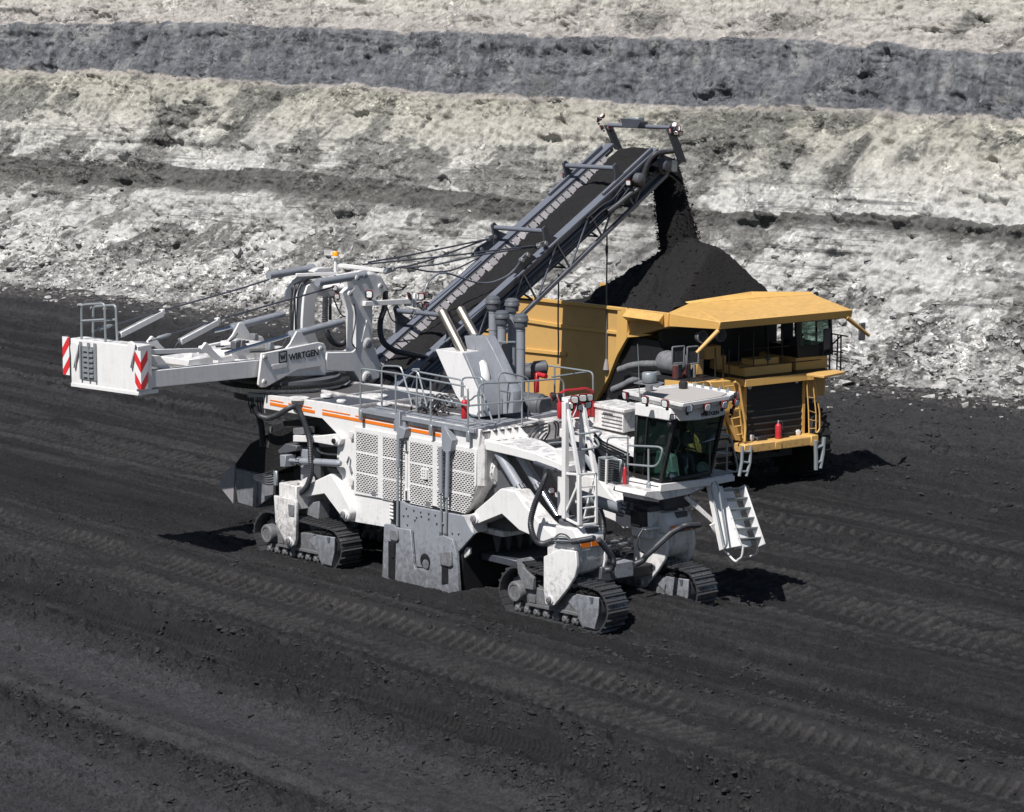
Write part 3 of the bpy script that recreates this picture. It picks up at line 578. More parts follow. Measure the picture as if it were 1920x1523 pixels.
# ================================================================== haul truck
MAT['grille'] = paint("dusty_black_grille", (.016, .017, .020), .5, dirt=.7, dirtcol=(.05, .042, .034), dscale=1.2, lo=.40, hi=.66)
def TP(u, v, **k): return T.P(u, v, **k)
def build_truck():
    r = thing("haul_truck", T.W((-4.5, .8, 0)), "yellow rigid mining dump truck heaped with coal below the conveyor", "dump truck")
    ys = -1.9; CYT = .8; yf = 2 * CYT - ys
    L = T.L
    # ---- dump body: near side plate, far side, floor, front wall
    def sidep(u, v): return L(u, v, y=ys)
    body = thing  # noqa
    px = [(905, 547), (985, 557), (1080, 567), (1253, 587.5), (1252, 612.5), (1196, 629), (1173, 634), (1156, 668), (1140, 709), (1118, 752), (905, 735)]
    side = [sidep(*q) for q in px]
    far = [np.array((p[0], yf, p[2])) for p in side]
    b = MB(); th = .12
    b.prism([T.W(p) for p in side], T.V((0, th, 0))); b.prism([T.W(p - np.array((0, th, 0))) for p in far], T.V((0, th, 0)))
    xr = side[0][0]
    # floor and front slope as plates between the sides
    low = [side[7], side[8], side[9], side[10]]
    for a, c in zip(low[:-1], low[1:]):
        b.prism([T.W((a[0], ys + th, a[2])), T.W((c[0], ys + th, c[2])), T.W((c[0], ys + th, c[2] + .12)), T.W((a[0], ys + th, a[2] + .12))], T.V((0, yf - ys - 2 * th, 0)))
    fw_ = [side[4], side[5], side[6], side[7]]
    for a, c in zip(fw_[:-1], fw_[1:]):
        b.prism([T.W((a[0], ys + th, a[2])), T.W((c[0], ys + th, c[2])), T.W((c[0] - .1, ys + th, c[2] + .02)), T.W((a[0] - .1, ys + th, a[2] + .02))], T.V((0, yf - ys - 2 * th, 0)))
    body = b.build("dump_body", 'yellow_dusty', r, .012)
    # ribs along the side
    def strip(name, pts, y0, th_, mat='yellow', bevel=.01, par=body):
        q = [L(u, v, y=y0) for u, v in pts]; return MB().prism([T.W(p) for p in q], T.V((0, th_, 0))).build(name, mat, par, bevel)
    strip("top_rail", [(905, 547), (1080, 567), (1164, 577), (1164, 583), (1080, 573.5), (905, 553.5)], ys - .10, .10)
    strip("side_rib", [(905, 585), (1070, 611), (1166, 622.5), (1166, 628.5), (1070, 618), (905, 592)], ys - .07, .07, 'yellow')
    strip("side_rib", [(905, 645), (1060, 661), (1060, 668), (905, 652)], ys - .07, .07, 'yellow')
    strip("corner_post", [(1158, 576), (1175, 578), (1175, 634), (1158, 664), (1153, 676)], ys - .09, .09, 'yellow')
    strip("front_post", [(1244, 586.5), (1252.5, 587.5), (1252, 613), (1243, 615)], ys - .10, .10, 'yellow')
    strip("lower_rail", [(1173, 623.5), (1222, 628), (1200, 631.5), (1173, 633.5)], ys - .06, .06, 'yellow')
    # sloped shelf above the inset panel
    s0 = [L(u, v, y=ys - .1) for u, v in ((1176, 579.5), (1245, 588.5))]
    s1 = [L(u, v, y=ys - .5) for u, v in ((1166, 593.5), (1233, 603))]
    s2 = [L(u, v, y=ys - .02) for u, v in ((1177, 603), (1244, 612))]
    MB().prism([T.W(s0[0]), T.W(s1[0]), T.W(s2[0])], np.array(T.W(s0[1])) - np.array(T.W(s0[0]))).build("side_shelf", 'yellow', body, .012)
    # ---- canopy over the cab
    c = MB(); xl = .25
    A = L(1348.7, 602, x=xl); Bq = L(1597.5, 582.5, x=xl); A2 = L(1348.7, 617.5, x=xl); B2 = L(1593, 596, x=xl)
    zt = (A[2] + Bq[2]) / 2; zl = (A2[2] + B2[2]) / 2; yn, yfr = A[1], Bq[1]
    nc = side[3]; fc = np.array((nc[0], yf, nc[2]))           # rear corners of the canopy
    zb = nc[2]
    W_ = T.W
    ridge_n, ridge_f = L(1291, 569.5, z=zb + .16), L(1527, 552.5, z=zb + .24); ridge_m = L(1415, 559.5, z=zb + .24)
    top = [np.array((xl, yn, zt)), np.array((xl, yfr, zt)), ridge_f, ridge_m, ridge_n]
    tri_n = [np.array((xl, yn, zt)), ridge_n, np.array((nc[0], nc[1], zb + .02))]
    tri_f = [np.array((xl, yfr, zt)), np.array((nc[0], yf, zb + .02)), ridge_f]
    for poly in (top, tri_n, tri_f): c.prism([W_(p) for p in poly], (0, 0, -.07))
    can = c.build("canopy", 'yellow', body, .015)
    f = MB(); f.prism([W_((xl, yn, zt)), W_((xl, yfr, zt)), W_((xl - .06, yfr, zl)), W_((xl - .06, yn, zl))], T.V((.05, 0, 0)))
    nb = L(1252, 612, y=ys)
    f.prism([W_((xl, yn - .005, zt)), W_((nc[0] + .03, nc[1] - .02, zb)), W_((nb[0] + .03, nb[1] - .02, nb[2])), W_((xl, yn - .005, zl))], T.V((0, .07, 0)))
    f.prism([W_((xl, yfr, zt)), W_((nc[0], yf, zb)), W_((nb[0], yf, nb[2])), W_((xl, yfr, zl))], T.V((0, -.07, 0)))
    f.build("canopy_lip", 'yellow', body, .012)
    e = MB(); rb = [ridge_n, ridge_m, ridge_f]; rh = [.04, .21, .08]
    for k in range(2):
        a, q = rb[k], rb[k + 1]; e.prism([W_(a), W_(q), W_(q + np.array((-.15, 0, rh[k + 1]))), W_(a + np.array((-.15, 0, rh[k])))], T.V((-.06, 0, 0)))
    e.build("canopy_back_rim", 'yellow', body, .012)
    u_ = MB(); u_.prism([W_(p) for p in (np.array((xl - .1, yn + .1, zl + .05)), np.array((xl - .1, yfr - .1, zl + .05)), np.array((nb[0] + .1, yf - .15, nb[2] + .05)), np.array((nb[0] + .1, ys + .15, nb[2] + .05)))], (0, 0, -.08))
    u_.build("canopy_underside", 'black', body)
    for (p, q) in (((1347, 620), (1306, 662)), ((1587, 595), (1629, 629))):
        xx = xl - .05; a = L(*p, x=xx); d = L(*q, x=xx - .2 if p[0] < 1400 else xx - .1)
        MB().tube([W_(a), W_(lerp(a, d, .5)), W_(d)], [.075, .07, .055], 10).build("mirror_arm", 'yellow_dusty', body)
    # ---- chassis, power module
    fr = MB(); fr.box(T, -11, -.3, .1, .55, 1.15, 1.75); fr.box(T, -11, -.3, 1.05, 1.5, 1.15, 1.75); fr.box(T, -10.0, -.6, -.3, 1.9, .95, 1.35)
    fr.build("chassis_frame", 'black', r, .02)
    gx = -.45
    g = lambda u, v: L(u, v, x=gx)
    zt_, zb_ = g(1397, 711)[2], g(1400, 830)[2]; y0, y1 = g(1397, 711)[1], g(1511, 699)[1]
    m_ = MB(); m_.box(T, -2.5, gx - .06, y0, y1, zb_ - .25, zt_); hood = m_.build("engine_hood", 'yellow', r, .02)
    i0, i1 = g(1401, 718), g(1505.5, 708); iz0 = g(1401, 828)[2]
    fb = MB()
    fb.box(T, gx - .06, gx, y0, y1, i0[2], zt_); fb.box(T, gx - .06, gx, y0, i0[1], zb_ - .02, i0[2]); fb.box(T, gx - .06, gx, i1[1], y1, zb_ - .02, i0[2])
    fb.build("grille_surround", 'yellow', hood, .012)
    gr = MB(); gr.box(T, gx - .10, gx - .045, i0[1], i1[1], iz0, i0[2])
    nsl = 9
    for k in range(nsl):
        z = iz0 + (i0[2] - iz0) * (k + .5) / nsl; gr.box(T, gx - .05, gx - .002, i0[1] + .02, i1[1] - .02, z - .03, z + .012)
    for z in (.5,): gr.box(T, gx - .05, gx - .005, i0[1], i1[1], iz0 + (i0[2] - iz0) * z - .03, iz0 + (i0[2] - iz0) * z + .03)
    gr.build("radiator_grille", 'grille', hood)
    for u, v, s in ((1410.5, 821, 1), (1497, 811.5, 1), (1406, 726, .75), (1494.5, 714.5, .75)):
        p = g(u, v); MB().lathe(W_(p + np.array((-.06, 0, 0))), T.V((1, 0, 0)), [(.08 * s, 0), (.105 * s, .03), (.105 * s, .06), (.09 * s, .065)], 16).build("headlight", 'lens', hood)
    # bumper with its tow block
    bx = .05; q0 = L(1410, 833, x=bx); q1 = L(1410, 849.5, x=bx); yb0 = L(1396, 845, x=bx)[1]; yb1 = L(1533, 818, x=bx)[1]
    bm_ = MB().box(T, bx - .55, bx, yb0, yb1, q1[2], q0[2]).build("bumper", 'yellow_dusty', r, .025)
    yc = L(1459, 836, x=bx)[1]; MB().box(T, bx, bx + .03, yc - .13, yc + .13, q1[2] + .02, q0[2] - .03).build("tow_plate", 'yellow', bm_, .01)
    MB().box(T, bx - .5, bx + .03, yb1 - .30, yb1 + .02, q1[2] - .02, q0[2] + .04).build("bumper_end", 'yellow', bm_, .02)
    # low hanging steps
    def ladder(name, pts_l, pts_r, x, rungs, rad, mat, par, n=8):
        a = [L(*p, x=x) for p in pts_l]; d = [L(*p, x=x) for p in pts_r]; l = MB()
        l.tube([W_(p) for p in a], rad, n); l.tube([W_(p) for p in d], rad, n)
        def on(pl, t):
            s = t * (len(pl) - 1); i = min(int(s), len(pl) - 2); return lerp(pl[i], pl[i + 1], s - i)
        for k in range(rungs):
            t = (k + .5) / rungs; l.tube([W_(on(a, t)), W_(on(d, t))], rad * .8, 6)
        return l.build(name, mat, par)
    ladder("hanging_step", [(1392, 837), (1391, 866), (1386, 893)], [(1408, 837), (1406, 868), (1399, 893)], bx + .05, 3, .055, 'galv', bm_)
    ladder("hanging_step", [(1529, 826), (1530, 855), (1530, 881)], [(1545, 820), (1543, 850), (1538, 878)], bx + .05, 2, .07, 'galv', bm_)
    # access ladders beside the grille
    ladder("access_ladder", [(1355, 718), (1368, 770), (1381, 824)], [(1374, 716), (1386, 766), (1393, 822)], gx + .25, 7, .03, 'yellow', hood)
    ladder("access_ladder", [(1512, 706), (1516, 770), (1517, 812)], [(1523, 704), (1530, 775), (1530, 811)], gx + .15, 5, .022, 'yellow', hood)
    MB().tube([W_(L(u, v, x=gx + .25)) for u, v in ((1520, 702), (1526, 704), (1537, 775), (1537, 806), (1531, 812))], .025, 8, round_=.12).build("hand_rail", 'yellow', hood)
    MB().tube([W_(L(u, v, x=gx + .30)) for u, v in ((1378, 716), (1386, 722), (1398, 800), (1396, 828))], .04, 8, round_=.12).build("hand_rail", 'yellow', hood)
    # ---- front deck with boxes
    dz = L(1512, 699, x=gx)[2] + .02
    dk = MB(); ye0, ye1 = -1.9, 3.5
    dkp = [L(1246, 712, z=dz), L(1305, 717, z=dz), L(1367, 707, z=dz), L(1397, 712, z=dz), L(1512, 699.5, z=dz), L(1552, 697, z=dz)]
    far_x = -3.6
    poly = dkp + [np.array((dkp[-1][0] - .6, yf, dz)), np.array((far_x, yf, dz)), np.array((far_x, dkp[0][1], dz))]
    dk.prism([W_(p) for p in poly], (0, 0, -.10)); deck = dk.build("front_deck", 'black', r)
    ed = MB()
    for a, q in zip(dkp[:-1], dkp[1:]):
        ed.prism([W_(a), W_(q), W_(q + np.array((0, 0, -.24))), W_(a + np.array((0, 0, -.24)))], T.V((.05, -.01, 0)))
    ed.build("deck_edge", 'yellow', deck, .01)
    # fenders
    fp = [L(u, v, x=gx - .2) for u, v in ((1513, 705), (1549, 703), (1547, 741), (1513, 744))]
    MB().prism([W_(p) for p in fp], T.V((-.9, 0, 0))).build("fender", 'yellow_dusty', r, .02)
    fp = [L(u, v, x=gx - .15) for u, v in ((1330, 716), (1398, 712), (1396, 830), (1378, 826), (1350, 760))]
    MB().prism([W_(p) for p in fp], T.V((-.8, 0, 0))).build("fender", 'yellow', r, .02)
    # yellow boxes standing on the deck
    def dbox(name, fl, fr_, h, depth, mat='yellow', x=None):
        a, q = L(*fl, z=dz), L(*fr_, z=dz); hh = h
        return MB().prism([W_(a), W_(q), W_(q + np.array((0, 0, hh))), W_(a + np.array((0, 0, hh)))], T.V((-depth, 0, 0))).build(name, mat, deck, .015)
    dbox("tool_box", (1397, 707), (1485, 697.5), .30, 1.5)
    a = L(1411.6, 688.5, x=-1.1); q = L(1460.5, 682.5, x=-1.1); h = L(1411.6, 675, x=-1.1)[2] - a[2]
    MB().prism([W_(a), W_(q), W_(q + np.array((0, 0, h))), W_(a + np.array((0, 0, h)))], T.V((-.6, 0, 0))).build("battery_box", 'yellow', deck, .015)
    MB().prism([W_(a + np.array((.02, .55, h - .06))), W_(a + np.array((.02, .75, h - .06))), W_(a + np.array((.02, .75, h + .04))), W_(a + np.array((.02, .55, h + .04)))], T.V((-.12, 0, 0))).build("latch", 'dkgrey', deck)
    dbox("cab_base", (1492, 695), (1551.5, 690), .42, 1.9)
    # ---- operator cab at the far side
    z0 = dz + .42; cy0 = L(1494, 660, x=-1.0)[1]; cy1 = cy0 + 1.5; zr = z0 + 1.35
    cb = MB()
    for (x, y) in ((-.95, cy0), (-.95, cy1), (-2.5, cy0), (-2.5, cy1)): cb.bar(W_((x, y, z0)), W_((x - .12, y, zr)), .11)
    cb.box(T, -2.6, -1.0, cy0 - .06, cy1 + .06, zr, zr + .09); cb.box(T, -2.5, -.95, cy0, cy1, z0 - .02, z0 + .38)
    for y in (cy0, cy1): cb.bar(W_((-1.7, y, z0)), W_((-1.75, y, zr)), .07)
    cab = cb.build("cab", 'black', r, .015)
    gl = MB(); gl.prism([W_((-.95, cy0 + .08, z0 + .38)), W_((-.95, cy1 - .08, z0 + .38)), W_((-1.05, cy1 - .08, zr)), W_((-1.05, cy0 + .08, zr))], T.V((.012, 0, 0)))
    gl.build("windscreen", 'glass', cab)
    sc = MB().lathe(W_((-1.75, cy0 + .7, z0 + .55)), T.V((-.5, 0, .8)), [(.19, 0), (.22, .02), (.19, .04)], 18); sc.bar(W_((-1.6, cy0 + .7, z0 + .2)), W_((-1.78, cy0 + .7, z0 + .58)), .05); sc.build("steering_wheel", 'dkgrey', cab)
    st = MB().box(T, -2.4, -1.95, cy0 + .5, cy0 + 1.0, z0 + .2, z0 + .45); st.box(T, -2.45, -2.3, cy0 + .5, cy0 + 1.0, z0 + .4, z0 + 1.05); st.build("seat", 'seat', cab, .04)
    # side walkway and railings at the cab
    wk = [L(1512, 701, z=dz + .02), L(1545, 705, z=dz + .02), L(1586, 697, z=dz + .02), L(1556, 692, z=dz + .02)]
    MB().prism([W_(p) for p in wk], (0, 0, -.08)).build("walkway", 'yellow_dusty', deck, .01)
    rl = MB()
    def rail(pts, x=None, z=None, rad=.028, y=None):
        k = {'x': x} if x is not None else {'y': y}
        rl.tube([W_(L(u, v, **k)) for u, v in pts], rad, 6, round_=.08)
    for p in ([(1542, 700), (1543, 655)], [(1555, 696), (1557, 631)], [(1569, 693), (1571, 628)], [(1576, 697), (1577, 630)]): rail(p, x=-.9)
    rail([(1543, 656), (1557, 634), (1560, 626), (1589, 631)], x=-.9); rail([(1543, 668), (1557, 658), (1580, 661)], x=-.9); rail([(1556, 650), (1577, 630)], x=-.9)
    rail([(1537, 648), (1550, 636), (1553, 624)], x=-.9)
    for u, vt, vb in ((1385, 628, 686), (1413, 622, 688), (1440, 620, 685), (1466, 620, 682)): rail([(u, vb), (u, vt)], x=-.85, rad=.022)
    rail([(1393, 657), (1440, 652), (1480, 649)], x=-.85, rad=.022)
    for u, vt, vb in ((1318, 657, 713), (1341, 652, 709), (1356, 655, 707), (1367, 656, 703), (1292, 676, 717)): rail([(u, vb), (u, vt)], x=-.8, rad=.022)
    rl.tube([W_((-.85, L(1385, 680, x=-.85)[1], dz + .3)), W_((-.85, L(1545, 680, x=-.85)[1], dz + .3))], .015, 5)
    rl.build("deck_railing", 'black', deck)
    for u, v in ((1552, 636), (1618, 622)):
        p = L(u, v, x=-.4); h = .3 if u > 1600 else .35
        MB().prism([W_(p + np.array((0, -.14, -h))), W_(p + np.array((0, .14, -h))), W_(p + np.array((0, .14, h))), W_(p + np.array((0, -.14, h)))], T.V((-.10, 0, 0))).build("side_mirror", 'dkgrey', cab, .03)
    # grey framed mirrors on the near side, air cleaners, tank, exhausts, accumulators
    for (u0, v0, u1, v1, x) in ((1260, 651, 1282, 680, -1.5), (1288, 651, 1309, 681, -1.3)):
        a, d = L(u0, v0, x=x), L(u1, v1, x=x); o = MB()
        o.box(T, x - .04, x + .01, a[1], d[1], d[2], a[2]); mb = o.build("mirror", 'hose', deck, .02)
        f = MB(); q = [(a[1], a[2]), (d[1], a[2]), (d[1], d[2]), (a[1], d[2])]
        for i in range(4): f.bar(W_((x + .02, *q[i])), W_((x + .02, *q[(i + 1) % 4])), .05)
        f.build("mirror_frame", 'cast', mb, .01)
    for u, v in ((1317, 632), (1352, 628.5)):
        p = L(u, v, x=-1.1); a = MB().lathe(W_(p + np.array((-.2, 0, 0))), T.V((1, 0, 0)), [(.16, 0), (.20, .05), (.20, .16), (.21, .20), (.17, .20), (.06, .12)], 20)
        ac = a.build("air_cleaner", 'dkgrey', deck); ring = MB()
        th_ = [2 * math.pi * k / 24 for k in range(25)]; ring.tube([W_(p + np.array((.01, .20 * math.cos(t), .20 * math.sin(t)))) for t in th_], .022, 6, caps=False); ring.build("rim", 'cast', ac)
    p = L(1241, 677, x=-3.0); MB().lathe(W_(p), T.V((1, 0, 0)), [(.05, -.12), (.24, -.04), (.34, .08), (.385, .25), (.385, .9), (.34, 1.05), (.1, 1.2)], 24).build("air_tank", 'cast', deck)
    for k, u in enumerate((1275, 1291, 1301)):
        a = L(u, 684, x=-1.7); d = L(u, 708, x=-1.7); MB().cyl(W_(a), W_(d), .075).build("accumulator", 'cast' if k else 'dkgrey', deck)
    for k, u in enumerate((1284, 1267)):
        a = L(u, 686, x=-1.9); d = L(u, 710, x=-1.9); MB().cyl(W_(a), W_(d), .11).build("accumulator", 'rust', deck)
    for (u0, v0, u1, v1) in ((1307, 674, 1320, 702), (1326, 650, 1352, 672), (1345, 668, 1362, 692)):
        a, d = L(u0, v0, x=-1.9), L(u1, v1, x=-1.9); MB().box(T, -2.3, -1.9, a[1], d[1], d[2], a[2]).build("service_box", 'yellow_dusty', deck, .02)
    for pts in (((1236, 683), (1205, 683), (1184, 686), (1162, 694)), ((1236, 702), (1206, 708), (1180, 716), (1172, 722), (1150, 731))):
        q = [L(u, v, y=-2.05) for u, v in pts]; MB().tube([W_(p) for p in q], .125, 14, round_=.2).build("exhaust_stack", 'cast', r)
    # black inner panel under the front of the body and mud flap
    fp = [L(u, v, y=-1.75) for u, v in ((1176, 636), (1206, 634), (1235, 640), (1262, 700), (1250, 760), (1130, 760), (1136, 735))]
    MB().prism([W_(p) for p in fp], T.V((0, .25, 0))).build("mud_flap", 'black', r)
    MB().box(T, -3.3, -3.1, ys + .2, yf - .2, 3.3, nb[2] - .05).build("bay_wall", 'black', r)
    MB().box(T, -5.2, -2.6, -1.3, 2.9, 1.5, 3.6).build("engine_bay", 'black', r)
    # ---- wheels
    def wheel(x, y, s):
        w = MB(); R_ = 1.32; wd = .74
        w.lathe(W_((x, y, R_)), T.V((0, s, 0)), [(.62, -.02), (.70, 0), (1.18, 0), (1.28, .06), (R_, .18), (R_, wd - .18), (1.28, wd - .06), (1.18, wd), (.70, wd), (.62, wd)], 40)
        for k in range(28):
            t = 2 * math.pi * k / 28; c0 = np.array((x + R_ * math.cos(t), y + s * .04, R_ + R_ * math.sin(t))); c1 = c0 + np.array((0, s * (wd - .08), 0)); w.bar(W_(c0), W_(c1), .10, .07, T.V((math.cos(t), 0, math.sin(t))))
        o = w.build("wheel", 'tyre', r)
        MB().lathe(W_((x, y - s * .06, R_)), T.V((0, s, 0)), [(.66, .05), (.64, .0), (.50, .02), (.34, -.04), (.30, -.10), (.22, -.10)], 24).build("rim", 'yellow_dusty', o)
        return o
    wheel(-1.55, -1.75, 1); wheel(-1.55, 3.35, -1)
    for y, s in ((-1.8, 1), (-1.0, 1), (3.4, -1), (2.6, -1)): wheel(-6.2, y, s)
    MB().cyl(W_((-1.55, -1.1, 1.3)), W_((-1.55, 2.7, 1.3)), .28).cyl(W_((-6.2, -1.1, 1.3)), W_((-6.2, 2.7, 1.3)), .45).build("axle", 'black', r)
    return r
TRUCK = build_truck()

def build_load():
    # coal heap carried in the body, coal falling onto it, coal riding on the belt
    ys = -1.78; yf = 3.38; apex = T.L(1291, 452, y=1.7); L = T.L
    nx, ny = 150, 110; xs = np.linspace(-14.2, -3.4, nx); ysv = np.linspace(ys, yf, ny); X, Y = np.meshgrid(xs, ysv)
    kx0 = (apex[0] - L(1148, 572, y=apex[1])[0])
    dx = X - apex[0]; dy = Y - apex[1]; za = apex[2] + .38; pr_, pl_ = L(1520, 548, y=apex[1]), L(1125, 578, y=apex[1])
    sr, sl_, sy_ = (za - pr_[2]) / (pr_[0] - apex[0]), (za - pl_[2]) / (apex[0] - pl_[0]), np.where(dy < 0, (za - 5.2) / 3.3, 1.25)
    d = np.sqrt((np.where(dx < 0, sl_, sr) * dx) ** 2 + (sy_ * dy) ** 2 + .10); Z = za - d * (1.03 - .03 * d)
    Z += .16 * fbm(X * 1.3, Y * 1.3, 5, 301, .6) + .09 * np.abs(fbm(X * 5, Y * 5, 3, 303, .65))
    Z -= .14 * bumpf((dx + .9 * dy + .9 + .2 * perlin(X, Y, 4)), 0, .18) * (dy < 0) + .1 * bumpf((dx + .5 * dy + .2), 0, .12) * (dy < 0)
    ztop = 5.30
    edge = np.minimum(np.minimum(Y - ys, yf - Y) * .75, np.minimum(X + 14.2, -3.4 - X) * .6)
    rim_z = np.interp(X, [-14.2, -5.4, -4.6, -3.4], [5.12, 5.30, 5.75, 5.8])
    Z = np.maximum(np.minimum(Z, rim_z + .05 + np.clip(edge, 0, 9) * 3.0), rim_z - .25)
    Wp = np.stack([X, Y, Z], -1) @ T.R.T + T.o
    g = grid_mesh("coal_heap", Wp[..., 0], Wp[..., 1], Wp[..., 2], MAT['coal'])
    tag(g, "steep black coal heap piled in the truck body", "coal heap", kind="stuff")
    rr = RNG; n = 1500; ii = rr.randint(2, ny - 2, n); jj = rr.randint(2, nx - 2, n)
    # falling stream: ragged column of coal leaving the belt end
    tipn = np.array(K.P(1243, 318, y=0)); a = np.array(T.P(1287, 505, y=1.7))
    tip0 = K.P(1250, 300, y=0)
    ns, nth = 60, 48; V_ = []
    for i in range(ns):
        t = i / (ns - 1); cu = np.interp(t, [0, .2, .5, .8, 1], [1248, 1252, 1263, 1275, 1287]); cv = 300 + (500 - 300) * t
        wl = np.interp(t, [0, .15, .5, .85, 1], [20, 27, 32, 38, 62]); 
        f = lerp(K.LI(tip0), K.LI(a), t)
        c = K.L(cu, cv, y=f[1]); p = np.array(K.W(c)) if t < .999 else np.array(K.W(c)); sc_ = np.linalg.norm(p - CAM) / FPX
        R_ = wl * sc_
        for k in range(nth):
            th = 2 * math.pi * k / nth; q = 1 + .06 * perlin(np.array([k * .33 + 3]), np.array([i * .22]), 5)[0] + .05 * perlin(np.array([k * 1.3]), np.array([i * .9]), 6)[0] + .025 * rr.randn()
            V_.append(p + (_rt * math.cos(th) + np.array([_vh[0], _vh[1], 0]) * math.sin(th) * .8) * R_ * q)
    F = [(i * nth + k, i * nth + (k + 1) % nth, (i + 1) * nth + (k + 1) % nth, (i + 1) * nth + k) for i in range(ns - 1) for k in range(nth)]
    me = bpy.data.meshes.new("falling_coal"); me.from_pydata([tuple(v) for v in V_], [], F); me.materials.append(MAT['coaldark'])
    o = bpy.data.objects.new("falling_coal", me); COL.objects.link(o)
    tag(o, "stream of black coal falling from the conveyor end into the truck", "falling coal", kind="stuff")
    # loose lumps round the stream and on the heap
    P_ = []
    for _ in range(1600):
        i = rr.randint(0, ns); k = rr.randint(0, nth); v = V_[i * nth + k]; c = np.mean(V_[i * nth:(i + 1) * nth], 0); P_.append(v + (v - c) * (.01 + .10 * abs(rr.randn())) + rr.randn(3) * .02)
    ro = rocks("coal_spray", np.array(P_), np.clip(np.exp(rr.randn(1600) * .4 - 3.9), .010, .04), MAT['coaldark'], .9)
    tag(ro, "loose coal lumps flying round the falling stream", "coal lumps", kind="stuff")
    P_ = Wp[ii, jj]; ok = P_[:, 2] > 5.6; P_ = P_[ok]
    ro = rocks("heap_lumps", P_, np.clip(np.exp(rr.randn(len(P_)) * .4 - 3.6), .012, .06), MAT['coal'], .8)
    tag(ro, "coal lumps lying on the heap in the truck", "coal lumps", kind="stuff")
build_load()

def build_dust():
    # thin coal dust drifting off the falling stream
    m = bpy.data.materials.new("coal_dust"); m.use_nodes = True; nt = m.node_tree; nt.nodes.remove(nt.nodes["Principled BSDF"]); out = nt.nodes["Material Output"]
    v = N(nt, "ShaderNodeVolumePrincipled"); v.inputs["Color"].default_value = (.16, .15, .15, 1); co = N(nt, "ShaderNodeTexCoord").outputs["Generated"]
    n1 = noise(nt, 3.0, 4, .6, co, .4); vm = N(nt, "ShaderNodeVectorMath", operation='DISTANCE'); vm.inputs[1].default_value = (.5, .5, .5); nt.links.new(co, vm.inputs[0])
    fall = ramp(nt, vm.outputs["Value"], [(.12, (1, 1, 1)), (.48, (0, 0, 0))]); dn = ramp(nt, n1.outputs[0], [(.35, (0, 0, 0)), (.7, (1, 1, 1))])
    nt.links.new(math_(nt, 'MULTIPLY', math_(nt, 'MULTIPLY', fall.outputs[0], dn.outputs[0]), .75), v.inputs["Density"]); nt.links.new(v.outputs[0], out.inputs["Volume"])
    c = np.array(T.P(1215, 500, y=1.9)); b = MB(); b.lathe(c - (0, 0, 1.7), (0, 0, 1), [(.2, 0), (1.5, .5), (2.0, 1.5), (1.7, 2.6), (.9, 3.3), (.1, 3.5)], 24)
    o = b.build("coal_dust", m); tag(o, "thin black dust drifting beside the falling coal", "dust", kind="stuff")
build_dust()
# ================================================================== surface miner
MINER = thing("surface_miner", (0, -1.05, 0), "white surface miner on four crawlers with a long coal conveyor swung over the truck", "mining machine")
def mp(pts, **k): return [M.P(u, v, **k) for u, v in pts]
def kp(pts, **k): return [K.P(u, v, **k) for u, v in pts]
def plate(name, pts, y, th, mat, par=MINER, bevel=.012, fr=M):
    return MB().prism([fr.P(u, v, y=y) for u, v in pts], fr.V((0, th, 0))).build(name, mat, par, bevel)
class MX(MB):                                # builder with several materials on one mesh
    def __init__(s): super().__init__(); s.cuts = []
    def mat(s, m): s.cuts.append((len(s.f), m)); return s
    def build(s, name, parent=None, bevel=0.0):
        names = []; [names.append(m) for _, m in s.cuts if m not in names]
        o = super().build(name, names[0], parent, bevel); me = o.data
        for m in names[1:]: me.materials.append(MAT[m])
        idx = [0] * len(s.f)
        for k, (st, m) in enumerate(s.cuts):
            en = s.cuts[k + 1][0] if k + 1 < len(s.cuts) else len(s.f)
            for i in range(st, en): idx[i] = names.index(m)
        me.polygons.foreach_set("material_index", idx); return o
def work_light(c, d, par, s=.11, up=(0, 0, 1)):
    c, d = V3(c), V3(d).normalized(); b = MX(); u = V3(up); sx = d.cross(u).normalized(); u = sx.cross(d)
    def sq(k, r, ch=.35):
        q = []
        for a, e in ((1, 1 - ch), (1 - ch, 1), (-1 + ch, 1), (-1, 1 - ch), (-1, -1 + ch), (-1 + ch, -1), (1 - ch, -1), (1, -1 + ch)): q.append(c + d * k + sx * a * r + u * e * r)
        return q
    b.mat('black'); b.loft(sq(-s * .9, s * .55), sq(0, s)); b.mat('red'); b.loft(sq(0, s * 1.0), sq(s * .14, s * 1.0)); b.mat('black'); b.loft(sq(s * .14, s * .95), sq(s * .22, s * .95)); b.mat('lens'); b.loft(sq(s * .22, s * .74), sq(s * .3, s * .70))
    b.mat('black'); b.bar(c - d * s * .5 - u * s, c - d * s * .5 - u * s * 1.7, s * .5)
    return b.build("work_light", par)
def hose(pts, r, name="hose", par=MINER, mat='hose', n=8, rings=False, sub=6):
    c = curve(pts, sub); b = MB(); rr = r
    if rings: rr = [r * (1.0 + (.13 if i % 2 else -.05)) for i in range(len(curve(pts, sub * 3)))]; c = curve(pts, sub * 3)
    return b.tube(c, rr, n).build(name, mat, par)
def bolt_disc(c, nrm, r, par, name="pivot_pin", mat='cast', mat2='white'):
    b = MX(); nrm = V3(nrm).normalized(); b.mat(mat2); b.lathe(V3(c) - nrm * .02, nrm, [(r * 1.5, 0), (r * 1.5, .03), (r * 1.35, .045)], 20); b.mat(mat); b.lathe(V3(c) + nrm * .02, nrm, [(r, 0), (r, .05), (r * .8, .06)], 18)
    a = nrm.orthogonal().normalized(); e = nrm.cross(a)
    for k in range(4):
        t = k * math.pi / 2 + .7; q = V3(c) + nrm * .08 + (a * math.cos(t) + e * math.sin(t)) * r * .5; b.cyl(q, q + nrm * .02, r * .16, n=6)
    return b.build(name, par)
YH_ = -2.9; YN = (0, -1, 0)

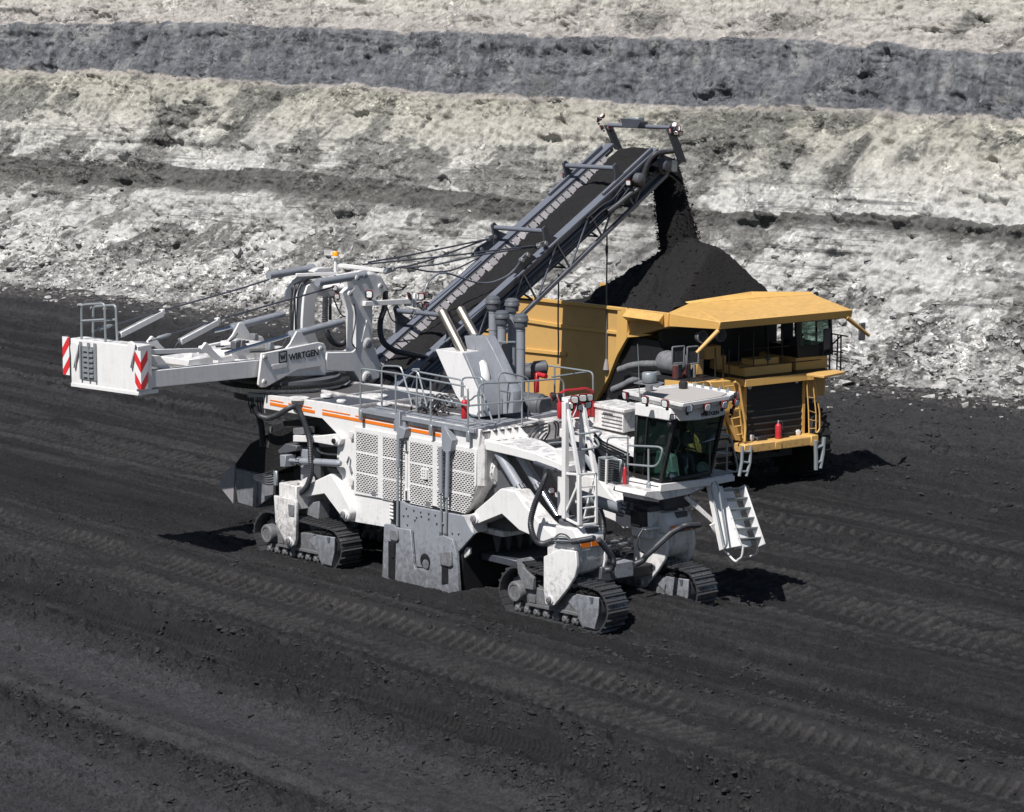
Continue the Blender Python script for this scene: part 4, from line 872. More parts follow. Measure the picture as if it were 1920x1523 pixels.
# ------------------------------------------------------------------ house
def build_house():
    side = [(498, 741), (540, 745), (605, 754), (666, 764.5), (760, 780), (900, 806), (897, 838), (896, 911), (869, 967.5), (800, 953), (735, 939), (733, 986), (718, 988), (648, 976), (657, 968), (652, 938), (640, 893), (631, 878), (633, 815), (604, 785), (493, 766)]
    h = plate("house_side", side, YH_, .10, 'white')
    # front chamfer and hidden core of the house
    cc = mp([(897, 838), (896, 911), (869, 967.5)], y=YH_); c2 = mp([(909, 834), (908.5, 911), (873, 967.5)], y=YH_ + .12)
    MB().prism([cc[0], c2[0], c2[1], cc[1]], (0, .08, 0)).build("edge_panel", 'dirty_white', h); MB().prism([cc[1], c2[1], c2[2], cc[2]], (0, .08, 0)).build("edge_panel", 'dirty_white', h)
    core = mp([(640, 770), (905, 812), (905, 905), (872, 962), (735, 938), (733, 985), (650, 974), (642, 880)], y=YH_ + .10)
    MB().prism(core, (0, 3.5, 0)).build("house_core", 'dirty_white', MINER)
    beam = mp([(500, 743), (640, 762), (640, 790), (604, 784), (495, 766)], y=YH_ + .10)
    MB().prism(beam, (0, 3.5, 0)).build("rear_beam", 'dark', MINER, .01)
    far = [p + np.array((0, 3.72, 0)) for p in mp(side, y=YH_)]
    MB().prism(far, (0, -.10, 0)).build("house_side", 'white', MINER)
    # orange stripes, broken where brackets cross
    def zx(u, v): p = M.P(u, v, y=YH_ - .012); return p
    def stripe(segs, t, b):
        for (u0, u1) in segs:
            q = [zx(u0, t(u0)), zx(u1, t(u1)), zx(u1, b(u1)), zx(u0, b(u0))]
            MB().prism(q, (0, .016, 0)).build("orange_stripe", 'orange', h)
    lin = lambda a, b_: (lambda u: a + (b_ - a) * (u - 506) / (825 - 506))
    stripe([(506, 590), (604, 738), (762, 826)], lin(754.3, 813.6), lin(759.6, 819.6)); stripe([(506, 531), (540, 584), (604, 656), (666, 736), (762, 804), (814, 826)], lin(749.3, 808.0), lin(751.2, 810.2))
    # louvre block and lower body
    lv = MB(); a = M.P(731, 942, y=YH_); d = M.P(744, 978, y=YH_)
    for k in range(5):
        z = lerp(a, d, (k + .5) / 5)[2]; lv.prism([(a[0], YH_ - .03, z + .03), (d[0], YH_ - .03, z + .03), (d[0], YH_ + .10, z + .10), (a[0], YH_ + .10, z + .10)], (0, 0, -.03))
    lv.build("louvre", 'white', h)
    MB().box(M, a[0], d[0] + .4, YH_ + .10, YH_ + .25, d[2], a[2]).build("louvre_back", 'black', h)
    # service doors with perforated panels
    yd = YH_ - .045
    doors = [[(663, 800), (763, 818), (763, 946), (716, 936), (715, 935), (663.5, 926)], [(764, 818), (893, 842), (892.5, 909), (867, 964), (764, 946)]]
    cols = [[(668, 708), (717.5, 759)], [(768.5, 810.5), (819.5, 889)]]
    top = lambda u: 809 + (u - 668) * .188; PZ = 36.2
    for di, pts in enumerate(doors):
        q = mp(pts, y=yd); dr = MB().prism(q, (0, .045, 0)).build("service_door", 'white', MINER, .01)
        for (u0, u1) in cols[di]:
            for rrow in range(3):
                dv = rrow * 39.0; hh = 34.5 + (1.5 if u0 > 700 else 0)
                sl = .188 + .008 * rrow
                t0 = top(u0) + dv + (0 if u0 < 700 else 1.0 * rrow); t1 = t0 + (u1 - u0) * sl
                poly = [(u0, t0), (u1, t1), (u1, t1 + hh), (u0, t0 + hh)]
                if u1 > 880 and rrow == 2: poly = [(u0, t0), (u1 - 2, t1), (u1 - 9, t1 + hh * .55), (u1 - 17, t1 + hh * .86), (u0, t0 + hh - 2)]
                w = mp(poly, y=yd - .006); MB().prism(w, (0, .008, 0)).build("vent_panel", 'perf', dr)
        if di == 0:
            for u, v in ((660, 815), (660, 903)): MB().box(M, M.P(u, v, y=yd)[0] - .07, M.P(u, v, y=yd)[0] + .07, yd - .05, yd, M.P(u, v, y=yd)[2] - .12, M.P(u, v, y=yd)[2] + .10).build("hinge", 'dirty_white', dr, .015)
        else:
            for u, v in ((764, 836), (764, 928)):
                p = M.P(u, v, y=yd); b = MX(); b.mat('white'); b.box(M, p[0] - .09, p[0] + .05, yd - .05, yd, p[2] - .15, p[2] + .15); b.mat('black'); b.cyl(p + np.array((.02, -.06, -.12)), p + np.array((.02, -.06, .12)), .025, n=8); b.build("hinge", dr)
            p = M.P(801, 889, y=yd); b = MX(); b.mat('white'); b.box(M, p[0] - .25, p[0] + .07, yd - .012, yd - .002, p[2] - .16, p[2] + .17); b.mat('dirty_white'); b.box(M, p[0] - .03, p[0] + .05, yd - .06, yd, p[2] - .14, p[2] + .13)
            b.mat('black'); b.box(M, p[0] - .12, p[0] + .05, yd - .02, yd - .012, p[2] - .19, p[2] - .16); [b.box(M, p[0] - .2 + .07 * i, p[0] - .165 + .07 * i, yd - .016, yd - .011, p[2] - .09 + .075 * j, p[2] - .065 + .075 * j) for i in range(2) for j in range(3)]
            b.build("door_handle", dr)
        for u, v in (((701, 925),) if di == 0 else ((803, 945),)):
            p = M.P(u, v, y=yd - .01); MB().box(M, p[0] - .10, p[0] + .08, yd - .02, yd, p[2] - .06, p[2] + .06).build("door_label", 'cast', dr)
    p = M.P(651, 885, y=YH_ - .02); lk = MB(); lk.tube([M.P(u, v, y=YH_ - .03) for u, v in ((650, 868), (654, 856), (657, 862), (656, 872), (660, 885), (658, 888), (655, 874))], .018, 6); lk.build("door_latch", 'cast', h)
    return h
build_house()

def build_deck():
    zr, zf = 4.56, 4.64
    d = MB(); pts = [(-8.1, -2.82, zr), (1.75, -2.82, zf), (1.75, .78, zf), (-8.1, .78, zr)]
    pts = [(a, b, c - .04) for a, b, c in pts]; d.prism(pts, (0, 0, -.05)); dk = d.build("upper_deck", 'deck', MINER)
    j = MB()
    for x in (-6.2, -4.3, -2.4, -.4): j.box(M, x - .03, x + .03, -2.8, .76, 4.55, zr + (x + 8.1) / 9.85 * (zf - zr) + .012)
    j.box(M, -8, 1.7, -1.25, -1.19, 4.5, 4.60)
    j.build("deck_seam", 'dirty_white', dk)
    # grey walkway with kick plate
    z = 4.67; w = MB()
    P0 = [(-3.35, -2.99), (1.60, -2.99), (1.0, -.09), (.84, .95), (-.9, .95), (-.6, -2.2), (-3.35, -2.2)]
    w.prism([(x, y, z) for x, y in P0], (0, 0, -.06)); wk = w.build("walkway", 'grey', MINER, .008)
    e = MB()
    for (a, b) in (((-3.35, -3.0), (1.62, -3.0)), ((1.62, -3.0), (1.01, -.09)), ((1.01, -.09), (.85, .95))):
        a3, b3 = np.array((*a, z + .03)), np.array((*b, z + .03)); n = np.array((b[1] - a[1], -(b[0] - a[0]), 0)); n = n / np.linalg.norm(n) * .03
        e.prism([a3, b3, b3 - (0, 0, .13), a3 - (0, 0, .13)], n)
    e.build("kick_plate", 'grey', wk, .008)
    g = MB()
    for k in range(16): g.box(M, -.2 + .105 * k, -.2 + .105 * k + .02, -2.3, .9, z, z + .012) if False else None
    g.box(M, .1, .7, -1.0, -.2, z - .04, z + .015); g.build("floor_hatch", 'dkgrey', wk)
    # clutter on the deck: hoses and valve blocks
    rr = random.Random(3)
    cl = MB()
    for k in range(16):
        a = np.array(M.P(770 + rr.random() * 60, 762 + rr.random() * 8, z=4.66)); b = a + np.array((rr.uniform(.3, 1.0), rr.uniform(-.5, .5), rr.uniform(.0, .25))); c = (a + b) / 2 + np.array((0, 0, rr.uniform(.05, .35)))
        cl.tube(curve([a, c, b], 5), .028, 6)
    cl.build("hose_bundle", 'hose', dk)
    for k in range(9):
        p = np.array(M.P(758 + rr.random() * 90, 752 + rr.random() * 14, z=4.66)); s = rr.uniform(.06, .16)
        MB().box(M, p[0] - s, p[0] + s, p[1] - s * .7, p[1] + s * .7, 4.6, 4.66 + s * 1.2).build("valve_block", rr.choice(['galv', 'dirty_white', 'cast']), dk, .015)
    for (u, v, w_, h_) in ((560, 747, .9, .05), (612, 742, .5, .07), (700, 742, 1.2, .04), (640, 752, .4, .05), (720, 757, .6, .04)):
        p = M.P(u, v, z=4.62); MB().lathe(p - np.array((0, 0, .03)), (0, 0, 1), [(w_ * .35, 0), (w_ * .35, h_), (w_ * .28, h_ + .02)], 16).build("filler_cap", 'white', dk)
    return wk
WALKWAY = build_deck()

def guard(paths, fr=M, rad=.026, par=None, name="guard_rail", mat='galv', rnd=.14):
    b = MB()
    for pts in paths: b.tube(pts, rad, 7, round_=rnd)
    return b.build(name, mat, par or MINER)
def build_rails():
    y = -3.03
    m = lambda *pts, **k: mp(pts, **k)
    near = [m((676, 778), (676, 691), (742, 700), (807.5, 713), (877.5, 725.5), (877.5, 820), y=y), m((676, 720), (742, 731.5), (807.5, 746), (877.5, 761), y=y)]
    near += [m((742, 702), (742, 798), y=y), m((807.5, 714), (807.5, 806), y=y)]
    guard(near)
    for u, v in ((676, 778), (742, 798), (807.5, 806), (877.5, 818)):
        p = M.P(u, v, y=y - .02); MB().box(M, p[0] - .06, p[0] + .06, y - .05, y + .02, p[2] - .16, p[2] + .14).build("post_bracket", 'galv', MINER, .01)
    x = 1.75
    X = lambda pts, x: [M.P(u, v, x=x) for u, v in pts]
    fr = [X([(881, 761), (978, 752), (1036, 746)], x - .1), X([(898, 760), (897, 724), (905, 719), (978, 716), (1050, 710), (1057, 716), (1057, 760)], x - .15)]
    fr += [X([(978.7, 715), (978.7, 812)], x - .1)]
    guard(fr)
    inner = [X([(936, 790), (934, 704), (942, 698), (986, 707), (991, 713), (990, 786)], .9), X([(938, 733), (985, 741)], .9)]
    guard(inner)
    yf = 1.0
    far = [m((985, 681), (1045, 688), (1107, 697), (1112, 702), (1112, 735), y=yf + 1.2), X([(1035, 707), (1105, 697)], -.2), m((1040, 688), (1040, 742), y=yf + 1.0)]
    guard(far)
    # gate hoops by the ladder opening
    yi = -2.3
    guard([m((716, 762), (715.5, 690), (720, 686), (748, 687), (753, 691), (773, 763), y=yi)]); guard([m((781, 772), (782, 697), (788, 692), (770, 693), (784, 697), (800, 762), y=yi + .1)][0:1])
    guard([m((787, 698), (862, 712), (868, 716), (868, 745), (874, 752), (884, 750), (890, 742), (904, 740), y=yi - .2)]); guard([m((865, 745), (866, 712), (872, 708), (900, 708), (905, 714), (905, 780), y=yi - .15)])
    guard([m((906, 738), (924, 792), y=yi - .2)]); guard([m((896, 735), (899, 790), y=yi - .25)])
build_rails()

def build_exhaust():
    a = plate("exhaust_hood", [(816, 655), (867, 661.5), (900, 742), (903, 782), (884, 781), (855, 742)], -1.75, .62, 'white')
    MB().prism(mp([(866, 662), (872, 663), (909, 752), (909, 781), (903, 782), (900, 742)], y=-1.76), (0, .64, 0)).build("hood_edge", 'grey', a, .01)
    b = plate("silencer_casing", [(870, 630), (911, 631.5), (925, 657), (962, 735), (962, 775), (905, 780), (888, 712)], -1.1, .34, 'grey')
    MB().box(M, *(M.P(893, 664, y=-1.06)[0] + d for d in (-.15, .03)), -1.12, -1.04, M.P(893, 664, y=-1.06)[2] - .02, M.P(893, 626, y=-1.06)[2]).build("casing_strap", 'grey', b, .01)
    p = M.P(905, 695, y=-1.12); MB().tube([M.P(900, 672, y=-1.15), M.P(904, 684, y=-1.28), M.P(908, 705, y=-1.36), M.P(910, 735, y=-1.32), M.P(911, 770, y=-1.2)], [.04, .14, .17, .15, .06], 14).build("air_duct", 'white', b)
    for (q0, q1, y) in (((869, 663), (829, 585), -1.45), ((892, 632), (863, 580), -.85)):
        s, e = np.array(M.P(*q0, y=y)), np.array(M.P(*q1, y=y)); d = (e - s) / np.linalg.norm(e - s); t = MB(); n = 16
        t.cyl(s - d * .2, e, .125, n=n)
        t.lathe(e, d, [(.125, 0), (.128, .02), (.11, .02), (.11, -.3)], n)
        t.build("exhaust_pipe", 'pipe', a)
    mb = mp([(1000, 700), (1006, 700), (1006, 737), (1000, 737)], y=.9); MB().prism(mb, (0, .12, 0)).build("red_post", 'red', MINER, .02)
    for (cu, cv, bv, y) in ((976.5, 597, 735, .35), (941, 591, 662, .55), (960, 568, 690, 1.0), (924.5, 563.5, 627, 1.0)):
        top = np.array(M.P(cu, cv, y=y)); bot = np.array(M.P(cu, bv, y=y)); r = .205; bz = min(bot[2], 4.7) - top[2]
        t = MX(); t.mat('grey'); t.lathe(top, (0, 0, 1), [(.125, bz), (.125, -.2), (.105, -.2), (.105, -.1)], 18)
        for z in (-.35, -.85): t.lathe(top + np.array((0, 0, z)), (0, 0, 1), [(.134, 0), (.134, .04)], 18)
        t.mat('capgrey'); t.lathe(top, (0, 0, 1), [(.14, -.24), (r * .9, -.24), (r * .97, -.08), (r * 1.08, -.08), (r * 1.08, -.02), (r * 1.0, .0), (r * .97, .07), (r * .62, .13), (.02, .14)], 24)
        t.build("air_intake", MINER)
    # black silencer drum on the deck, box with fan
    p = np.array(M.P(972, 758, y=.25)); MB().lathe(p, (.95, .25, 0), [(.10, -.1), (.33, 0), (.36, .05), (.36, .75), (.33, .80), (.31, .80), (.31, .9), (.05, .9)], 24).build("turbo_drum", 'dkgrey', MINER)
    q = mp([(925, 645), (940, 645), (938, 690), (927, 690)], y=.2); MB().prism(q, (0, .3, 0)).build("bracket_box", 'dkgrey', MINER, .01)
    MB().bar(M.P(930, 641, y=.4), M.P(967, 641, y=.5), .04).build("brace_bar", 'galv', MINER)
    for (u, v, r_) in ((1008, 690, .2), (990, 700, .25)): MB().lathe(M.P(u, v, y=1.1), (.6, .8, .1), [(.05, -.2), (r_, -.1), (r_, .25), (.05, .3)], 18).build("fan_drum", 'dkgrey', MINER)
    MB().tube(mp([(1000, 700), (1012, 703), (1024, 706)], y=1.0), .07, 10).build("red_pipe", 'red', MINER)
build_exhaust()

# ------------------------------------------------------------------ front of the house: bulkhead, fire system, valve box
def build_front():
    MB().box(M, 1.2, 2.35, -2.35, .4, 1.9, 3.95).build("front_bulkhead", 'dkgrey', MINER, .03)
    MB().box(M, 1.0, 1.72, -2.78, .80, 3.9, 4.6).build("front_cross_beam", 'dirty_white', MINER, .02)
    p = M.P(940, 884, x=1.75); c = MB().lathe((1.3, p[1], p[2]), (1, 0, 0), [(.40, 0), (.40, .44), (.34, .46), (.32, .49), (.05, .50)], 28)
    for k in range(14):
        t = k / 14 * 6.283; c.cyl((1.7, p[1] + .37 * math.cos(t), p[2] + .37 * math.sin(t)), (1.77, p[1] + .37 * math.cos(t), p[2] + .37 * math.sin(t)), .025, n=6)
    c.build("gearbox_cover", 'dirty_white', MINER)
    # valve box with looping hoses
    q = [M.P(u, v, x=2.1) for u, v in ((1026, 791), (1049, 787), (1049, 822), (1026, 826))]; bx = MB().prism(q, (-.35, 0, 0)).build("valve_box", 'dirty_white', MINER, .015)
    q = [M.P(u, v, x=2.0) for u, v in ((1009, 786), (1028, 789), (1028, 792), (1009, 789))]; MB().prism(q, (-.5, 0, 0)).build("box_lid", 'white', bx)
    for pts in (((1026, 794), (1008, 800), (996, 812), (992, 822)), ((1026, 800), (1012, 806), (1001, 818), (998, 826)), ((1026, 806), (1016, 812), (1008, 822), (1003, 828)), ((1025, 812), (1018, 820), (1012, 828), (1006, 832)), ((1040, 790), (1046, 794), (1047, 806), (1046, 818)), ((1038, 792), (1042, 798), (1042, 812), (1041, 822)), ((1030, 796), (1030, 810), (1022, 824), (1018, 836))):
        hose([M.P(u, v, x=2.25 - .01 * i) for i, (u, v) in enumerate(pts)], .026, par=bx)
    hose([M.P(u, v, x=2.3) for u, v in ((1016, 839), (1030, 832), (1048, 830), (1062, 829))], .03, mat='galv', par=bx)
    b = MB().lathe(M.P(1006, 832, x=2.3), (.6, -.3, .4), [(.02, -.15), (.10, -.12), (.12, .1), (.02, .14)], 14); b.build("actuator", 'cast', bx)
    # red fire suppression bottles behind the lamp mast
    for i, (u, v0, v1) in enumerate(((1050, 744, 782), (1056, 742, 783), (1108, 735, 781), (1102, 740, 779), (1110, 752, 782))):
        a, d = M.P(u, v1, x=2.25), M.P(u, v0, x=2.25); MB().lathe(a, np.array(d) - np.array(a), [(.075, 0), (.085, .03), (.085, .42), (.05, .5), (.03, .56)], 12).build("pressure_bottle", 'red', MINER)
    q = [M.P(u, v, x=2.1) for u, v in ((1050, 748), (1102, 742), (1104, 781), (1050, 786))]; rk = MB().prism(q, (-.12, 0, 0)).build("bottle_rack", 'red', MINER, .02)
    hose([M.P(u, v, x=2.35) for u, v in ((1048, 740), (1060, 733), (1080, 731), (1098, 729), (1112, 735))], .04, "bottle_manifold", rk, 'red')
    for (u, v) in ((1068, 772), (1076, 772), (1084, 770)): hose([M.P(u, v - 18, x=2.4), M.P(u - 3, v - 4, x=2.4), M.P(u - 10, v + 12, x=2.4)], .018, par=rk, mat='galv')
    # cooler box on the far side
    q = [M.P(u, v, y=.75) for u, v in ((1112, 757), (1168, 769), (1168, 812), (1112, 800))]; cb = MB().prism(q, (0, .9, 0)).build("cooler_box", 'dirty_white', MINER, .02)
    q = [M.P(u, v, y=.70) for u, v in ((1106, 755), (1170, 768), (1170, 775), (1106, 762))]; MB().prism(q, (0, 1.0, 0)).build("box_lid", 'dirty_white', cb, .015)
    sl = MB()
    for k in range(4):
        v = 781 + k * 7; q = mp([(1128, v - 6), (1166, v + 2), (1166, v + 4), (1128, v - 4)], y=.74); sl.prism(q, (0, .02, 0))
    sl.build("slot", 'dkgrey', cb); sl2 = MB()
    for k in range(7):
        u = 1131 + k * 2.6; q = mp([(u, 772.5 + k * .5), (u + 1.2, 772.8 + k * .5), (u + 1.2, 777 + k * .5), (u, 776.7 + k * .5)], y=.69); sl2.prism(q, (0, .02, 0))
    sl2.build("vent_slot", 'black', cb)
build_front()

# ------------------------------------------------------------------ arms, lift cylinders
def cylinder(p0, p1, r, f, par, rod='chrome', barrel='grey', name="lift_cylinder", collar=True):
    p0, p1 = np.array(p0, float), np.array(p1, float); m = lerp(p0, p1, f); b = MX(); d = (p1 - p0) / np.linalg.norm(p1 - p0)
    b.mat(barrel); b.cyl(p0, m, r, n=20); b.cyl(m - d * .10, m + d * .02, r * 1.16, n=20); b.lathe(p0, -V3(d), [(r, 0), (r * .8, .08), (r * .5, .12)], 16)
    if collar:
        b.mat('black'); a = V3(d).orthogonal().normalized(); e = V3(d).cross(a)
        for k in range(10):
            t = k / 10 * 6.283; q = V3(m) + (a * math.cos(t) + e * math.sin(t)) * r * 1.1; b.cyl(q - V3(d) * .12, q + V3(d) * .05, r * .14, n=6)
    b.mat(rod); b.cyl(m, p1, r * .58, n=16); return b.build(name, par)
def build_front_arms():
    # gooseneck: tapered box sloping from the house to the column
    A = mp([(904, 822), (912, 826), (960, 838), (1003, 850), (1042, 866), (1062, 874), (1062, 890), (1042, 879), (1002, 866), (960, 855), (911, 844), (905, 838)], y=-2.75)
    wd = [1.3, 1.3, 1.15, .80, .58, .5, .5, .58, .80, 1.15, 1.3, 1.3]
    Bq = [p + np.array((0, w, .02)) for p, w in zip(A, wd)]
    g = MB().loft(A, Bq).build("upper_arm", 'white', MINER, .02)
    ribs = MB()
    for k in range(5):
        y = -2.55 + .25 * k; zt = A[1][2] + .02; ribs.prism([(1.62, y, zt + .24), (1.74, y, zt + .22), (2.1, y, zt - .0), (1.62, y, zt - .02)], (0, .05, 0))
    ribs.build("gusset", 'white', g)
    grime = MB(); 
    bx0 = M.P(1043, 870, y=-2.5); MB().box(M, bx0[0], bx0[0] + .45, -2.55, -2.1, bx0[2] - .05, bx0[2] + .42).build("junction_box", 'white', g, .02)
    cp(g, MINER, (0.0, 2.75, 0))
    lo = [(883.5, 970), (890, 958), (916, 936), (936, 918), (941, 916), (966, 921), (985, 948), (1012, 980), (1034, 1000), (1037, 1009), (1030, 1018), (1014, 1020), (998, 1006), (973, 995), (941, 965), (892, 985), (884, 980)]
    l = plate("lower_arm", lo, -3.0, .55, 'white', bevel=.03)
    bolt_disc(M.P(889.5, 973, y=-3.02), YN, .10, l); 
    for k in range(3):
        q = M.P(1014 + 6 * k, 985 + 6 * k, y=-2.95 + .12 * k); MB().prism([q, q + np.array((.18, 0, .0)), q + np.array((.1, 0, .22)), q + np.array((-.02, 0, .2))], (0, .05, 0)).build("pin_lug", 'white', l, .01)
    cp(l, MINER, (0, 3.0, 0))
    for dy in (0, 2.9):
        o = np.array((0, dy, 0))
        cylinder(M.P(934, 848, y=-2.55) + o, M.P(1014, 978, y=-2.55) + o, .135, .55, MINER); cylinder(M.P(965, 838, y=-2.25) + o, M.P(1045, 968, y=-2.25) + o, .125, .60, MINER)
    MB().tube(mp([(1003, 868), (1042, 882)], y=-2.8), .06, 10).build("damper", 'dark', MINER); MB().tube(mp([(1042, 882), (1056, 886)], y=-2.8), .035, 8).build("damper_rod", 'hose', MINER)
    q = mp([(970, 930), (974, 928), (992, 952), (987, 955)], y=-2.75); MB().prism(q, (0, .2, 0)).build("cylinder_guard", 'grey', MINER, .01)
    # steering ram between the two columns, small working lights
    cylinder(M.P(1085, 929, y=-2.0), M.P(1206, 969, y=-.4), .155, .68, MINER, rod='dark', name="steering_ram")
    for u, v in ((1034, 919), (1046, 927)): work_light(M.P(u, v, y=-2.3), (.7, -.6, -.2), MINER, .10)
build_front_arms()

# ------------------------------------------------------------------ crawlers and legs
def build_crawler():
    prof = [(935, 1107.5), (937.5, 1087), (949, 1069.6), (968, 1062), (1030, 1080), (1088, 1095), (1121, 1106), (1134, 1123.5), (1140, 1141), (1139, 1160), (1128.5, 1180), (1111, 1189), (1034, 1169), (955, 1150), (943, 1131)]
    loop = [np.array(M.P(u, v, y=-3.3)) for u, v in prof]; loop = [np.array((p[0], -3.3, max(p[2], .0))) for p in loop]
    pts = curve(loop + [loop[0]], 8)[:-1]; L_ = [0]
    for a, b in zip(pts, pts[1:] + [pts[0]]): L_.append(L_[-1] + np.linalg.norm(b - a))
    n = 46; W = .72; t = MB(); cen = np.mean(pts, 0)
    def at(s):
        s %= L_[-1]; i = int(np.searchsorted(L_, s, 'right') - 1); i = min(i, len(pts) - 1); q = (pts + [pts[0]]); return lerp(q[i], q[i + 1], (s - L_[i]) / max(1e-6, L_[i + 1] - L_[i]))
    pit = L_[-1] / n
    for k in range(n):
        a, b = at(k * pit + .012), at((k + 1) * pit - .012); d = (b - a) / np.linalg.norm(b - a); nn = np.array((-d[2], 0, d[0]))
        if np.dot(nn, a - cen) < 0: nn = -nn
        t.prism([a - nn * .05, b - nn * .05, b, a], (0, W, 0))
        g0 = lerp(a, b, .12); t.prism([g0, g0 + d * .05, g0 + d * .04 + nn * .055, g0 + d * .01 + nn * .055], (0, W, 0))
        m_ = lerp(a, b, .55); t.prism([m_ - d * .06 - nn * .16, m_ + d * .06 - nn * .16, m_ + d * .05 - nn * .05, m_ - d * .05 - nn * .05], (0, .12, 0)) if False else None
        for yy in (.24, .34): t.cyl(m_ + np.array((0, yy, 0)), m_ + np.array((0, yy, 0)) + nn * .02, .022, n=6)
    belt = t.build("crawler_track", 'steel', MINER)
    fr = MB(); y0 = -3.26
    fr.prism(mp([(1010, 1105), (1076, 1113), (1122, 1121), (1122, 1151), (1116, 1182), (1092, 1177.5), (1083, 1160), (1078, 1151), (992, 1129), (988, 1107), (1000, 1098)], y=y0 + .03), (0, .60, 0))
    fr.prism(mp([(989, 1130), (1081, 1149), (1083, 1156), (989, 1136)], y=y0), (0, .08, 0)); fr.prism(mp([(990, 1107), (1004, 1103), (1004, 1132), (991, 1129)], y=y0), (0, .1, 0))
    fr.build("crawler_frame", 'cast', belt, .012)
    plate("idler_cover", [(1062, 1125), (1080, 1114.5), (1122, 1121), (1121.5, 1152), (1115, 1180), (1094, 1175), (1086, 1160), (1080, 1147)], y0 + .0, .05, 'grey', belt, .01)
    p = np.array(M.P(967.5, 1109, y=-3.2)); h = MB(); h.lathe((p[0], -2.75, p[2]), YN, [(.40, 0), (.40, .25), (.28, .30), (.28, .48), (.25, .52), (.19, .52), (.18, .50), (.02, .50)], 28)
    for k in range(12):
        a = k / 12 * 6.283; h.box(Frame((p[0] + .43 * math.cos(a), 0, p[2] + .43 * math.sin(a))), -.06, .06, -2.9, -2.7, -.06, .06)
    h.build("sprocket", 'cast', belt)
    rl = MB(); a, b = np.array(M.P(968, 1140, y=-3.22)), np.array(M.P(1075, 1165, y=-3.22))
    for k in range(7):
        c = lerp(a, b, k / 6); rl.lathe((c[0], -2.9, c[2]), YN, [(.13, 0), (.13, .26), (.10, .28), (.06, .33)], 12)
        c2 = c + np.array((.06, 0, .12)); rl.prism([(c2[0] - .09, -3.2, c2[2] + .05), (c2[0] + .09, -3.2, c2[2] + .05), (c2[0] + .07, -3.2, c2[2] - .06), (c2[0], -3.2, c2[2] - .10), (c2[0] - .07, -3.2, c2[2] - .06)], (0, .1, 0))
    rl.build("track_roller", 'cast', belt)
    p = M.P(1109, 1127, y=y0 - .02); MB().prism(mp([(1105, 1120), (1112, 1121), (1110.5, 1131), (1107.5, 1131)], y=y0 - .02), (0, .03, 0)).build("lifting_eye", 'dkgrey', belt)
    mud = rocks("caked_coal", np.array([M.P(1085 + 45 * random.random() - 8, 1107 + 9 * random.random(), y=-3.15) for _ in range(120)]), np.array([random.uniform(.03, .09) for _ in range(120)]), MAT['coal'], .8)
    adopt(mud, belt); mud["kind"] = "stuff"
    return belt
BELT = build_crawler()
_r0 = M.P(1034, 1169, y=-3.3); _r1 = M.P(556, 1056, y=-3.4)
DREAR = np.array((_r1[0] - _r0[0], -.10, -.05)); DFAR = np.array((0, 3.25, 0))
cp(BELT, MINER, DREAR); cp(BELT, MINER, DFAR); cp(BELT, MINER, DREAR + DFAR)
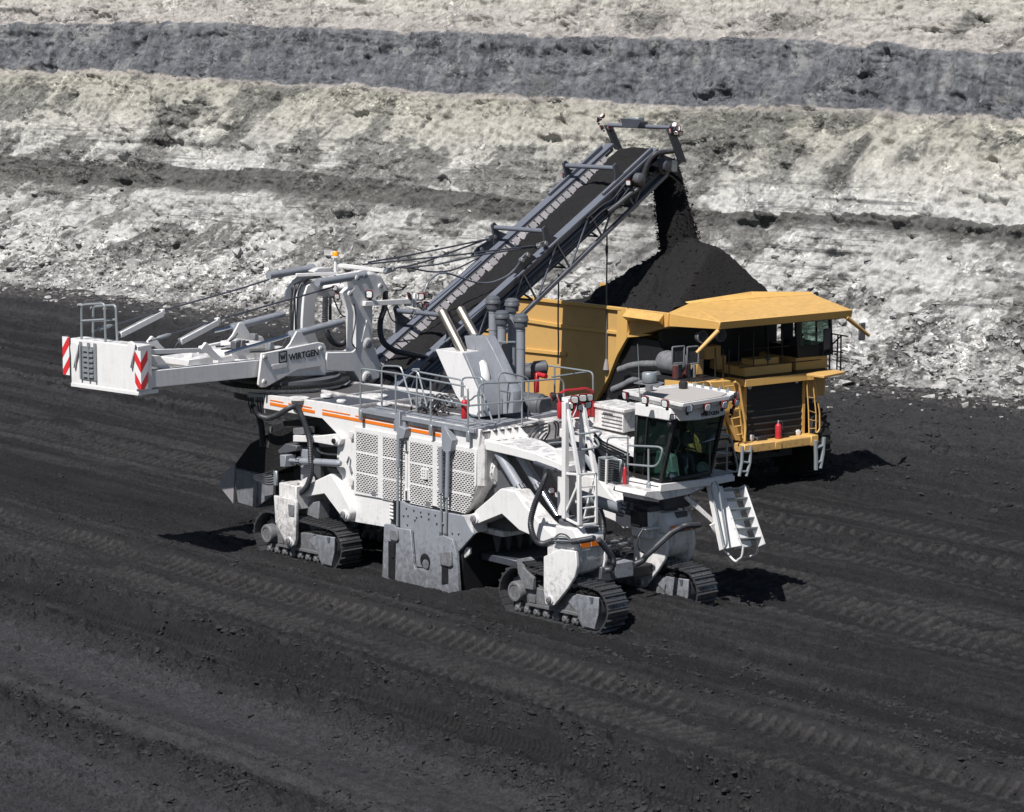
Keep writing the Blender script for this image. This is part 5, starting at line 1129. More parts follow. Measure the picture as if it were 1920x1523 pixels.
def build_legs():
    leg = [(1019, 1044), (1050, 1030), (1079, 1034), (1081.5, 1060), (1077.5, 1081), (1064, 1104), (1039.6, 1135), (1030, 1137), (1022, 1132), (1019, 1107)]
    A = plate("leg_fork", leg, -3.46, .10, 'white', bevel=.015); q = mp(leg, y=-3.46)
    MB().prism([p + np.array((0, 1.0, 0)) for p in q], (0, .10, 0)).build("fork_plate", 'white', A, .015)
    x0, z0 = M.P(1079, 1034, y=-3.46)[0], M.P(1079, 1034, y=-3.46)[2]; xb = M.P(1019, 1044, y=-3.46)[0]
    w = MB(); w.prism([(x0 - .02, -3.36, z0), (x0 + .0, -3.36, z0 - .30), (x0 - .10, -3.36, z0 - .55), (x0 - .35, -3.36, z0 - .72), (x0 - .45, -3.36, z0 - .60), (x0 - .25, -3.36, z0 - .3), (x0 - .2, -3.36, z0)], (0, .9, 0)); w.build("fork_web", 'dirty_white', A)
    MB().box(M, xb + .05, x0 - .25, -3.36, -2.46, z0 - .35, z0 + .02).build("fork_top", 'dirty_white', A)
    c = MB(); xc0, xc1 = M.P(1048, 985, y=-3.3)[0], x0
    zt = M.P(1050, 985, y=-3.3)[2]
    c.prism([(xb + .35, -3.38, z0), (x0 + .02, -3.38, z0), (x0 + .02, -3.38, z0 + .28), (x0 - .18, -3.38, zt), (xb + .35, -3.38, zt)], (0, .92, 0)); c.build("leg_column", 'white', A, .03)
    b = MX(); b.mat('dirty_white'); b.box(M, x0, x0 + .03, -3.36, -2.5, z0 - .01, z0 + .24); b.mat('orange'); b.box(M, x0 + .028, x0 + .04, -3.30, -2.98, z0 + .06, z0 + .21); b.box(M, x0 + .028, x0 + .04, -2.93, -2.55, z0 + .06, z0 + .21); b.mat('dkgrey'); b.box(M, x0 + .03, x0 + .045, -2.98, -2.55, z0 + .02, z0 + .06); b.build("reflector_panel", A)
    bolt_disc(M.P(1031, 1125, y=-3.47), YN, .085, A)
    MB().box(M, x0 - .25, x0 - .05, -3.0, -2.6, z0 + .35, z0 + .52).build("sensor_slot", 'dkgrey', A)
    hd = MB(); hd.lathe((x0 - .65, -2.9, zt), (0, 0, 1), [(.40, 0), (.40, .10), (.33, .12), (.33, .16)], 24); hd.build("swivel_cap", 'dkgrey', A)
    cp(A, MINER, DFAR)
    # mud scraper at the near front crawler, grey step box between the front crawlers
    plate("track_guard", [(968, 1049), (991, 1045), (999, 1051), (978, 1054), (981, 1065), (1000, 1084), (1000, 1107), (984, 1104), (971, 1075)], -3.36, .10, 'cast')
    q = [M.P(u, v, x=6.1) for u, v in ((1153, 1057), (1188, 1052), (1188, 1080), (1153, 1086))]; sb = MB().prism(q, (-.6, 0, 0)).build("step_box", 'grey', MINER, .012)
    MB().prism([M.P(u, v, x=6.1) for u, v in ((1128, 1064), (1153, 1060), (1153, 1088), (1128, 1090))], (-.7, 0, 0)).build("step_box_side", 'dkgrey', sb, .012)
    for k in range(3):
        q = [M.P(u, v, x=5.6 - .3 * k) for u, v in ((1140, 1016 + 8 * k), (1186, 1010 + 8 * k), (1186, 1013 + 8 * k), (1140, 1019 + 8 * k))]; MB().prism(q, (-.2, 0, 0)).build("cover_slat", 'cast', sb)
    MB().box(M, 4.4, 5.6, -2.3, .3, .95, 1.25).build("front_axle", 'black', MINER, .03)
    # far column in front of the cab: rounded guard plates, top cover, cap
    hp = [(1216, 958), (1250, 955), (1284, 952), (1289, 985), (1294, 1020), (1290, 1040), (1281, 1054), (1262, 1048), (1216, 1044)]
    G = MB().prism(mp(hp, y=1.25), (0, .10, 0)).build("guard_plate", 'white', MINER, .02)
    MB().prism([M.P(u, v, x=5.75) for u, v in ((1216, 960), (1283, 953), (1288, 1000), (1218, 1012))], (-.7, 0, 0)).build("column_front", 'dirty_white', G, .03)
    MB().prism([M.P(u, v, x=5.85) for u, v in ((1212, 990), (1241, 987), (1241, 992), (1212, 995))], (-.5, 0, 0)).build("column_collar", 'white', G, .01)
    MB().prism([M.P(u, v, x=5.8) for u, v in ((1216, 951), (1268, 943), (1284, 951), (1218, 961))], (-.9, 0, 0)).build("column_cover", 'dark', G, .01)
    p = M.P(1266, 975, x=5.76); MB().lathe((5.7, p[1], p[2]), (1, 0, 0), [(.20, 0), (.20, .08), (.18, .09)], 20).build("inspection_cap", 'dkgrey', G)
    work_light(M.P(1275, 957, x=5.85), (.8, -.5, -.2), MINER, .10)
    MB().box(M, *(M.P(1205, 950, x=5.6)[0] + d for d in (-.3, .1)), M.P(1196, 950, x=5.6)[1], M.P(1217, 950, x=5.6)[1], M.P(1205, 988, x=5.6)[2], M.P(1205, 957, x=5.6)[2]).build("ram_clevis", 'black', MINER, .03)
    # rear near leg
    rl = [(513, 929), (519, 931), (551, 936), (554, 943), (554, 1011), (551, 1022), (546, 1026), (540, 1025), (535, 1018), (516, 980)]
    R_ = plate("rear_leg", rl, -3.55, .12, 'dirty_white', bevel=.015); q = mp(rl, y=-3.55)
    MB().prism([p + np.array((0, 1.1, 0)) for p in q], (0, .1, 0)).build("fork_plate", 'dirty_white', R_)
    MB().box(M, q[0][0] + .1, q[2][0] - .05, -3.43, -2.45, q[5][2] + 1.0, q[2][2] + .35).build("leg_block", 'dirty_white', R_, .02)
    bolt_disc(M.P(542, 1015, y=-3.56), YN, .09, R_)
    MB().prism(mp([(540, 946), (551, 948), (551, 969), (541, 967)], y=-3.57), (0, .05, 0)).build("cover_plate", 'cast', R_)
    MB().prism(mp([(554, 948), (598, 940), (598, 975), (575, 966), (554, 966)], y=-3.0), (0, .4, 0)).build("cross_strut", 'cast', R_, .02)
    cp(R_, MINER, (0, 3.3, 0))
    lo = [(552, 935), (570, 924), (577, 907), (590, 902), (618, 889), (622, 891), (640, 920), (655, 950), (657, 962), (653, 974), (646, 979), (639, 968), (608, 926.5), (580, 931)]
    l = plate("rear_lower_arm", lo, -3.12, .5, 'white', bevel=.025); bolt_disc(M.P(645, 965, y=-3.14), YN, .095, l); bolt_disc(M.P(563, 909, y=-3.14), YN, .07, l)
    MB().prism(mp([(551, 925), (559, 905), (575, 895), (577, 908), (570, 924), (556, 932)], y=-3.2), (0, .3, 0)).build("arm_lug", 'dirty_white', l, .015)
    cp(l, MINER, (0, 3.1, 0))
    up = [(549, 816), (590, 818), (625, 814), (637, 815), (640, 824), (637, 834), (630, 837), (590, 830), (549, 829)]
    u_ = plate("rear_upper_arm", up, -3.05, .30, 'white', bevel=.02); bolt_disc(M.P(628, 827, y=-3.07), YN, .075, u_, mat='black')
    MB().prism(mp([(549, 803), (570, 802), (570, 815), (549, 815)], y=-3.0), (0, .4, 0)).build("ballast_box", 'cast', u_, .015)
    cylinder(M.P(634, 869, y=-3.12), M.P(534, 863, y=-3.12), .105, .72, MINER, name="rear_ram", rod='grey')
    MB().prism(mp([(524, 853), (535, 854), (535, 876), (525, 876)], y=-3.3), (0, .4, 0)).build("ram_block", 'grey', MINER, .02)
    MB().box(M, M.P(556, 850, y=-3.0)[0], M.P(575, 850, y=-3.0)[0], -2.9, -2.4, M.P(560, 905, y=-2.9)[2], M.P(560, 838, y=-2.9)[2]).build("swivel_post", 'grey', MINER, .06)
    MB().prism(mp([(520, 845), (535, 832), (556, 836), (556, 846), (524, 852)], y=-3.1), (0, .5, 0)).build("cover_hood", 'dkgrey', MINER, .02)
build_legs()

# ------------------------------------------------------------------ drum housing between the crawlers
def build_drum():
    y = -3.05
    back = plate("drum_side_plate", [(750, 940), (768, 948), (870, 968), (884, 996), (888, 1002), (858, 1036), (858, 1110), (812, 1118), (760, 1108), (750, 1000)], y, .10, 'grey')
    sl = [(720, 983), (735, 984), (744, 990), (769.7, 994), (774.7, 1056), (778, 1066), (790, 1067), (799, 1071), (805, 1071), (808, 1062), (808, 1050), (814, 1012), (819.5, 1007), (830, 1004), (848, 1012), (856, 1040), (861, 1112), (846, 1116), (812, 1123), (716, 1092)]
    MB().prism(mp(sl, y=y - .12), (0, .09, 0)).build("sliding_guard", 'grey', back, .01)
    for pts in ([(728, 1014), (742, 1018), (740, 1088), (728, 1083)], [(828, 1062), (840, 1063), (840, 1094), (828, 1096)]): MB().prism(mp(pts, y=y - .135), (0, .012, 0)).build("guide_slot", 'black', back)
    MB().prism(mp([(733, 1018), (737.5, 1019), (737.5, 1046), (733, 1045)], y=y - .17), (0, .03, 0)).build("guide_rod", 'chrome', back)
    for pts in ([(731, 993), (744, 995), (746, 1012), (743, 1016), (730, 1012)], [(823, 1036), (845, 1034), (847, 1062), (842, 1064), (824, 1059)]): MB().prism(mp(pts, y=y - .18), (0, .06, 0)).build("guide_block", 'cast', back, .02)
    c = M.P(796, 1052, y=y - .04); MB().lathe((c[0], y + .03, c[2]), YN, [(.20, 0), (.20, .06), (.16, .065)], 28).build("drum_hub", 'black', back)
    MB().lathe((c[0] + .05, y - .02, c[2] - .08), YN, [(.13, 0), (.13, .03)], 20).build("hub_cap", 'cast', back)
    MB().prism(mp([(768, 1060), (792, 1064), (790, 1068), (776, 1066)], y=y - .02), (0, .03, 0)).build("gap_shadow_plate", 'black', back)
    for u, v in ((776, 956), (789, 959), (804, 962), (816, 965), (781, 969), (790, 967), (804, 972), (778, 974), (819, 981), (762, 952), (765, 966), (757, 966), (764, 983), (831, 982), (848, 999), (848, 1017), (860, 1000)):
        p = M.P(u, v, y=y - .005); MB().lathe(p, YN, [(.032, -.02), (.032, .02), (.02, .035)], 8).build("bolt", 'cast', back)
    MB().box(M, -1.95, 1.05, y + .10, .75, .15, 2.35).build("drum_housing", 'black', MINER, .02)
    MB().prism(mp([(845, 968), (884, 965), (888, 1000), (858, 1000)], y=y + .02), (0, .5, 0)).build("drum_skirt", 'dirty_white', MINER)
    # guide rams hanging on brackets down the house side
    yb = -3.10
    def ram(u0, v0, u1, v1, f, r0=.06, r1=.03):
        a, b = np.array(M.P(u0, v0, y=yb)), np.array(M.P(u1, v1, y=yb)); m = lerp(a, b, f); o = MX(); o.mat('grey'); o.cyl(a, m, r0, n=12); o.mat('galv'); o.cyl(m, b, r1, n=10); o.mat('dkgrey'); o.lathe(b, (0, 0, -1), [(.05, -.06), (.05, .06)], 10); o.build("guard_ram", MINER)
    ram(747, 815, 745, 990, .35, .055, .035); ram(827, 838, 827, 1002, .53); ram(840, 845, 836, 1004, .55)
    for k, pts in enumerate(([(740, 776), (749, 772), (749, 800), (760, 805), (757, 822), (747, 824), (742, 808)], [(827, 802), (833, 800), (847, 826), (845, 846), (838, 852), (828, 842)])):
        plate("ram_bracket", pts, -3.12, .22, 'grey', bevel=.01)
    MB().prism(mp([(746, 790), (760, 788), (760, 806), (746, 804)], y=-3.0), (0, .1, 0)).build("bracket_web", 'grey', MINER)
    # gathering blade, scraper beam in front of the drum
    q = [M.P(u, v, x=1.6) for u, v in ((858, 1040), (890, 1000), (1010, 985), (1010, 1040), (862, 1062))]
    MB().box(M, 1.1, 2.6, -2.35, .2, .95, 1.15).build("scraper_beam", 'dark', MINER, .02); MB().box(M, 1.1, 2.2, -2.5, .4, 1.75, 1.9).build("scraper_ledge", 'dirty_white', MINER, .02)
    tr = MB()
    for k in range(7):
        yy = -2.3 + k * .4; tr.prism([(1.5, yy, 1.75), (1.5, yy + .3, 1.75), (1.5, yy + .15, 1.2)], (.1, 0, 0))
    tr.build("scraper_teeth", 'dkgrey', MINER)
    plate("wear_tip", [(866, 1040), (874, 1026), (881, 1028), (880, 1040), (872, 1047)], -2.9, .08, 'dirty_white')
    plate("cutting_shoe", [(668, 1090), (717, 1079), (716, 1092), (700, 1096)], -3.0, .1, 'grey')
    # rear discharge hopper with rubber flaps
    hz = [(436, 876), (480, 889), (520, 880), (520, 940), (479, 953), (446, 943)]
    h = plate("rear_hopper", [(437, 878), (481, 889), (481, 953), (446, 943)], -2.9, 2.6, 'cast', bevel=.015)
    MB().prism(mp([(481, 889), (512, 893), (512, 928), (480, 953)], y=-2.85), (0, .1, 0)).build("hopper_panel", 'cast', h, .01)
    MB().prism(mp([(410, 910), (422, 885), (440, 868), (437, 944)], y=-2.95), (0, .05, 0)).build("rubber_flap", 'rubber', h)
    b = mp([(436, 876), (468, 832), (530, 800), (560, 800), (560, 870), (512, 890), (481, 889)], y=-2.75); MB().prism(b, (0, 2.3, 0)).build("hopper_cover", 'coal', h, .03)
    MB().prism(mp([(530, 790), (600, 785), (634, 815), (634, 900), (560, 930), (545, 860)], y=-2.5), (0, 2.8, 0)).build("rear_bay", 'black', MINER)
build_drum()

# ------------------------------------------------------------------ hoses
def build_hoses():
    m = lambda pts, y: mp(pts, y=y)
    hose(m([(474, 760), (478, 767), (486, 779), (502, 784), (521, 778), (541, 766), (552, 762), (559, 767), (568, 786), (575, 806), (581, 829), (582.5, 856), (583, 885), (576, 911), (561, 925), (546, 921), (529, 904)], -3.25), .078, "corrugated_hose", rings=True)
    hose(m([(485, 778), (490, 800), (492, 820), (493, 838)], -2.8), .09, "corrugated_hose", rings=True)
    hose(m([(508, 800), (507, 820), (504, 839)], -2.7), .06, "corrugated_hose", rings=True)
    hose(m([(588, 836), (600, 848), (615, 852), (631, 853)], -3.0), .03)
    hose(m([(1025, 878), (1024, 892), (1014, 918), (1001, 951), (995, 984), (1003, 1011), (1017, 1020), (1037, 1014)], -3.35), .075, "corrugated_hose", rings=True)
    hose(m([(1072, 1016), (1094, 1013), (1114, 1009)], -3.5), .075, "corrugated_hose", rings=True)
    hose([M.P(u, v, x=6.35) for u, v in ((1122, 1012), (1134, 1026), (1147, 1044), (1150, 1058), (1143, 1068), (1132, 1070))], .075, "corrugated_hose", rings=True)
    hose([M.P(u, v, x=6.5) for u, v in ((1189, 1059), (1205, 1051), (1213, 1041), (1231, 1025), (1256, 1002), (1272, 992), (1285, 986), (1312, 984))], .075, "corrugated_hose", rings=True)
    hose([M.P(u, v, x=6.2) for u, v in ((1206, 992), (1196, 1010), (1198, 1030), (1212, 1040))], .02)
    hose([M.P(u, v, x=5.2) for u, v in ((1124, 955), (1130, 975), (1131, 1000), (1126, 1020), (1130, 1050))], .08, "corrugated_hose", rings=True)
    rr = random.Random(5)
    vb = MB().box(M, M.P(466, 745, y=-2.8)[0], M.P(497, 745, y=-2.8)[0], -2.85, -2.6, M.P(480, 750, y=-2.8)[2], M.P(480, 737, y=-2.8)[2]).build("coupling_block", 'galv', MINER, .02)
    for k in range(8):
        u = 466 + k * 4.2; hose(m([(u, 745), (u + rr.uniform(-2, 2), 757), (u + 4 + rr.uniform(-3, 3), 775)], -2.86), .022, par=vb, mat=rr.choice(['hose', 'galv']))
    fb = MB().box(M, M.P(515, 880, y=-3.3)[0], M.P(521, 880, y=-3.3)[0], -3.36, -3.28, M.P(515, 910, y=-3.3)[2], M.P(515, 882, y=-3.3)[2]).build("hose_manifold", 'galv', MINER, .02)
    for k in range(6): hose(m([(476, 893 + k), (490, 890 + k * 3.0), (504, 886 + k * 4.6), (516, 882 + k * 5)], -3.33), .024, par=fb)
    for k in range(5): hose(m([(1036, 1014), (1048, 1002 + k * 4), (1062, 1004 + k * 3.5), (1072, 1015)], -3.48), .02, par=fb, mat='galv' if k % 2 else 'hose')
    for k in range(4): hose([M.P(u, v, x=5.2) for u, v in ((1114, 812 + 5 * k), (1130, 828 + 5 * k), (1150, 838 + 5 * k), (1180, 852 + 5 * k))], .028, "hose")
build_hoses()

# ------------------------------------------------------------------ lamp mast on the near column
def build_lamp_mast():
    y = -3.25; b = MB(); yb = -2.6
    n = lambda u, v, yy=y: np.array(M.P(u, v, y=yy))
    base = n(1060, 972); lt = n(1060, 754); b.bar(base, lt, .14)
    A1 = n(1087, 985, -3.25); A2 = n(1085.5, 890, -3.25); A3 = n(1065, 768, -3.2); b.bar(A1, A2, .10); b.bar(A2, A3, .09)
    C1 = n(1118, 982, -2.75); C2 = n(1116.5, 888, -2.75); C3 = n(1100, 800, -2.75); b.bar(C1, C2, .07); b.bar(C2, C3, .11); b.bar(C3, n(1094, 762, -2.75), .10)
    D1 = n(1091, 884, -2.5); D2 = n(1092, 765, -2.5); b.bar(D1, D2, .12)
    for p, q in ((n(1060, 888), A2), (A2, C2), (C2, D1), (D1, n(1060, 888)), (n(1060, 964), n(1085, 905)), (n(1095, 975, -2.6), n(1112, 900, -2.6)), (base, A1), (A1, C1)): b.bar(p, q, .06)
    for v0, v1 in ((914, 911), (933, 930), (954, 950.5), (973, 968)): b.bar(n(1086.5, v0), n(1117, v1, -2.75), .055, .04)
    t0, t1, t2 = lt, A3, D2; b.prism([n(1053, 745), n(1065, 748, -3.2), n(1105, 742, -2.4), n(1095, 738, -2.4)], (0, 0, -.10))
    mast = b.build("lamp_mast", 'white', MINER, .008)
    guard([mp([(1068, 810), (1080, 815), (1100, 813), (1124, 808), (1128, 812), (1122, 818)], y=-2.9)], par=mast, rad=.03)
    guard([mp([(1066, 822), (1074, 838), (1086, 844), (1104, 842), (1121, 838), (1124, 834), (1116, 820)], y=-2.8)], par=mast, rad=.03)
    MB().lathe(n(1054, 965, -2.7), (0, 0, 1), [(.12, 0), (.12, 1.0), (.05, 1.0)], 14).build("grease_tank", 'white', mast)
    lights = [((1078, 749, -3.05), (.55, -.75, -.35)), ((1093, 746, -2.8), (.7, -.6, -.3)), ((1105, 745, -2.6), (.8, -.45, -.3)), ((1069, 760, -3.1), (.4, -.8, -.4)), ((1090, 763, -2.8), (.65, -.6, -.45)), ((1102, 759, -2.6), (.8, -.45, -.4)), ((1036, 744, -3.2), (-.8, -.5, -.4)), ((1048, 745, -3.2), (-.6, -.7, -.4))]
    for (u, v, yy), d in lights: work_light(n(u, v, yy), d, mast, .115)
build_lamp_mast()

# ------------------------------------------------------------------ cab with its platform, stairs and operator
def build_cab():
    y0, y1 = -.75, 1.05; zf, zt = 3.68, 5.32
    fl = np.array(M.P(1240, 903, y=y0)); ft = np.array(M.P(1265, 788, y=y0)); rb = np.array(M.P(1190, 889, y=y0)); rt = np.array(M.P(1195, 764, y=y0))
    zf, zt = fl[2], ft[2]; rb[2] = zf + .05; rt[2] = zt
    c = MB()
    def off(p, y): return np.array((p[0], y, p[2]))
    for y in (y0, y1):
        w = .11 if y == y0 else .09
        c.bar(off(fl, y), off(ft, y), w); c.bar(off(rb, y), off(rt, y), .09); c.bar(off(rb, y), off(fl, y), .10); c.bar(off(rt, y), off(ft, y), .10)
        mid0, mid1 = lerp(rb, fl, .5), lerp(rt, ft, .5)
    for p in (fl, ft, rb, rt): c.bar(off(p, y0), off(p, y1), .10)
    c.box(M, rb[0], fl[0] - .02, y0, y1, zf - .06, zf + .02)
    c.prism([off(rb, y0), off(rt, y0), off(rt, y1), off(rb, y1)], (-.05, 0, 0))
    c.prism([off(lerp(rb, rt, 0), y1), off(lerp(fl, ft, 0), y1), off(lerp(fl, ft, .3), y1), off(lerp(rb, rt, .3), y1)], (0, .03, 0))
    cab = c.build("cab", 'black', MINER, .02)
    MB().prism([off(lerp(rb, fl, .04), y0 + .01), off(lerp(rb, fl, .96), y0 + .01), off(lerp(rt, ft, .97), y0 + .01), off(lerp(rt, ft, .04), y0 + .01)], (0, .012, 0)).build("side_window", 'glass', cab)
    MB().prism([off(lerp(rb, fl, .04), y1 - .01), off(lerp(rb, fl, .96), y1 - .01), off(lerp(rt, ft, .97), y1 - .01), off(lerp(rt, ft, .04), y1 - .01)], (0, -.012, 0)).build("side_window", 'glass', cab)
    # bowed windscreen
    ws = MB(); n = 9; A, Bq = [], []
    for i in range(n):
        t = i / (n - 1); y = y0 + .05 + (y1 - y0 - .1) * t; bow = .16 * (1 - (2 * t - 1) ** 2); A.append(np.array((fl[0] + bow * .8, y, fl[2] + .05))); Bq.append(np.array((ft[0] + bow, y, ft[2])))
    for i in range(n - 1): ws.add([A[i], A[i + 1], Bq[i + 1], Bq[i]], [(0, 1, 2, 3)], True)
    o = ws.build("windscreen", 'glass', cab)
    fr_ = MB(); fr_.tube(A, .05, 8); fr_.tube(Bq, .05, 8); fr_.build("windscreen_frame", 'black', cab)
    MB().bar(lerp(rb, fl, .33) + np.array((0, -.02, 0)), lerp(rt, ft, .30) + np.array((0, -.02, 0)), .04).build("window_divider", 'black', cab)
    # roof: visor band and light tray
    vb = MB(); zt2 = zt + .30
    vis = [(rt[0] - .05, y0 - .07), (ft[0] - .1, y0 - .07), (ft[0] + .10, y0 + .12), (ft[0] + .27, (y0 + y1) / 2 - .28), (ft[0] + .25, (y0 + y1) / 2 + .42), (ft[0] + .12, y1 - .05), (ft[0] - .1, y1 + .07), (rt[0] - .05, y1 + .07)]
    vb.prism([(x, y, zt - .03) for x, y in vis], (0, 0, zt2 - zt + .03)); roof = vb.build("cab_roof", 'white', cab, .025)
    tz = zt2 + .17
    tr = [np.array(M.P(u, v, z=tz)) for u, v in ((1169, 735), (1262, 756), (1279, 760), (1366, 746), (1381, 739), (1291, 722))]
    bt = [np.array((np.mean([p[0] for p in tr]), np.mean([p[1] for p in tr]), 0))] * 6
    bot = [p * .93 + b * .07 for p, b in zip(tr, bt)]; bot = [np.array((p[0], p[1], zt2)) for p in bot]
    tb = MB(); tb.loft(bot, tr)
    tray = tb.build("light_tray", 'white', cab, .02)
    inn = [p * .80 + b * .20 for p, b in zip(tr, bt)]; inn = [np.array((p[0], p[1], tz)) for p in inn]
    MB().prism(inn, (0, 0, .035)).build("roof_hatch", 'hatch', cab, .01)
    rim = MB()
    for i in range(6):
        a, b = tr[i], tr[(i + 1) % 6]; rim.bar(a + (0, 0, .0), b + (0, 0, .0), .05, .10)
    rim.build("tray_rim", 'white', cab, .01)
    nl = [((1172, 742), (-.3, -.95, -.2)), ((1209, 750), (.1, -1, -.2)), ((1247, 757), (.1, -1, -.2)), ((1292, 766), (1, -.2, -.2)), ((1326, 764), (1, -.1, -.2)), ((1358, 759), (1, .0, -.2)), ((1381, 755), (1, .2, -.2)), ((1383, 742), (.8, .6, -.1))]
    for i, ((u, v), d) in enumerate(nl):
        k = dict(y=y0 - .42) if i < 3 else dict(x=ft[0] + .45); work_light(M.P(u, v, **k) if i < 6 else M.P(u, v, x=ft[0] + .25), d, cab, .115)
    work_light(M.P(1262, 782, y=y0 - .1), (.6, -.8, -.1), cab, .085)
    work_light(M.P(1281, 723, z=tz + .12), (-.6, .8, 0), cab, .12); work_light(M.P(1374, 772, x=ft[0] + .2), (.7, .7, -.1), cab, .1)
    # dome aerial on its tripod plate, whip aerial
    p = np.array(M.P(1217, 727, z=tz + .12)); d_ = MX(); d_.mat('cast'); d_.prism([M.P(u, v, z=tz + .38) for u, v in ((1188, 718), (1204, 712), (1247, 717), (1232, 726), (1222, 722))], (0, 0, -.02)); q = np.array(M.P(1217, 722, z=tz + .2)); d_.lathe(q, (0, 0, 1), [(.10, -.15), (.10, .2)], 14)
    d_.mat('galv'); d_.lathe(np.array(M.P(1217, 717, z=tz + .40)), (0, 0, 1), [(.17, 0), (.19, .03), (.19, .22), (.17, .26), (.02, .27)], 22); d_.build("dome_aerial", cab)
    MB().tube([M.P(1199, 745, z=tz), M.P(1197.5, 690, y=M.P(1199, 745, z=tz)[1]), M.P(1195.5, 645, y=M.P(1199, 745, z=tz)[1])], [.012, .009, .006], 6).build("whip_aerial", 'galv', cab)
    for k in range(5):
        aw = MB()
        q = np.array(lerp(tr[5], tr[4], .15 + .17 * k)) + np.array((0, 0, .03)); aw.cyl(q, q + np.array((0, 0, .10)), .02, n=8); aw.box(Frame(q), -.05, .05, -.05, .05, -.04, .05); aw.build("roof_fitting", 'galv', cab)
    # interior: seat, console, wheel, screens, fan
    sx, sy = rb[0] + .42, .28; st = MB(); st.box(M, sx - .05, sx + .45, sy - .25, sy + .25, zf + .28, zf + .44); st.box(M, sx - .16, sx + .02, sy - .25, sy + .25, zf + .42, zf + 1.12); st.box(M, sx, sx + .35, sy - .15, sy + .15, zf, zf + .3)
    st.box(M, sx - .12, sx, sy - .14, sy + .14, zf + 1.12, zf + 1.32); st.build("operator_seat", 'seat', cab, .05)
    co = MB(); co.prism([(sx - .15, sy - .62, zf), (sx + .62, sy - .62, zf), (sx + .50, sy - .62, zf + .62), (sx - .05, sy - .62, zf + .70)], (0, .26, 0)); co.box(M, sx + .5, sx + .68, sy - .8, sy - .5, zf, zf + .22); co.build("console", 'paleplastic', cab, .03)
    sc = MB(); sc.box(M, sx + .85, sx + .90, sy - .55, sy - .15, zf + .95, zf + 1.28); sc.box(M, sx + .83, sx + .87, sy - .37, sy - .33, zf + .3, zf + .95); sc.build("screen", 'dkgrey', cab, .015)
    sc = MB(); sc.box(M, sx + .9, sx + .95, sy + .25, sy + .6, zf + 1.0, zf + 1.3); sc.bar((sx + .9, sy + .42, zf + .1), (sx + .92, sy + .42, zf + 1.0), .05); sc.build("screen", 'dkgrey', cab, .015)
    p = M.P(1316, 878, x=fl[0] - .12); MB().lathe(p, (.85, -.45, .3), [(.06, -.1), (.15, -.06), (.17, .04), (.165, .07), (.12, .07), (.11, .02), (.02, .02)], 20).build("cab_fan", 'paleplastic', cab)
    MB().tube([(sx + .5, sy - .45, zf + .65), (sx + .62, sy - .4, zf + .95), (sx + .5, sy - .38, zf + 1.25)], .02, 8).build("grab_rail", 'galv', cab); MB().tube([(sx + .95, sy + .0, zf + .95), (sx + .95, sy + .55, zf + 1.0)], .022, 8).build("grab_rail", 'galv', cab)
    wp = MB(); wp.tube([Bq[2] + np.array((.05, 0, .0)), A[3] * .4 + Bq[3] * .6 + np.array((.06, 0, 0))], .018, 6); wp.bar(A[3] * .25 + Bq[3] * .75 + np.array((.07, -.2, .1)), A[4] * .6 + Bq[4] * .4 + np.array((.07, 0, 0)), .03); wp.build("wiper", 'black', cab)
    MB().box(M, *(M.P(1262, 795, y=y0)[0] + d for d in (-.05, .08)), y0 - .18, y0, M.P(1262, 800, y=y0)[2], M.P(1262, 791, y=y0)[2]).build("mirror_bracket", 'black', cab, .02)
    # ---- platform
    pl = MB(); pb = mp([(1160, 892), (1186, 897), (1239, 908), (1239, 923), (1180, 914), (1160, 909)], y=y0 - .12); pl.prism(pb, (0, .10, 0))
    xf = pb[2][0]; fb = [M.P(u, v, x=xf + .01) for u, v in ((1239, 908), (1330, 897.5), (1378, 892), (1378, 902), (1330, 911), (1239, 923))]; pl.prism(fb, (-.10, 0, 0))
    xr = pb[0][0]; yfar = fb[2][1]
    pl.prism([(xr, y0 - .12, zf - .10), (xf - .05, y0 - .12, zf - .10), (xf - .05, yfar, zf - .10), (xr, yfar, zf - .10)], (0, 0, -.05))
    plat = pl.build("cab_platform", 'white', MINER, .012)
    gz = zf - .07; gr = MB()
    for k in range(14): gr.bar((xf - .75 + .05 * k, y1 + .05, gz), (xf - .75 + .05 * k, yfar, gz), .02, .03)
    for k in range(4): gr.bar((xf - .78, y1 + .1 + .22 * k, gz), (xf - .05, y1 + .1 + .22 * k, gz), .02, .03)
    gr.build("grating", 'galv', plat)
    hp = [M.P(u, v, x=xf - .03) for u, v in ((1212, 921), (1325, 913), (1290, 928), (1236, 939), (1208, 931))]; MB().prism(hp, (-1.2, 0, 0)).build("cab_pedestal", 'dirty_white', plat, .02)
    MB().prism([M.P(u, v, x=xf - .3) for u, v in ((1207, 930), (1236, 938), (1236, 942), (1207, 938))], (-.8, 0, 0)).build("pedestal_foot", 'white', plat, .01)
    MB().box(M, 4.3, 5.9, -.1, .9, 2.7, 3.35).build("cab_carrier", 'dark', MINER, .04)
    yr = y0 - .15; m = lambda *pts: mp(pts, y=yr)
    guard([m((1216, 912), (1216, 842)), m((1178, 835), (1184, 836), (1236, 838), (1243, 843), (1237, 866), (1228, 875), (1178, 871))], par=plat, rad=.028); guard([m((1138, 908), (1138, 825), (1144, 820), (1182, 821)), m((1138, 858), (1176, 853)), m((1177, 912), (1177, 818))], par=plat, rad=.024)
    MB().box(M, *(M.P(1216, 915, y=yr)[0] + d for d in (-.06, .06)), yr - .04, yr + .03, M.P(1216, 921, y=yr)[2], M.P(1216, 905, y=yr)[2]).build("post_bracket", 'galv', plat, .01)
    X = lambda *pts: [M.P(u, v, x=xf - .4) for u, v in pts]
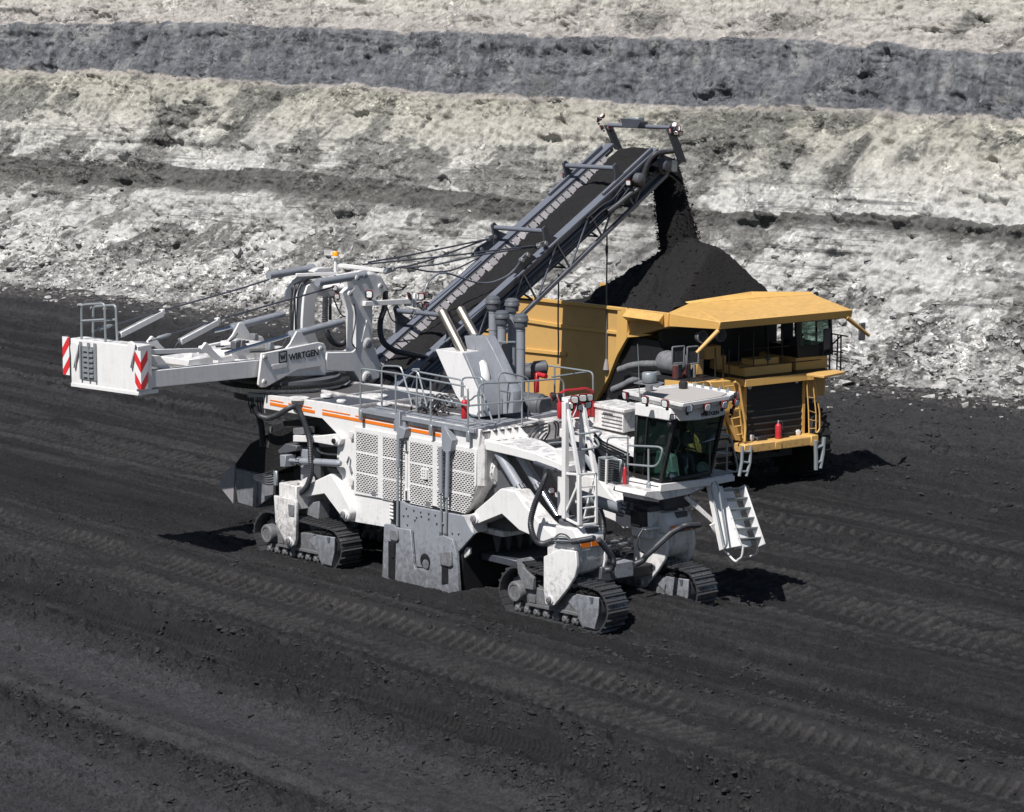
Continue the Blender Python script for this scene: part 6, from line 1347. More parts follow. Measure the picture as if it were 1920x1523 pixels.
    guard([X((1340, 815), (1366, 815), (1371, 822), (1384, 880), (1380, 886), (1364, 882)), X((1363, 830), (1362.5, 890)), X((1322, 846), (1362, 851)), X((1302, 806), (1326, 811), (1326, 880))], par=plat, rad=.026)
    q = mp([(1121, 857), (1165, 862), (1164, 912), (1121, 901)], y=yr + .0); rd = MB().prism(q, (0, .25, 0)).build("hose_cage", 'galv', plat, .01)
    ln = MB()
    for k in range(9):
        v = 862 + k * 4.6; ln.tube([M.P(1124 + 12 * i, v + i * .9 + (1.4 if i % 2 else -1), y=yr - .03) for i in range(4)], .022, 6)
    ln.build("coiled_hose", 'hose', rd)
    MB().bar(M.P(1137, 908, y=yr - .06), M.P(1138, 862, y=yr - .06), .06).build("cage_post", 'white', rd)
    # ---- stairs swung down in front of the platform
    s = MB()
    def dirpts(y, pts): return [np.array(M.P(u, v, y=y)) for u, v in pts]
    ya, yb_ = 1.30, 1.98
    aL, bL = np.array(M.P(1351, 912, y=ya)), np.array(M.P(1389, 1024, y=ya)); aR, bR = np.array(M.P(1397, 909, y=yb_)), np.array(M.P(1422, 1017, y=yb_))
    dn = (bL - aL); dn /= np.linalg.norm(dn); bR = aR + dn * np.linalg.norm(bL - aL) * 1.0; sidev = np.array((dn[2], 0, -dn[0])); sidev = sidev if sidev[0] > 0 else -sidev
    w = .26
    for p, q in ((aL, bL), (aR, bR)): s.prism([p + sidev * .02, p + sidev * (.02 - w), q + sidev * (.02 - w), q + sidev * .02], (0, .05 if p is aL else -.05, 0))
    bk0, bk1 = aL - sidev * w, bL - sidev * w; s.prism([bk0, bk1, bk1 + np.array((0, bR[1] - bL[1], bR[2] - bL[2])), bk0 + np.array((0, aR[1] - aL[1], aR[2] - aL[2]))], sidev * -.02)
    stairs = s.build("access_stairs", 'white', MINER, .012)
    for k in range(6):
        t = (k + .35) / 6; p = lerp(aL, bL, t); q = lerp(aR, bR, t); b = MB(); b.prism([p, q, q - sidev * .2, p - sidev * .2], (0, 0, .035)); b.build("tread", 'galv', stairs)
    p0, p1 = np.array(M.P(1330, 905, y=.95)), np.array(M.P(1356, 1030, y=.95)); b = MB(); b.prism([p0, p1, p1 - sidev * .16, p0 - sidev * .16], (0, .05, 0)); b.prism([p0 + (0, .05, 0), p1 + (0, .05, 0), bL - (0, .0, 0), aL], sidev * -.03); b.build("stair_side", 'white', stairs, .01)
    guard([[np.array(M.P(u, v, y=.9)) for u, v in ((1336, 905), (1333, 912), (1352, 1000), (1358, 1030), (1364, 1020), (1346, 908), (1341, 903))]], par=stairs, rad=.028)
    guard([mp([(1356, 1030), (1380, 1055), (1385, 1048), (1391, 1046), (1394, 1022)], y=1.1)], par=stairs, rad=.03, mat='white'); guard([[np.array(M.P(u, v, y=yb_)) for u, v in ((1391, 1046), (1419, 1041), (1422, 1016))]], par=stairs, rad=.03, mat='white')
    b = MB(); b.bar(M.P(1285, 931, x=xf - .25), M.P(1345, 985, x=xf + .15), .09, .12); b.prism([M.P(u, v, x=xf + .2) for u, v in ((1332, 985), (1345, 978), (1356, 1000), (1352, 1008), (1340, 1000))], (-.06, 0, 0)); b.build("stair_strut", 'dirty_white', stairs, .01)
    return dict(sx=sx, sy=sy, zf=zf, ft=ft, y0=y0, tz=tz, zt=zt, xf=xf, yr=yr, vis=vis, cab=cab)
CAB = build_cab()

# ------------------------------------------------------------------ lettering
def lettering(body, org, xd, yd, size, par, mat, name, depth=.006, wx=1.0):
    cu = bpy.data.curves.new(name, 'FONT'); cu.body = body; cu.size = size; cu.extrude = depth; cu.align_x = 'CENTER'; cu.align_y = 'CENTER'; cu.offset = size * .018
    ob = bpy.data.objects.new(name, cu); COL.objects.link(ob); bpy.context.view_layer.update()
    me = bpy.data.meshes.new_from_object(ob.evaluated_get(bpy.context.evaluated_depsgraph_get())); COL.objects.unlink(ob); bpy.data.objects.remove(ob)
    xd, yd = V3(xd).normalized(), V3(yd).normalized(); z = xd.cross(yd); m = Matrix.Identity(4)
    for i in range(3): m[i][0] = xd[i] * wx; m[i][1] = yd[i]; m[i][2] = z[i]; m[i][3] = org[i]
    me.transform(m); me.materials.clear(); me.materials.append(MAT[mat]); o = bpy.data.objects.new(name, me); COL.objects.link(o); adopt(o, par); return o
_v = CAB['vis']; _mx = (_v[3][0] + _v[4][0]) / 2; _my = (_v[3][1] + _v[4][1]) / 2; _d = np.array((_v[4][0] - _v[3][0], _v[4][1] - _v[3][1], 0)); _d /= np.linalg.norm(_d)
lettering("WIRTGEN", np.array((_mx, _my, CAB['zt'] + .09)) + np.array((_d[1], -_d[0], 0)) * .012 + _d * .06, _d, (0, 0, 1), .14, CAB['cab'], 'black', "cab_lettering", wx=1.1)
# ================================================================== slewing boom, mast and discharge conveyor
def kplate(name, pts, y, th, mat, par, bevel=.012): return plate(name, pts, y, th, mat, par, bevel, K)
def hazard_mat():
    m, nt, b = new_mat("red_white_hazard_stripes"); at = N(nt, "ShaderNodeAttribute"); at.attribute_name = "stripe"
    f = math_(nt, 'FRACT', at.outputs["Fac"]); s = math_(nt, 'LESS_THAN', f, .5)
    nt.links.new(mixc(nt, s, (.74, .74, .74), (.62, .03, .035)), b.inputs["Base Color"]); b.inputs["Roughness"].default_value = .4; return m
MAT['hazard'] = hazard_mat()
def build_ring():
    c = np.array((-9.3, -1.15, 0)); r = 1.90
    a = MB().lathe(c + (0, 0, 4.55), (0, 0, 1), [(r * .95, .03), (r * .97, .03), (r * .97, .10), (r * .95, .10)], 64).build("slew_ring", 'dirty_white', MINER)
    g = MB()
    for k in range(120):
        t = k / 120 * 6.283; f = Frame(c + (math.cos(t) * (r + .02), math.sin(t) * (r + .02), 4.66), t); g.box(f, -.03, .05, -.03, .03, 0, .08)
    g.lathe(c + (0, 0, 4.65), (0, 0, 1), [(r * .9, 0), (r + .01, 0), (r + .01, .10), (r * .9, .10)], 64)
    g.build("ring_gear", 'black', a)
    MB().lathe(c + (0, 0, 4.82), (0, 0, 1), [(r * .80, -.08), (r * .88, -.08), (r * .88, .02), (r * .80, .02)], 64).build("ring_plate", 'dkgrey', a)
    MB().lathe(c + (0, 0, 4.2), (0, 0, 1), [(r * .8, 0), (r * .8, .5)], 48).build("ring_base", 'black', a)
    for u, v in ((405, 717), (480, 722)): pass
    MB().lathe(c + (0, 0, 4.30), (0, 0, 1), [(1.3, 0), (1.75, .16), (1.75, .26)], 40).build("ring_support", 'dirty_white', a)
build_ring()

def build_boom():
    yn, yfar = -1.12, 1.25
    beam = [(279, 696), (487, 675), (560, 668), (611, 671), (700, 690), (712, 700), (700, 700), (611, 706), (487, 708), (279, 729)]
    def two(name, pts, th=.10, mat='white', par=None, y=yn):
        o = kplate(name, pts, y, th, mat, par or MINER, .012); q = [K.P(u, v, y=y) for u, v in pts]; sh = K.V((0, yfar - yn - .1, 0))
        c = o.copy(); COL.objects.link(c); c.location = V3(sh)
        if o.parent: c.parent = o.parent; c.matrix_parent_inverse = o.matrix_parent_inverse.copy()
        return o
    B = kplate("counterweight_boom", beam[:4] + [(611, 704), (487, 707), (279, 728)], yn, .32, 'white', MINER, .015)
    o = MB().prism([K.P(u, v, y=yn) + K.V((0, yfar - yn - .32, 0)) for u, v in beam[:4] + [(611, 704), (487, 707), (279, 728)]], K.V((0, .32, 0))).build("boom_beam", 'white', B, .015)
    xa, xb = K.L(320, 700, y=yn)[0], K.L(600, 700, y=yn)[0]; zb = K.L(487, 700, y=yn)[2]
    MB().box(K, xa + 1.4, xb, yn + .3, yfar - .3, zb - .02, zb + .12).build("boom_floor", 'white', B, .01)
    for x in (-5.6, -3.9, -2.3): MB().box(K, x, x + .22, yn + .3, yfar - .3, zb - .0, zb + .36).build("cross_member", 'white', B, .012)
    # thin upper rails, sloping plates, brackets
    up = [(275, 656), (310, 655), (377, 653), (380, 661), (310, 664), (276, 665)]; two("upper_rail", up, .16, 'white', B)
    br = [(372, 664), (377, 655), (387, 642), (398, 652), (400, 656), (420, 676), (405, 676), (390, 662)]; two("kinked_bracket", br, .10, 'white', B, yn + .35)
    two("strap_plate", [(283, 667), (300, 667), (320, 690), (306, 692), (281, 684)], .3, 'white', B, yn + .2)
    # big side plate carrying the maker's name
    sp = [(491, 663), (597, 641.7), (608, 644), (612, 650), (611, 672), (605, 687), (558, 694), (500, 726), (489, 727), (484.5, 722)]
    S = kplate("name_plate", sp, yn - .16, .08, 'white', B, .02)
    S2 = MB().prism([K.P(u, v, y=yn - .16) + K.V((0, yfar - yn + .24, 0)) for u, v in sp], K.V((0, .08, 0))).build("side_plate", 'white', B, .02)
    # counterweight block
    xe = K.L(258, 738, y=yn)[0]; zb_, zt_ = K.L(258, 738, x=xe)[2], K.L(253, 649, x=xe)[2]; yl = K.L(133, 690, x=xe)[1]
    cw = MB().box(K, xe, xe + .55, yn - .02, yl, zb_, zt_).build("counterweight", 'white', B, .02)
    MB().box(K, xe - .02, xe + .75, yn - .05, yl, zb_ - .06, zb_ + .05).build("counterweight_foot", 'white', B, .01)
    e = lambda u, v, d=0.0: K.L(u, v, x=xe - d)
    a, b = e(151, 645), e(183, 715); ld = MB(); ld.box(K, xe - .03, xe - .005, b[1], a[1], e(165, 712)[2], e(165, 650)[2]); ld.build("ladder_recess", 'cast', B)
    st = MB()
    for k in range(6):
        z = lerp(e(165, 652), e(165, 710), (k + .5) / 6)[2]; st.box(K, xe - .07, xe - .02, b[1] + .12, a[1] - .15, z - .03, z + .03)
    for y in (b[1] + .03, b[1] + .30, a[1] - .05): st.box(K, xe - .08, xe - .02, y - .03, y + .03, e(165, 712)[2], e(165, 642)[2])
    st.build("ladder", 'galv', B)
    for u in (136.5, 243): # cable sheaves on the end face
        pts = [(u - 6, 650), (u - 4, 642), (u + 2, 640), (u + 9, 646), (u + 8, 660), (u + 4, 676), (u + 2, 690), (u, 690), (u - 4, 668)]
        MB().prism([K.W(e(x, y, .10)) for x, y in pts], K.V((.08, 0, 0))).build("cable_guide", 'white', B, .02)
    # hazard boards, folded round the corners
    def board(u0, uc, u1, vt, vb, uside):
        A = [e(u0, vt, .06), e(uc, vt + (uc - u0) * .12, .06), e(uc, vb + (uc - u0) * .12, .06), e(u0, vb, .06)]
        me = MB(); yc = A[1][1] if uside > 0 else A[0][1]; x0 = xe - .06; zT, zB = A[0][2], A[3][2]; wA = abs(A[0][1] - A[1][1])
        pA = [(x0, A[0][1], zT), (x0, A[1][1], zT), (x0, A[1][1], zB), (x0, A[0][1], zB)]; me.add([K.W(p) for p in pA], [(0, 1, 2, 3)])
        hs = [abs(p[1] - yc) for p in pA]; zs = [p[2] for p in pA]
        yb2 = A[1][1] if uside > 0 else A[0][1]; sg = -1 if uside > 0 else 1
        pB = [(x0, yb2, zT), (x0 + .26, yb2 + 0.0, zT), (x0 + .26, yb2, zB), (x0, yb2, zB)]; me.add([K.W(p) for p in pB], [(0, 1, 2, 3)]); hs += [0, .26, .26, 0]; zs += [zT, zT, zB, zB]
        pC = [(x0 + .015, A[0][1], zT), (x0 + .015, A[1][1], zT), (x0 + .015, A[1][1], zB), (x0 + .015, A[0][1], zB)]; me.add([K.W(p) for p in pC], [(3, 2, 1, 0)]); hs += [0] * 4; zs += [0] * 4
        o = me.build("hazard_board", 'hazard', B); at = o.data.attributes.new("stripe", 'FLOAT', 'POINT'); at.data.foreach_set("value", [(z - zT - 1.35 * h) / .62 + .02 for z, h in zip(zs, hs)])
    board(252, 263.5, 278, 657, 729, 1); board(116.5, 129, 130, 631, 702, -1)
    # boarding hoops
    for dx in (.05, .38):
        pa = [(153, 650), (153, 572), (196, 569), (198, 645)] if dx < .2 else [(174, 652), (175, 575), (217, 572), (220, 648)]
        guard([[K.W(e(u, v, -dx)) for u, v in pa], [K.W(e(u, v, -dx)) for u, v in ((pa[0][0], 602), (pa[2][0], 599.5))]], par=B, rad=.035, name="boarding_hoop")
    # outrigger struts and backstay cables
    near = lambda u, v: K.P(u, v, y=yn + .1); fary = lambda u, v: K.P(u, v, y=yfar - .1)
    for f, (p, q) in ((fary, ((225, 628), (304, 588))), (near, ((338, 641), (408, 604)))):
        b = MB(); b.bar(f(*p), f(*q), .15, .17); b.bar(f(q[0] - 3, q[1] - 2), f(q[0] + 3, q[1] - 4), .14, .16); b.build("stay_strut", 'white', B, .015)
    def cable(pts, r=.022, par=B, name="stay_cable", mat='dark'): return MB().tube(pts, r, 6).build(name, mat, par)
    cable([fary(180, 620), fary(300, 584), fary(452, 541), fary(505, 524)], .028); cable([near(279, 640), near(404, 601), near(520, 568), near(626, 538)], .028)
    for f, (u, v) in ((fary, (188, 617)), (near, (298, 634))):
        tb = MB(); a = np.array(f(u - 14, v + 4)); b = np.array(f(u + 22, v - 7)); tb.tube([a, lerp(a, b, .3), lerp(a, b, .35), lerp(a, b, .8), b], [.03, .03, .06, .06, .03], 8); tb.build("turnbuckle", 'galv', B)
        for k in range(2): cable([f(u + 20 + 4 * k, v + 28), f(u + 36 + 4 * k, v + 8)], .035, name="spring", mat='dkgrey')
    # luffing rams on triangular lugs
    def ram(p, m, q, f, r=.10):
        a, c, d = np.array(f(*p)), np.array(f(*m)), np.array(f(*q)); o = MX(); o.mat('chrome'); o.cyl(a, c, r * .5, n=12); o.mat('grey'); o.cyl(c, d, r, n=16); o.lathe(c, V3(d - c), [(r * 1.15, -.03), (r * 1.15, .12)], 16); o.build("luffing_ram", B)
    ram((400, 622), (436, 614), (531, 589), fary, .11); ram((423, 663), (544, 629), (639, 604), near, .115)
    ram((583, 504), (586, 503), (503, 517), fary, .12); ram((684, 516), (682, 516), (595, 530), near, .12)
    for f, y, (u, v) in ((fary, yfar - .15, (452, 609)), (near, yn + .05, (560, 625))):
        for dy in (-.14, .14): MB().prism([K.P(a, b, y=y + dy) for a, b in ((u - 3, v - 4), (u + 5, v - 3), (u + 24, v + 28), (u + 26, v + 42), (u - 36, v + 42), (u - 16, v + 20))], K.V((0, .06, 0))).build("ram_lug", 'white', B, .012)
    # boxes, valve clutter in the well of the boom
    rr = random.Random(9)
    for (u, v, s, h) in ((430, 652, .5, .35), (470, 648, .45, .5), (455, 640, .35, .3), (520, 655, .6, .25), (350, 668, .5, .2), (395, 665, .3, .3)):
        p = K.L(u, v, y=.3); MB().box(K, p[0] - s, p[0] + s, -.3, .9, p[2] - h, p[2]).build("boom_box", 'white', B, .02)
    for k in range(7): hose([K.P(438 + rr.uniform(0, 30), 640 + rr.uniform(0, 12), y=-.3 + rr.uniform(0, .5)) for _ in range(4)], .018, par=B)
    for (q0, q1) in (((330, 672), (372, 700)), ((398, 662), (430, 690)), ((445, 655), (470, 680))):
        b = MB(); b.prism([K.P(*q0, y=.95), K.P(*q1, y=-.75), np.array(K.P(*q1, y=-.75)) + K.V((.3, 0, 0)), np.array(K.P(*q0, y=.95)) + K.V((.3, 0, 0))], (0, 0, -.06)); b.build("diagonal_plate", 'white', B, .01)
    for (u0, v0, u1, v1, y) in ((405, 650, 470, 640, .5), (415, 655, 500, 643, -.2), (430, 640, 445, 625, .1), (470, 660, 540, 650, -.6)): hose([K.P(u0, v0, y=y), K.P((u0 + u1) / 2, (v0 + v1) / 2 + 3, y=y), K.P(u1, v1, y=y)], .028, par=B)
    for (u, v, y) in ((441, 648, -.3), (452, 645, -.2), (430, 655, .3), (505, 648, -.5), (476, 633, .6)):
        p = K.L(u, v, y=y); MB().box(K, p[0] - .09, p[0] + .09, y - .12, y + .12, p[2] - .1, p[2] + .12).build("valve_block", rr.choice(['galv', 'cast', 'dkgrey']), B, .015)
    p0, p1 = K.P(352, 668, y=.2), K.P(388, 676, y=.2); MB().cyl(p0, p1, .16).build("winch_drum", 'dirty_white', B)
    plate_o = K.L(545, 670, y=yn - .165)
    # maker's name
    org = K.P(570, 666, y=yn - .166); rise = (np.array(K.P(598, 661, y=yn - .166)) - np.array(K.P(543, 671.5, y=yn - .166))); rise /= np.linalg.norm(rise)
    lettering("WIRTGEN", org, rise, np.cross(K.V((0, -1, 0)), rise), .275, B, 'black', "boom_lettering", wx=1.02)
    c = np.array(K.P(530.5, 669.5, y=yn - .166)); s = .155; upv = np.cross(K.V((0, -1, 0)), rise); lg = MB()
    sq = [c + rise * a * s + upv * b * s for a, b in ((-1, -1), (1, -1), (1, 1), (-1, 1))]
    for i in range(4): lg.bar(sq[i] , sq[(i + 1) % 4], .035, .012, up=K.V((0, -1, 0)))
    lg.build("logo_frame", 'black', B)
    zz = [(-.62, .52), (-.30, -.5), (0, .30), (.30, -.5), (.62, .52)]; lw = MB(); q = [c + rise * a * s + upv * b * s for a, b in zz]
    for i in range(4): lw.bar(q[i], q[i + 1], .035, .012, up=K.V((0, -1, 0)))
    lw.build("logo_mark", 'black', B)
    sl = [(508, 687), (512, 684), (534, 680), (539, 683), (537, 689), (511, 694)]; MB().prism([K.P(u, v, y=yn - .175) for u, v in sl], K.V((0, .02, 0))).build("pressed_slot", 'white', B, .008)
    for u, v in ((496, 670), (601, 654), (495, 716)): bolt_disc(K.P(u, v, y=yn - .17), K.V((0, -1, 0)), .05, B)
    # ------------------------------------------------ mast: two bent legs
    near_leg = [(654, 550), (663.5, 541), (660, 522), (668, 516), (702, 513), (716, 522), (722, 534), (723, 546), (704, 560), (699, 572), (699, 640), (703, 652), (714, 684), (711.6, 709), (690, 716), (675, 717), (663.5, 697), (611, 695.5), (613, 661), (661, 660), (668, 655), (666, 586)]
    Mt = kplate("slewing_mast", near_leg, yn, .42, 'white', MINER, .02)
    far_leg = [(570, 556), (576, 536), (590, 527), (600, 527), (623, 534), (627, 556), (600, 555), (592, 562), (590, 620), (597, 640), (594, 660), (567, 655), (567, 600)]
    MB().prism([K.P(u, v, y=.75) for u, v in far_leg], K.V((0, .42, 0))).build("mast_leg", 'white', Mt, .02)
    c_leg = [(537, 560), (540, 545), (553, 526), (566, 516), (588, 512), (600, 515), (606, 521), (584, 524), (572, 530), (560, 545), (552, 565), (545, 566)]
    MB().prism([K.P(u, v, y=1.15) for u, v in c_leg], K.V((0, .12, 0))).build("mast_cheek", 'white', Mt, .015)
    arch = [(688, 512), (700, 510), (716, 520), (727, 540), (727, 560), (720, 548), (712, 534), (700, 524)]
    MB().prism([K.P(u, v, y=yn + .50) for u, v in arch], K.V((0, .12, 0))).build("mast_cheek", 'white', Mt, .015)
    MB().tube([K.P(600, 540, y=.9), K.P(668, 536, y=yn + .2)], .11, 12).build("mast_cross_tube", 'white', Mt)
    MB().prism([K.P(u, v, y=1.1) for u, v in ((575, 508), (585, 501), (606, 501), (618, 510), (612, 518), (580, 516))], K.V((0, -.3, 0))).build("mast_head", 'white', Mt, .02)
    b = MB(); b.bar(K.P(632, 497, y=.5), K.P(724, 508, y=yn + .3), .10, .12); b.build("head_beam", 'white', Mt, .01)
    b = MB(); b.bar(K.P(555, 516, y=.9), K.P(632, 513, y=.4), .10, .10); b.bar(K.P(618, 523, y=.8), K.P(680, 511, y=yn + .3), .16, .16); b.build("head_beam", 'white', Mt, .01)
    for u, v in ((689, 645), (688, 708)): bolt_disc(K.P(u, v, y=yn - .01), K.V((0, -1, 0)), .13, Mt)
    for u, v in ((669, 522), (713, 537), (656, 551)): bolt_disc(K.P(u, v, y=yn - .01), K.V((0, -1, 0)), .06, Mt)
    MB().prism([K.P(u, v, y=yn - .02) for u, v in ((688, 600), (697, 641), (678, 641))], K.V((0, .03, 0))).build("mast_rib", 'white', Mt)
    # beacon and work lights
    bp = np.array(K.P(629, 517, y=.5)); tp = np.array(K.P(629, 483, y=.5)); o = MX(); o.mat('white'); o.cyl(bp, tp, .05, n=10); o.lathe(tp, (0, 0, 1), [(.13, 0), (.13, .04), (.09, .05)], 16); o.mat('amber'); o.lathe(tp + (0, 0, .05), (0, 0, 1), [(.10, 0), (.10, .10), (.07, .14), (.02, .15)], 16); o.build("beacon", Mt)
    arm = MB(); a0, a1 = K.P(682, 569.5, y=yn - .05), K.P(768, 565, y=yn - .25); arm.bar(a0, a1, .16, .15); p = np.array(a1); arm.bar(p - (0, 0, .15), p + np.array((0, 0, .25)), .14); arm.bar(K.P(777, 577, y=yn - .25), K.P(778, 550, y=yn - .25), .09); arm.bar(a1, K.P(790, 562, y=yn - .25), .06); arm.build("lamp_arm", 'white', Mt, .01)
    for u, v, d in ((765, 554, (-.6, -.7, -.3)), (790, 556, (.7, -.6, -.2)), (799, 553, (.8, .2, -.2)), (799, 571, (.8, -.2, -.5)), (787, 572, (.5, -.7, -.5)), (795, 577, (.6, -.4, -.6))): work_light(K.P(u, v, y=yn - .25), d, Mt, .10)
    work_light(K.P(692.5, 552, y=yn - .1), (.55, -.8, -.1), Mt, .125)
    for u, v in ((628, 540), (632, 556)): work_light(K.P(u, v, y=-.3), (.5, -.6, -.3), Mt, .09)
    # hoses on the mast
    kh = lambda pts, y, r, rings=False: hose([K.P(u, v, y=y) for u, v in pts], r, "corrugated_hose" if rings else "hose", Mt, rings=rings)
    kh([(723, 545), (721, 577), (714, 600), (713, 623), (720, 643), (739, 657), (757, 662), (790, 668), (812, 676)], yn + .1, .085, True)
    kh([(610, 555), (609.7, 600), (613, 623), (624, 641), (640, 645), (654, 631), (662, 605), (661, 570)], .0, .085, True)
    kh([(619, 556), (619, 600)], .1, .05); kh([(624, 556), (640, 590), (662, 596)], -.2, .022); kh([(650, 534), (640, 570), (636, 585)], -.4, .02)
    for k in range(6):
        kh([(600 - 4 * k, 518 + k), (575 - 5 * k, 524 + 2 * k), (560 - 3 * k + 2 * (k % 2), 550), (560 - 3.2 * k, 585), (558 - 3.0 * k + (k % 3), 622)], 1.05 - .05 * k, .024)
    kh([(546, 600), (540, 630), (528, 652), (520, 664)], .6, .018); kh([(725, 575), (735, 600), (752, 606), (770, 600), (780, 580)], yn - .1, .02)
    kh([(600, 540), (620, 520), (650, 540), (670, 545), (680, 560)], -.2, .018); kh([(668, 655), (660, 640), (667, 600), (664, 570)], yn - .03, .02)
    return B, Mt
BOOM, MAST = build_boom()

def build_conveyor():
    yn, yf = -.98, 1.0
    # centre line heights along the boom, from the near rail in the photograph
    s0, z0 = 2.2, 3.35; s1, z1 = 17.15, 10.98
    zc = lambda s: z0 + (z1 - z0) * (s - s0) / (s1 - s0)
    wid = lambda s: .95 + .045 * (s - 3) / 14
    dv = np.array((s1 - s0, 0, z1 - z0)); dv /= np.linalg.norm(dv); nv = np.array((-dv[2], 0, dv[0]))
    Cc = MB(); 
    def rail(sgn, sa, sb):
        b = MB(); 
        def sect(s): y = sgn * wid(s); p = np.array((s, y, zc(s))); q = [p + np.array((0, sgn * a, 0)) + nv * c for a, c in ((-.13, 0), (.20, 0), (.20, -.08), (.08, -.10), (.08, -.30), (-.04, -.30), (-.04, -.10), (-.13, -.08))]; return [K.W(x) for x in q]
        b.loft(sect(sa), sect(sb)); return b
    conv = rail(-1, 3.2, 17.1).build("discharge_conveyor", 'rail', MINER, .01)
    rail(1, 2.0, 17.25).build("side_rail", 'rail', conv, .01)
    for sgn, sa, sb in ((-1, 14.2, 16.9), (1, 14.0, 16.9)):
        b = MB(); A = [np.array((s, sgn * (wid(s) + .05), zc(s))) + nv * c for s, c in ((sa, .02), (sa, .12), (sb, .15), (sb, .02))]; b.prism([K.W(p) for p in A], K.V((0, sgn * .1, 0))); b.build("rail_cap", 'rail', conv, .01)
    inner = MB(); 
    for sgn in (-1, 1):
        A = [np.array((s, sgn * (wid(s) - .10), zc(s))) + nv * c for s, c in ((2.5, -.10), (2.5, -.16), (17.0, -.16), (17.0, -.10))]; inner.prism([K.W(p) for p in A], K.V((0, -sgn * .07, 0)))
    inner.build("inner_ledge", 'dkgrey', conv)
    belt = MB()
    def bsec(s, th): 
        pts = []
        for t in np.linspace(-1, 1, 9): pts.append(K.W(np.array((s, t * (wid(s) - .08), zc(s))) + nv * (-.58 + .22 * abs(t) ** 1.5)))
        for t in np.linspace(1, -1, 9): pts.append(K.W(np.array((s, t * (wid(s) - .08), zc(s))) + nv * (-.60 - th + .22 * abs(t) ** 1.5)))
        return pts
    belt.loft(bsec(1.8, .02), bsec(17.5, .02)); belt.build("belt", 'black', conv)
    low = MB(); A = [K.W(np.array((s, -.8, zc(s))) + nv * c) for s, c in ((2.5, -.82), (2.5, -.84), (17.0, -.84), (17.0, -.82))]; low.prism(A, K.V((0, 1.6, 0))); low.build("return_belt", 'black', conv)
    pul = MB(); e = np.array((17.3, 0, zc(17.3))) + nv * -.78; pul.cyl(K.W(e + (0, -.95, 0)), K.W(e + (0, .95, 0)), .32, n=24); pul.build("head_pulley", 'black', conv)
    # pale rubber skirt tabs along the inside of both rails
    for sgn, mat in ((1, 'rubber'), (-1, 'rubber')):
        t = MB(); s = 2.6; rr = random.Random(4)
        while s < 16.6:
            y = sgn * (wid(s) - .17); h = .26 + rr.uniform(-.07, .05); a = np.array((s, y, zc(s))) + nv * -.12; b = np.array((s + .25, y, zc(s + .25))) + nv * -.12; dn = np.array((0, -sgn * .24, 0)) - nv * h
            t.prism([K.W(p) for p in (a, b, b + dn - dv * .02, b + dn * .9, a + dn * .86 + dv * .04, a + dn * .8)][:2] + [K.W(p) for p in (b + dn * .85, b + dn - dv * .05, a + dn + dv * .06, a + dn * .85)], K.V((0, sgn * .02, 0))); s += .30
        o = t.build("skirt_flap", mat, conv)
    # lattice below the near and far rails
    nodes = [(s, zc(s) - .98 + .0) for s in (2.6, 4.4, 6.2, 8.0, 9.8, 11.6, 13.4, 15.2, 17.2)]
    for sgn in (-1, 1):
        b = MB(); ch0 = np.array((2.6, sgn * 1.12, zc(2.6) - 1.62)); ch1 = np.array((17.6, sgn * 1.17, zc(17.6) - 1.20)); b.bar(K.W(ch0), K.W(ch1), .12)
        for i in range(8):
            s = 3.0 + i * 1.72; p = np.array((s, sgn * (wid(s) + .17), zc(s))) - nv * .1; qs = [s + .55, s + 1.2]
            lowp = lambda x: lerp(ch0, ch1, (x - ch0[0]) / (ch1[0] - ch0[0]))
            b.bar(K.W(p), K.W(lowp(s + .75)), .055); b.bar(K.W(np.array((s + 1.72, sgn * (wid(s) + .17), zc(s + 1.72))) - nv * .1), K.W(lowp(s + .75)), .055)
        b.build("lattice_truss", 'rail', conv)
    b = MB()
    for i in range(8):
        s = 3.75 + i * 1.72; z = zc(s) - 1.62 + .42 * (s - 2.6) / 15; b.bar(K.W((s, -.95, z)), K.W((s, .95, z)), .06); b.bar(K.W((s, -.95, z)), K.W((s + .9, .95, z + .42)), .05)
        b.prism([K.W((s + .3, -.55, z + .55)), K.W((s + .75, -.55, z + .78)), K.W((s + .75, -.55, z + .5)), K.W((s + .3, -.55, z + .3))], K.V((0, 1.1, 0)))
    b.build("cross_brace", 'dark', conv)
    tip = kplate("tip_cheek", [(1170, 372), (1202, 342), (1232, 318), (1252, 310), (1262, 318), (1226, 352), (1196, 388), (1186, 398)], -1.08, .06, 'dark', conv)
    # hose loom along the near side
    for k in range(9):
        pts = [np.array((s, -wid(s) - .10 - .02 * (k % 3), zc(s))) + nv * (-.33 - .05 * k + .015 * math.sin(s * 1.3 + k)) for s in np.linspace(3.2, 16.4, 16)]
        MB().tube([K.W(p) for p in pts], .026 + .010 * (k % 2), 6).build("loom_hose", 'hose' if k not in (1, 4, 7) else 'rail', conv)
    kc = lambda pts, y, r, rings=False, mat='hose': hose([K.P(u, v, y=y) for u, v in pts], r, "corrugated_hose" if rings else "loom_hose", conv, mat=mat, rings=rings)
    kc([(1262, 283), (1248, 285), (1229, 289), (1217, 302), (1208, 322), (1203, 342), (1195, 356), (1180, 366), (1160, 383), (1140, 398)], -1.25, .085, True)
    kc([(1240, 300), (1225, 306), (1214, 318), (1224, 330), (1238, 322), (1246, 306)], -1.2, .03); kc([(1186, 340), (1196, 330), (1206, 336), (1200, 350), (1188, 352)], -1.2, .035); kc([(1172, 345), (1150, 372), (1126, 388), (1100, 410)], -1.2, .03); kc([(1180, 352), (1158, 380), (1130, 396), (1105, 420)], -1.22, .03)
    MB().lathe(K.P(1190, 336, y=-1.1), K.V((0, -1, 0)), [(.22, 0), (.22, .3), (.16, .34), (.05, .36)], 18).build("drive_motor", 'dkgrey', conv)
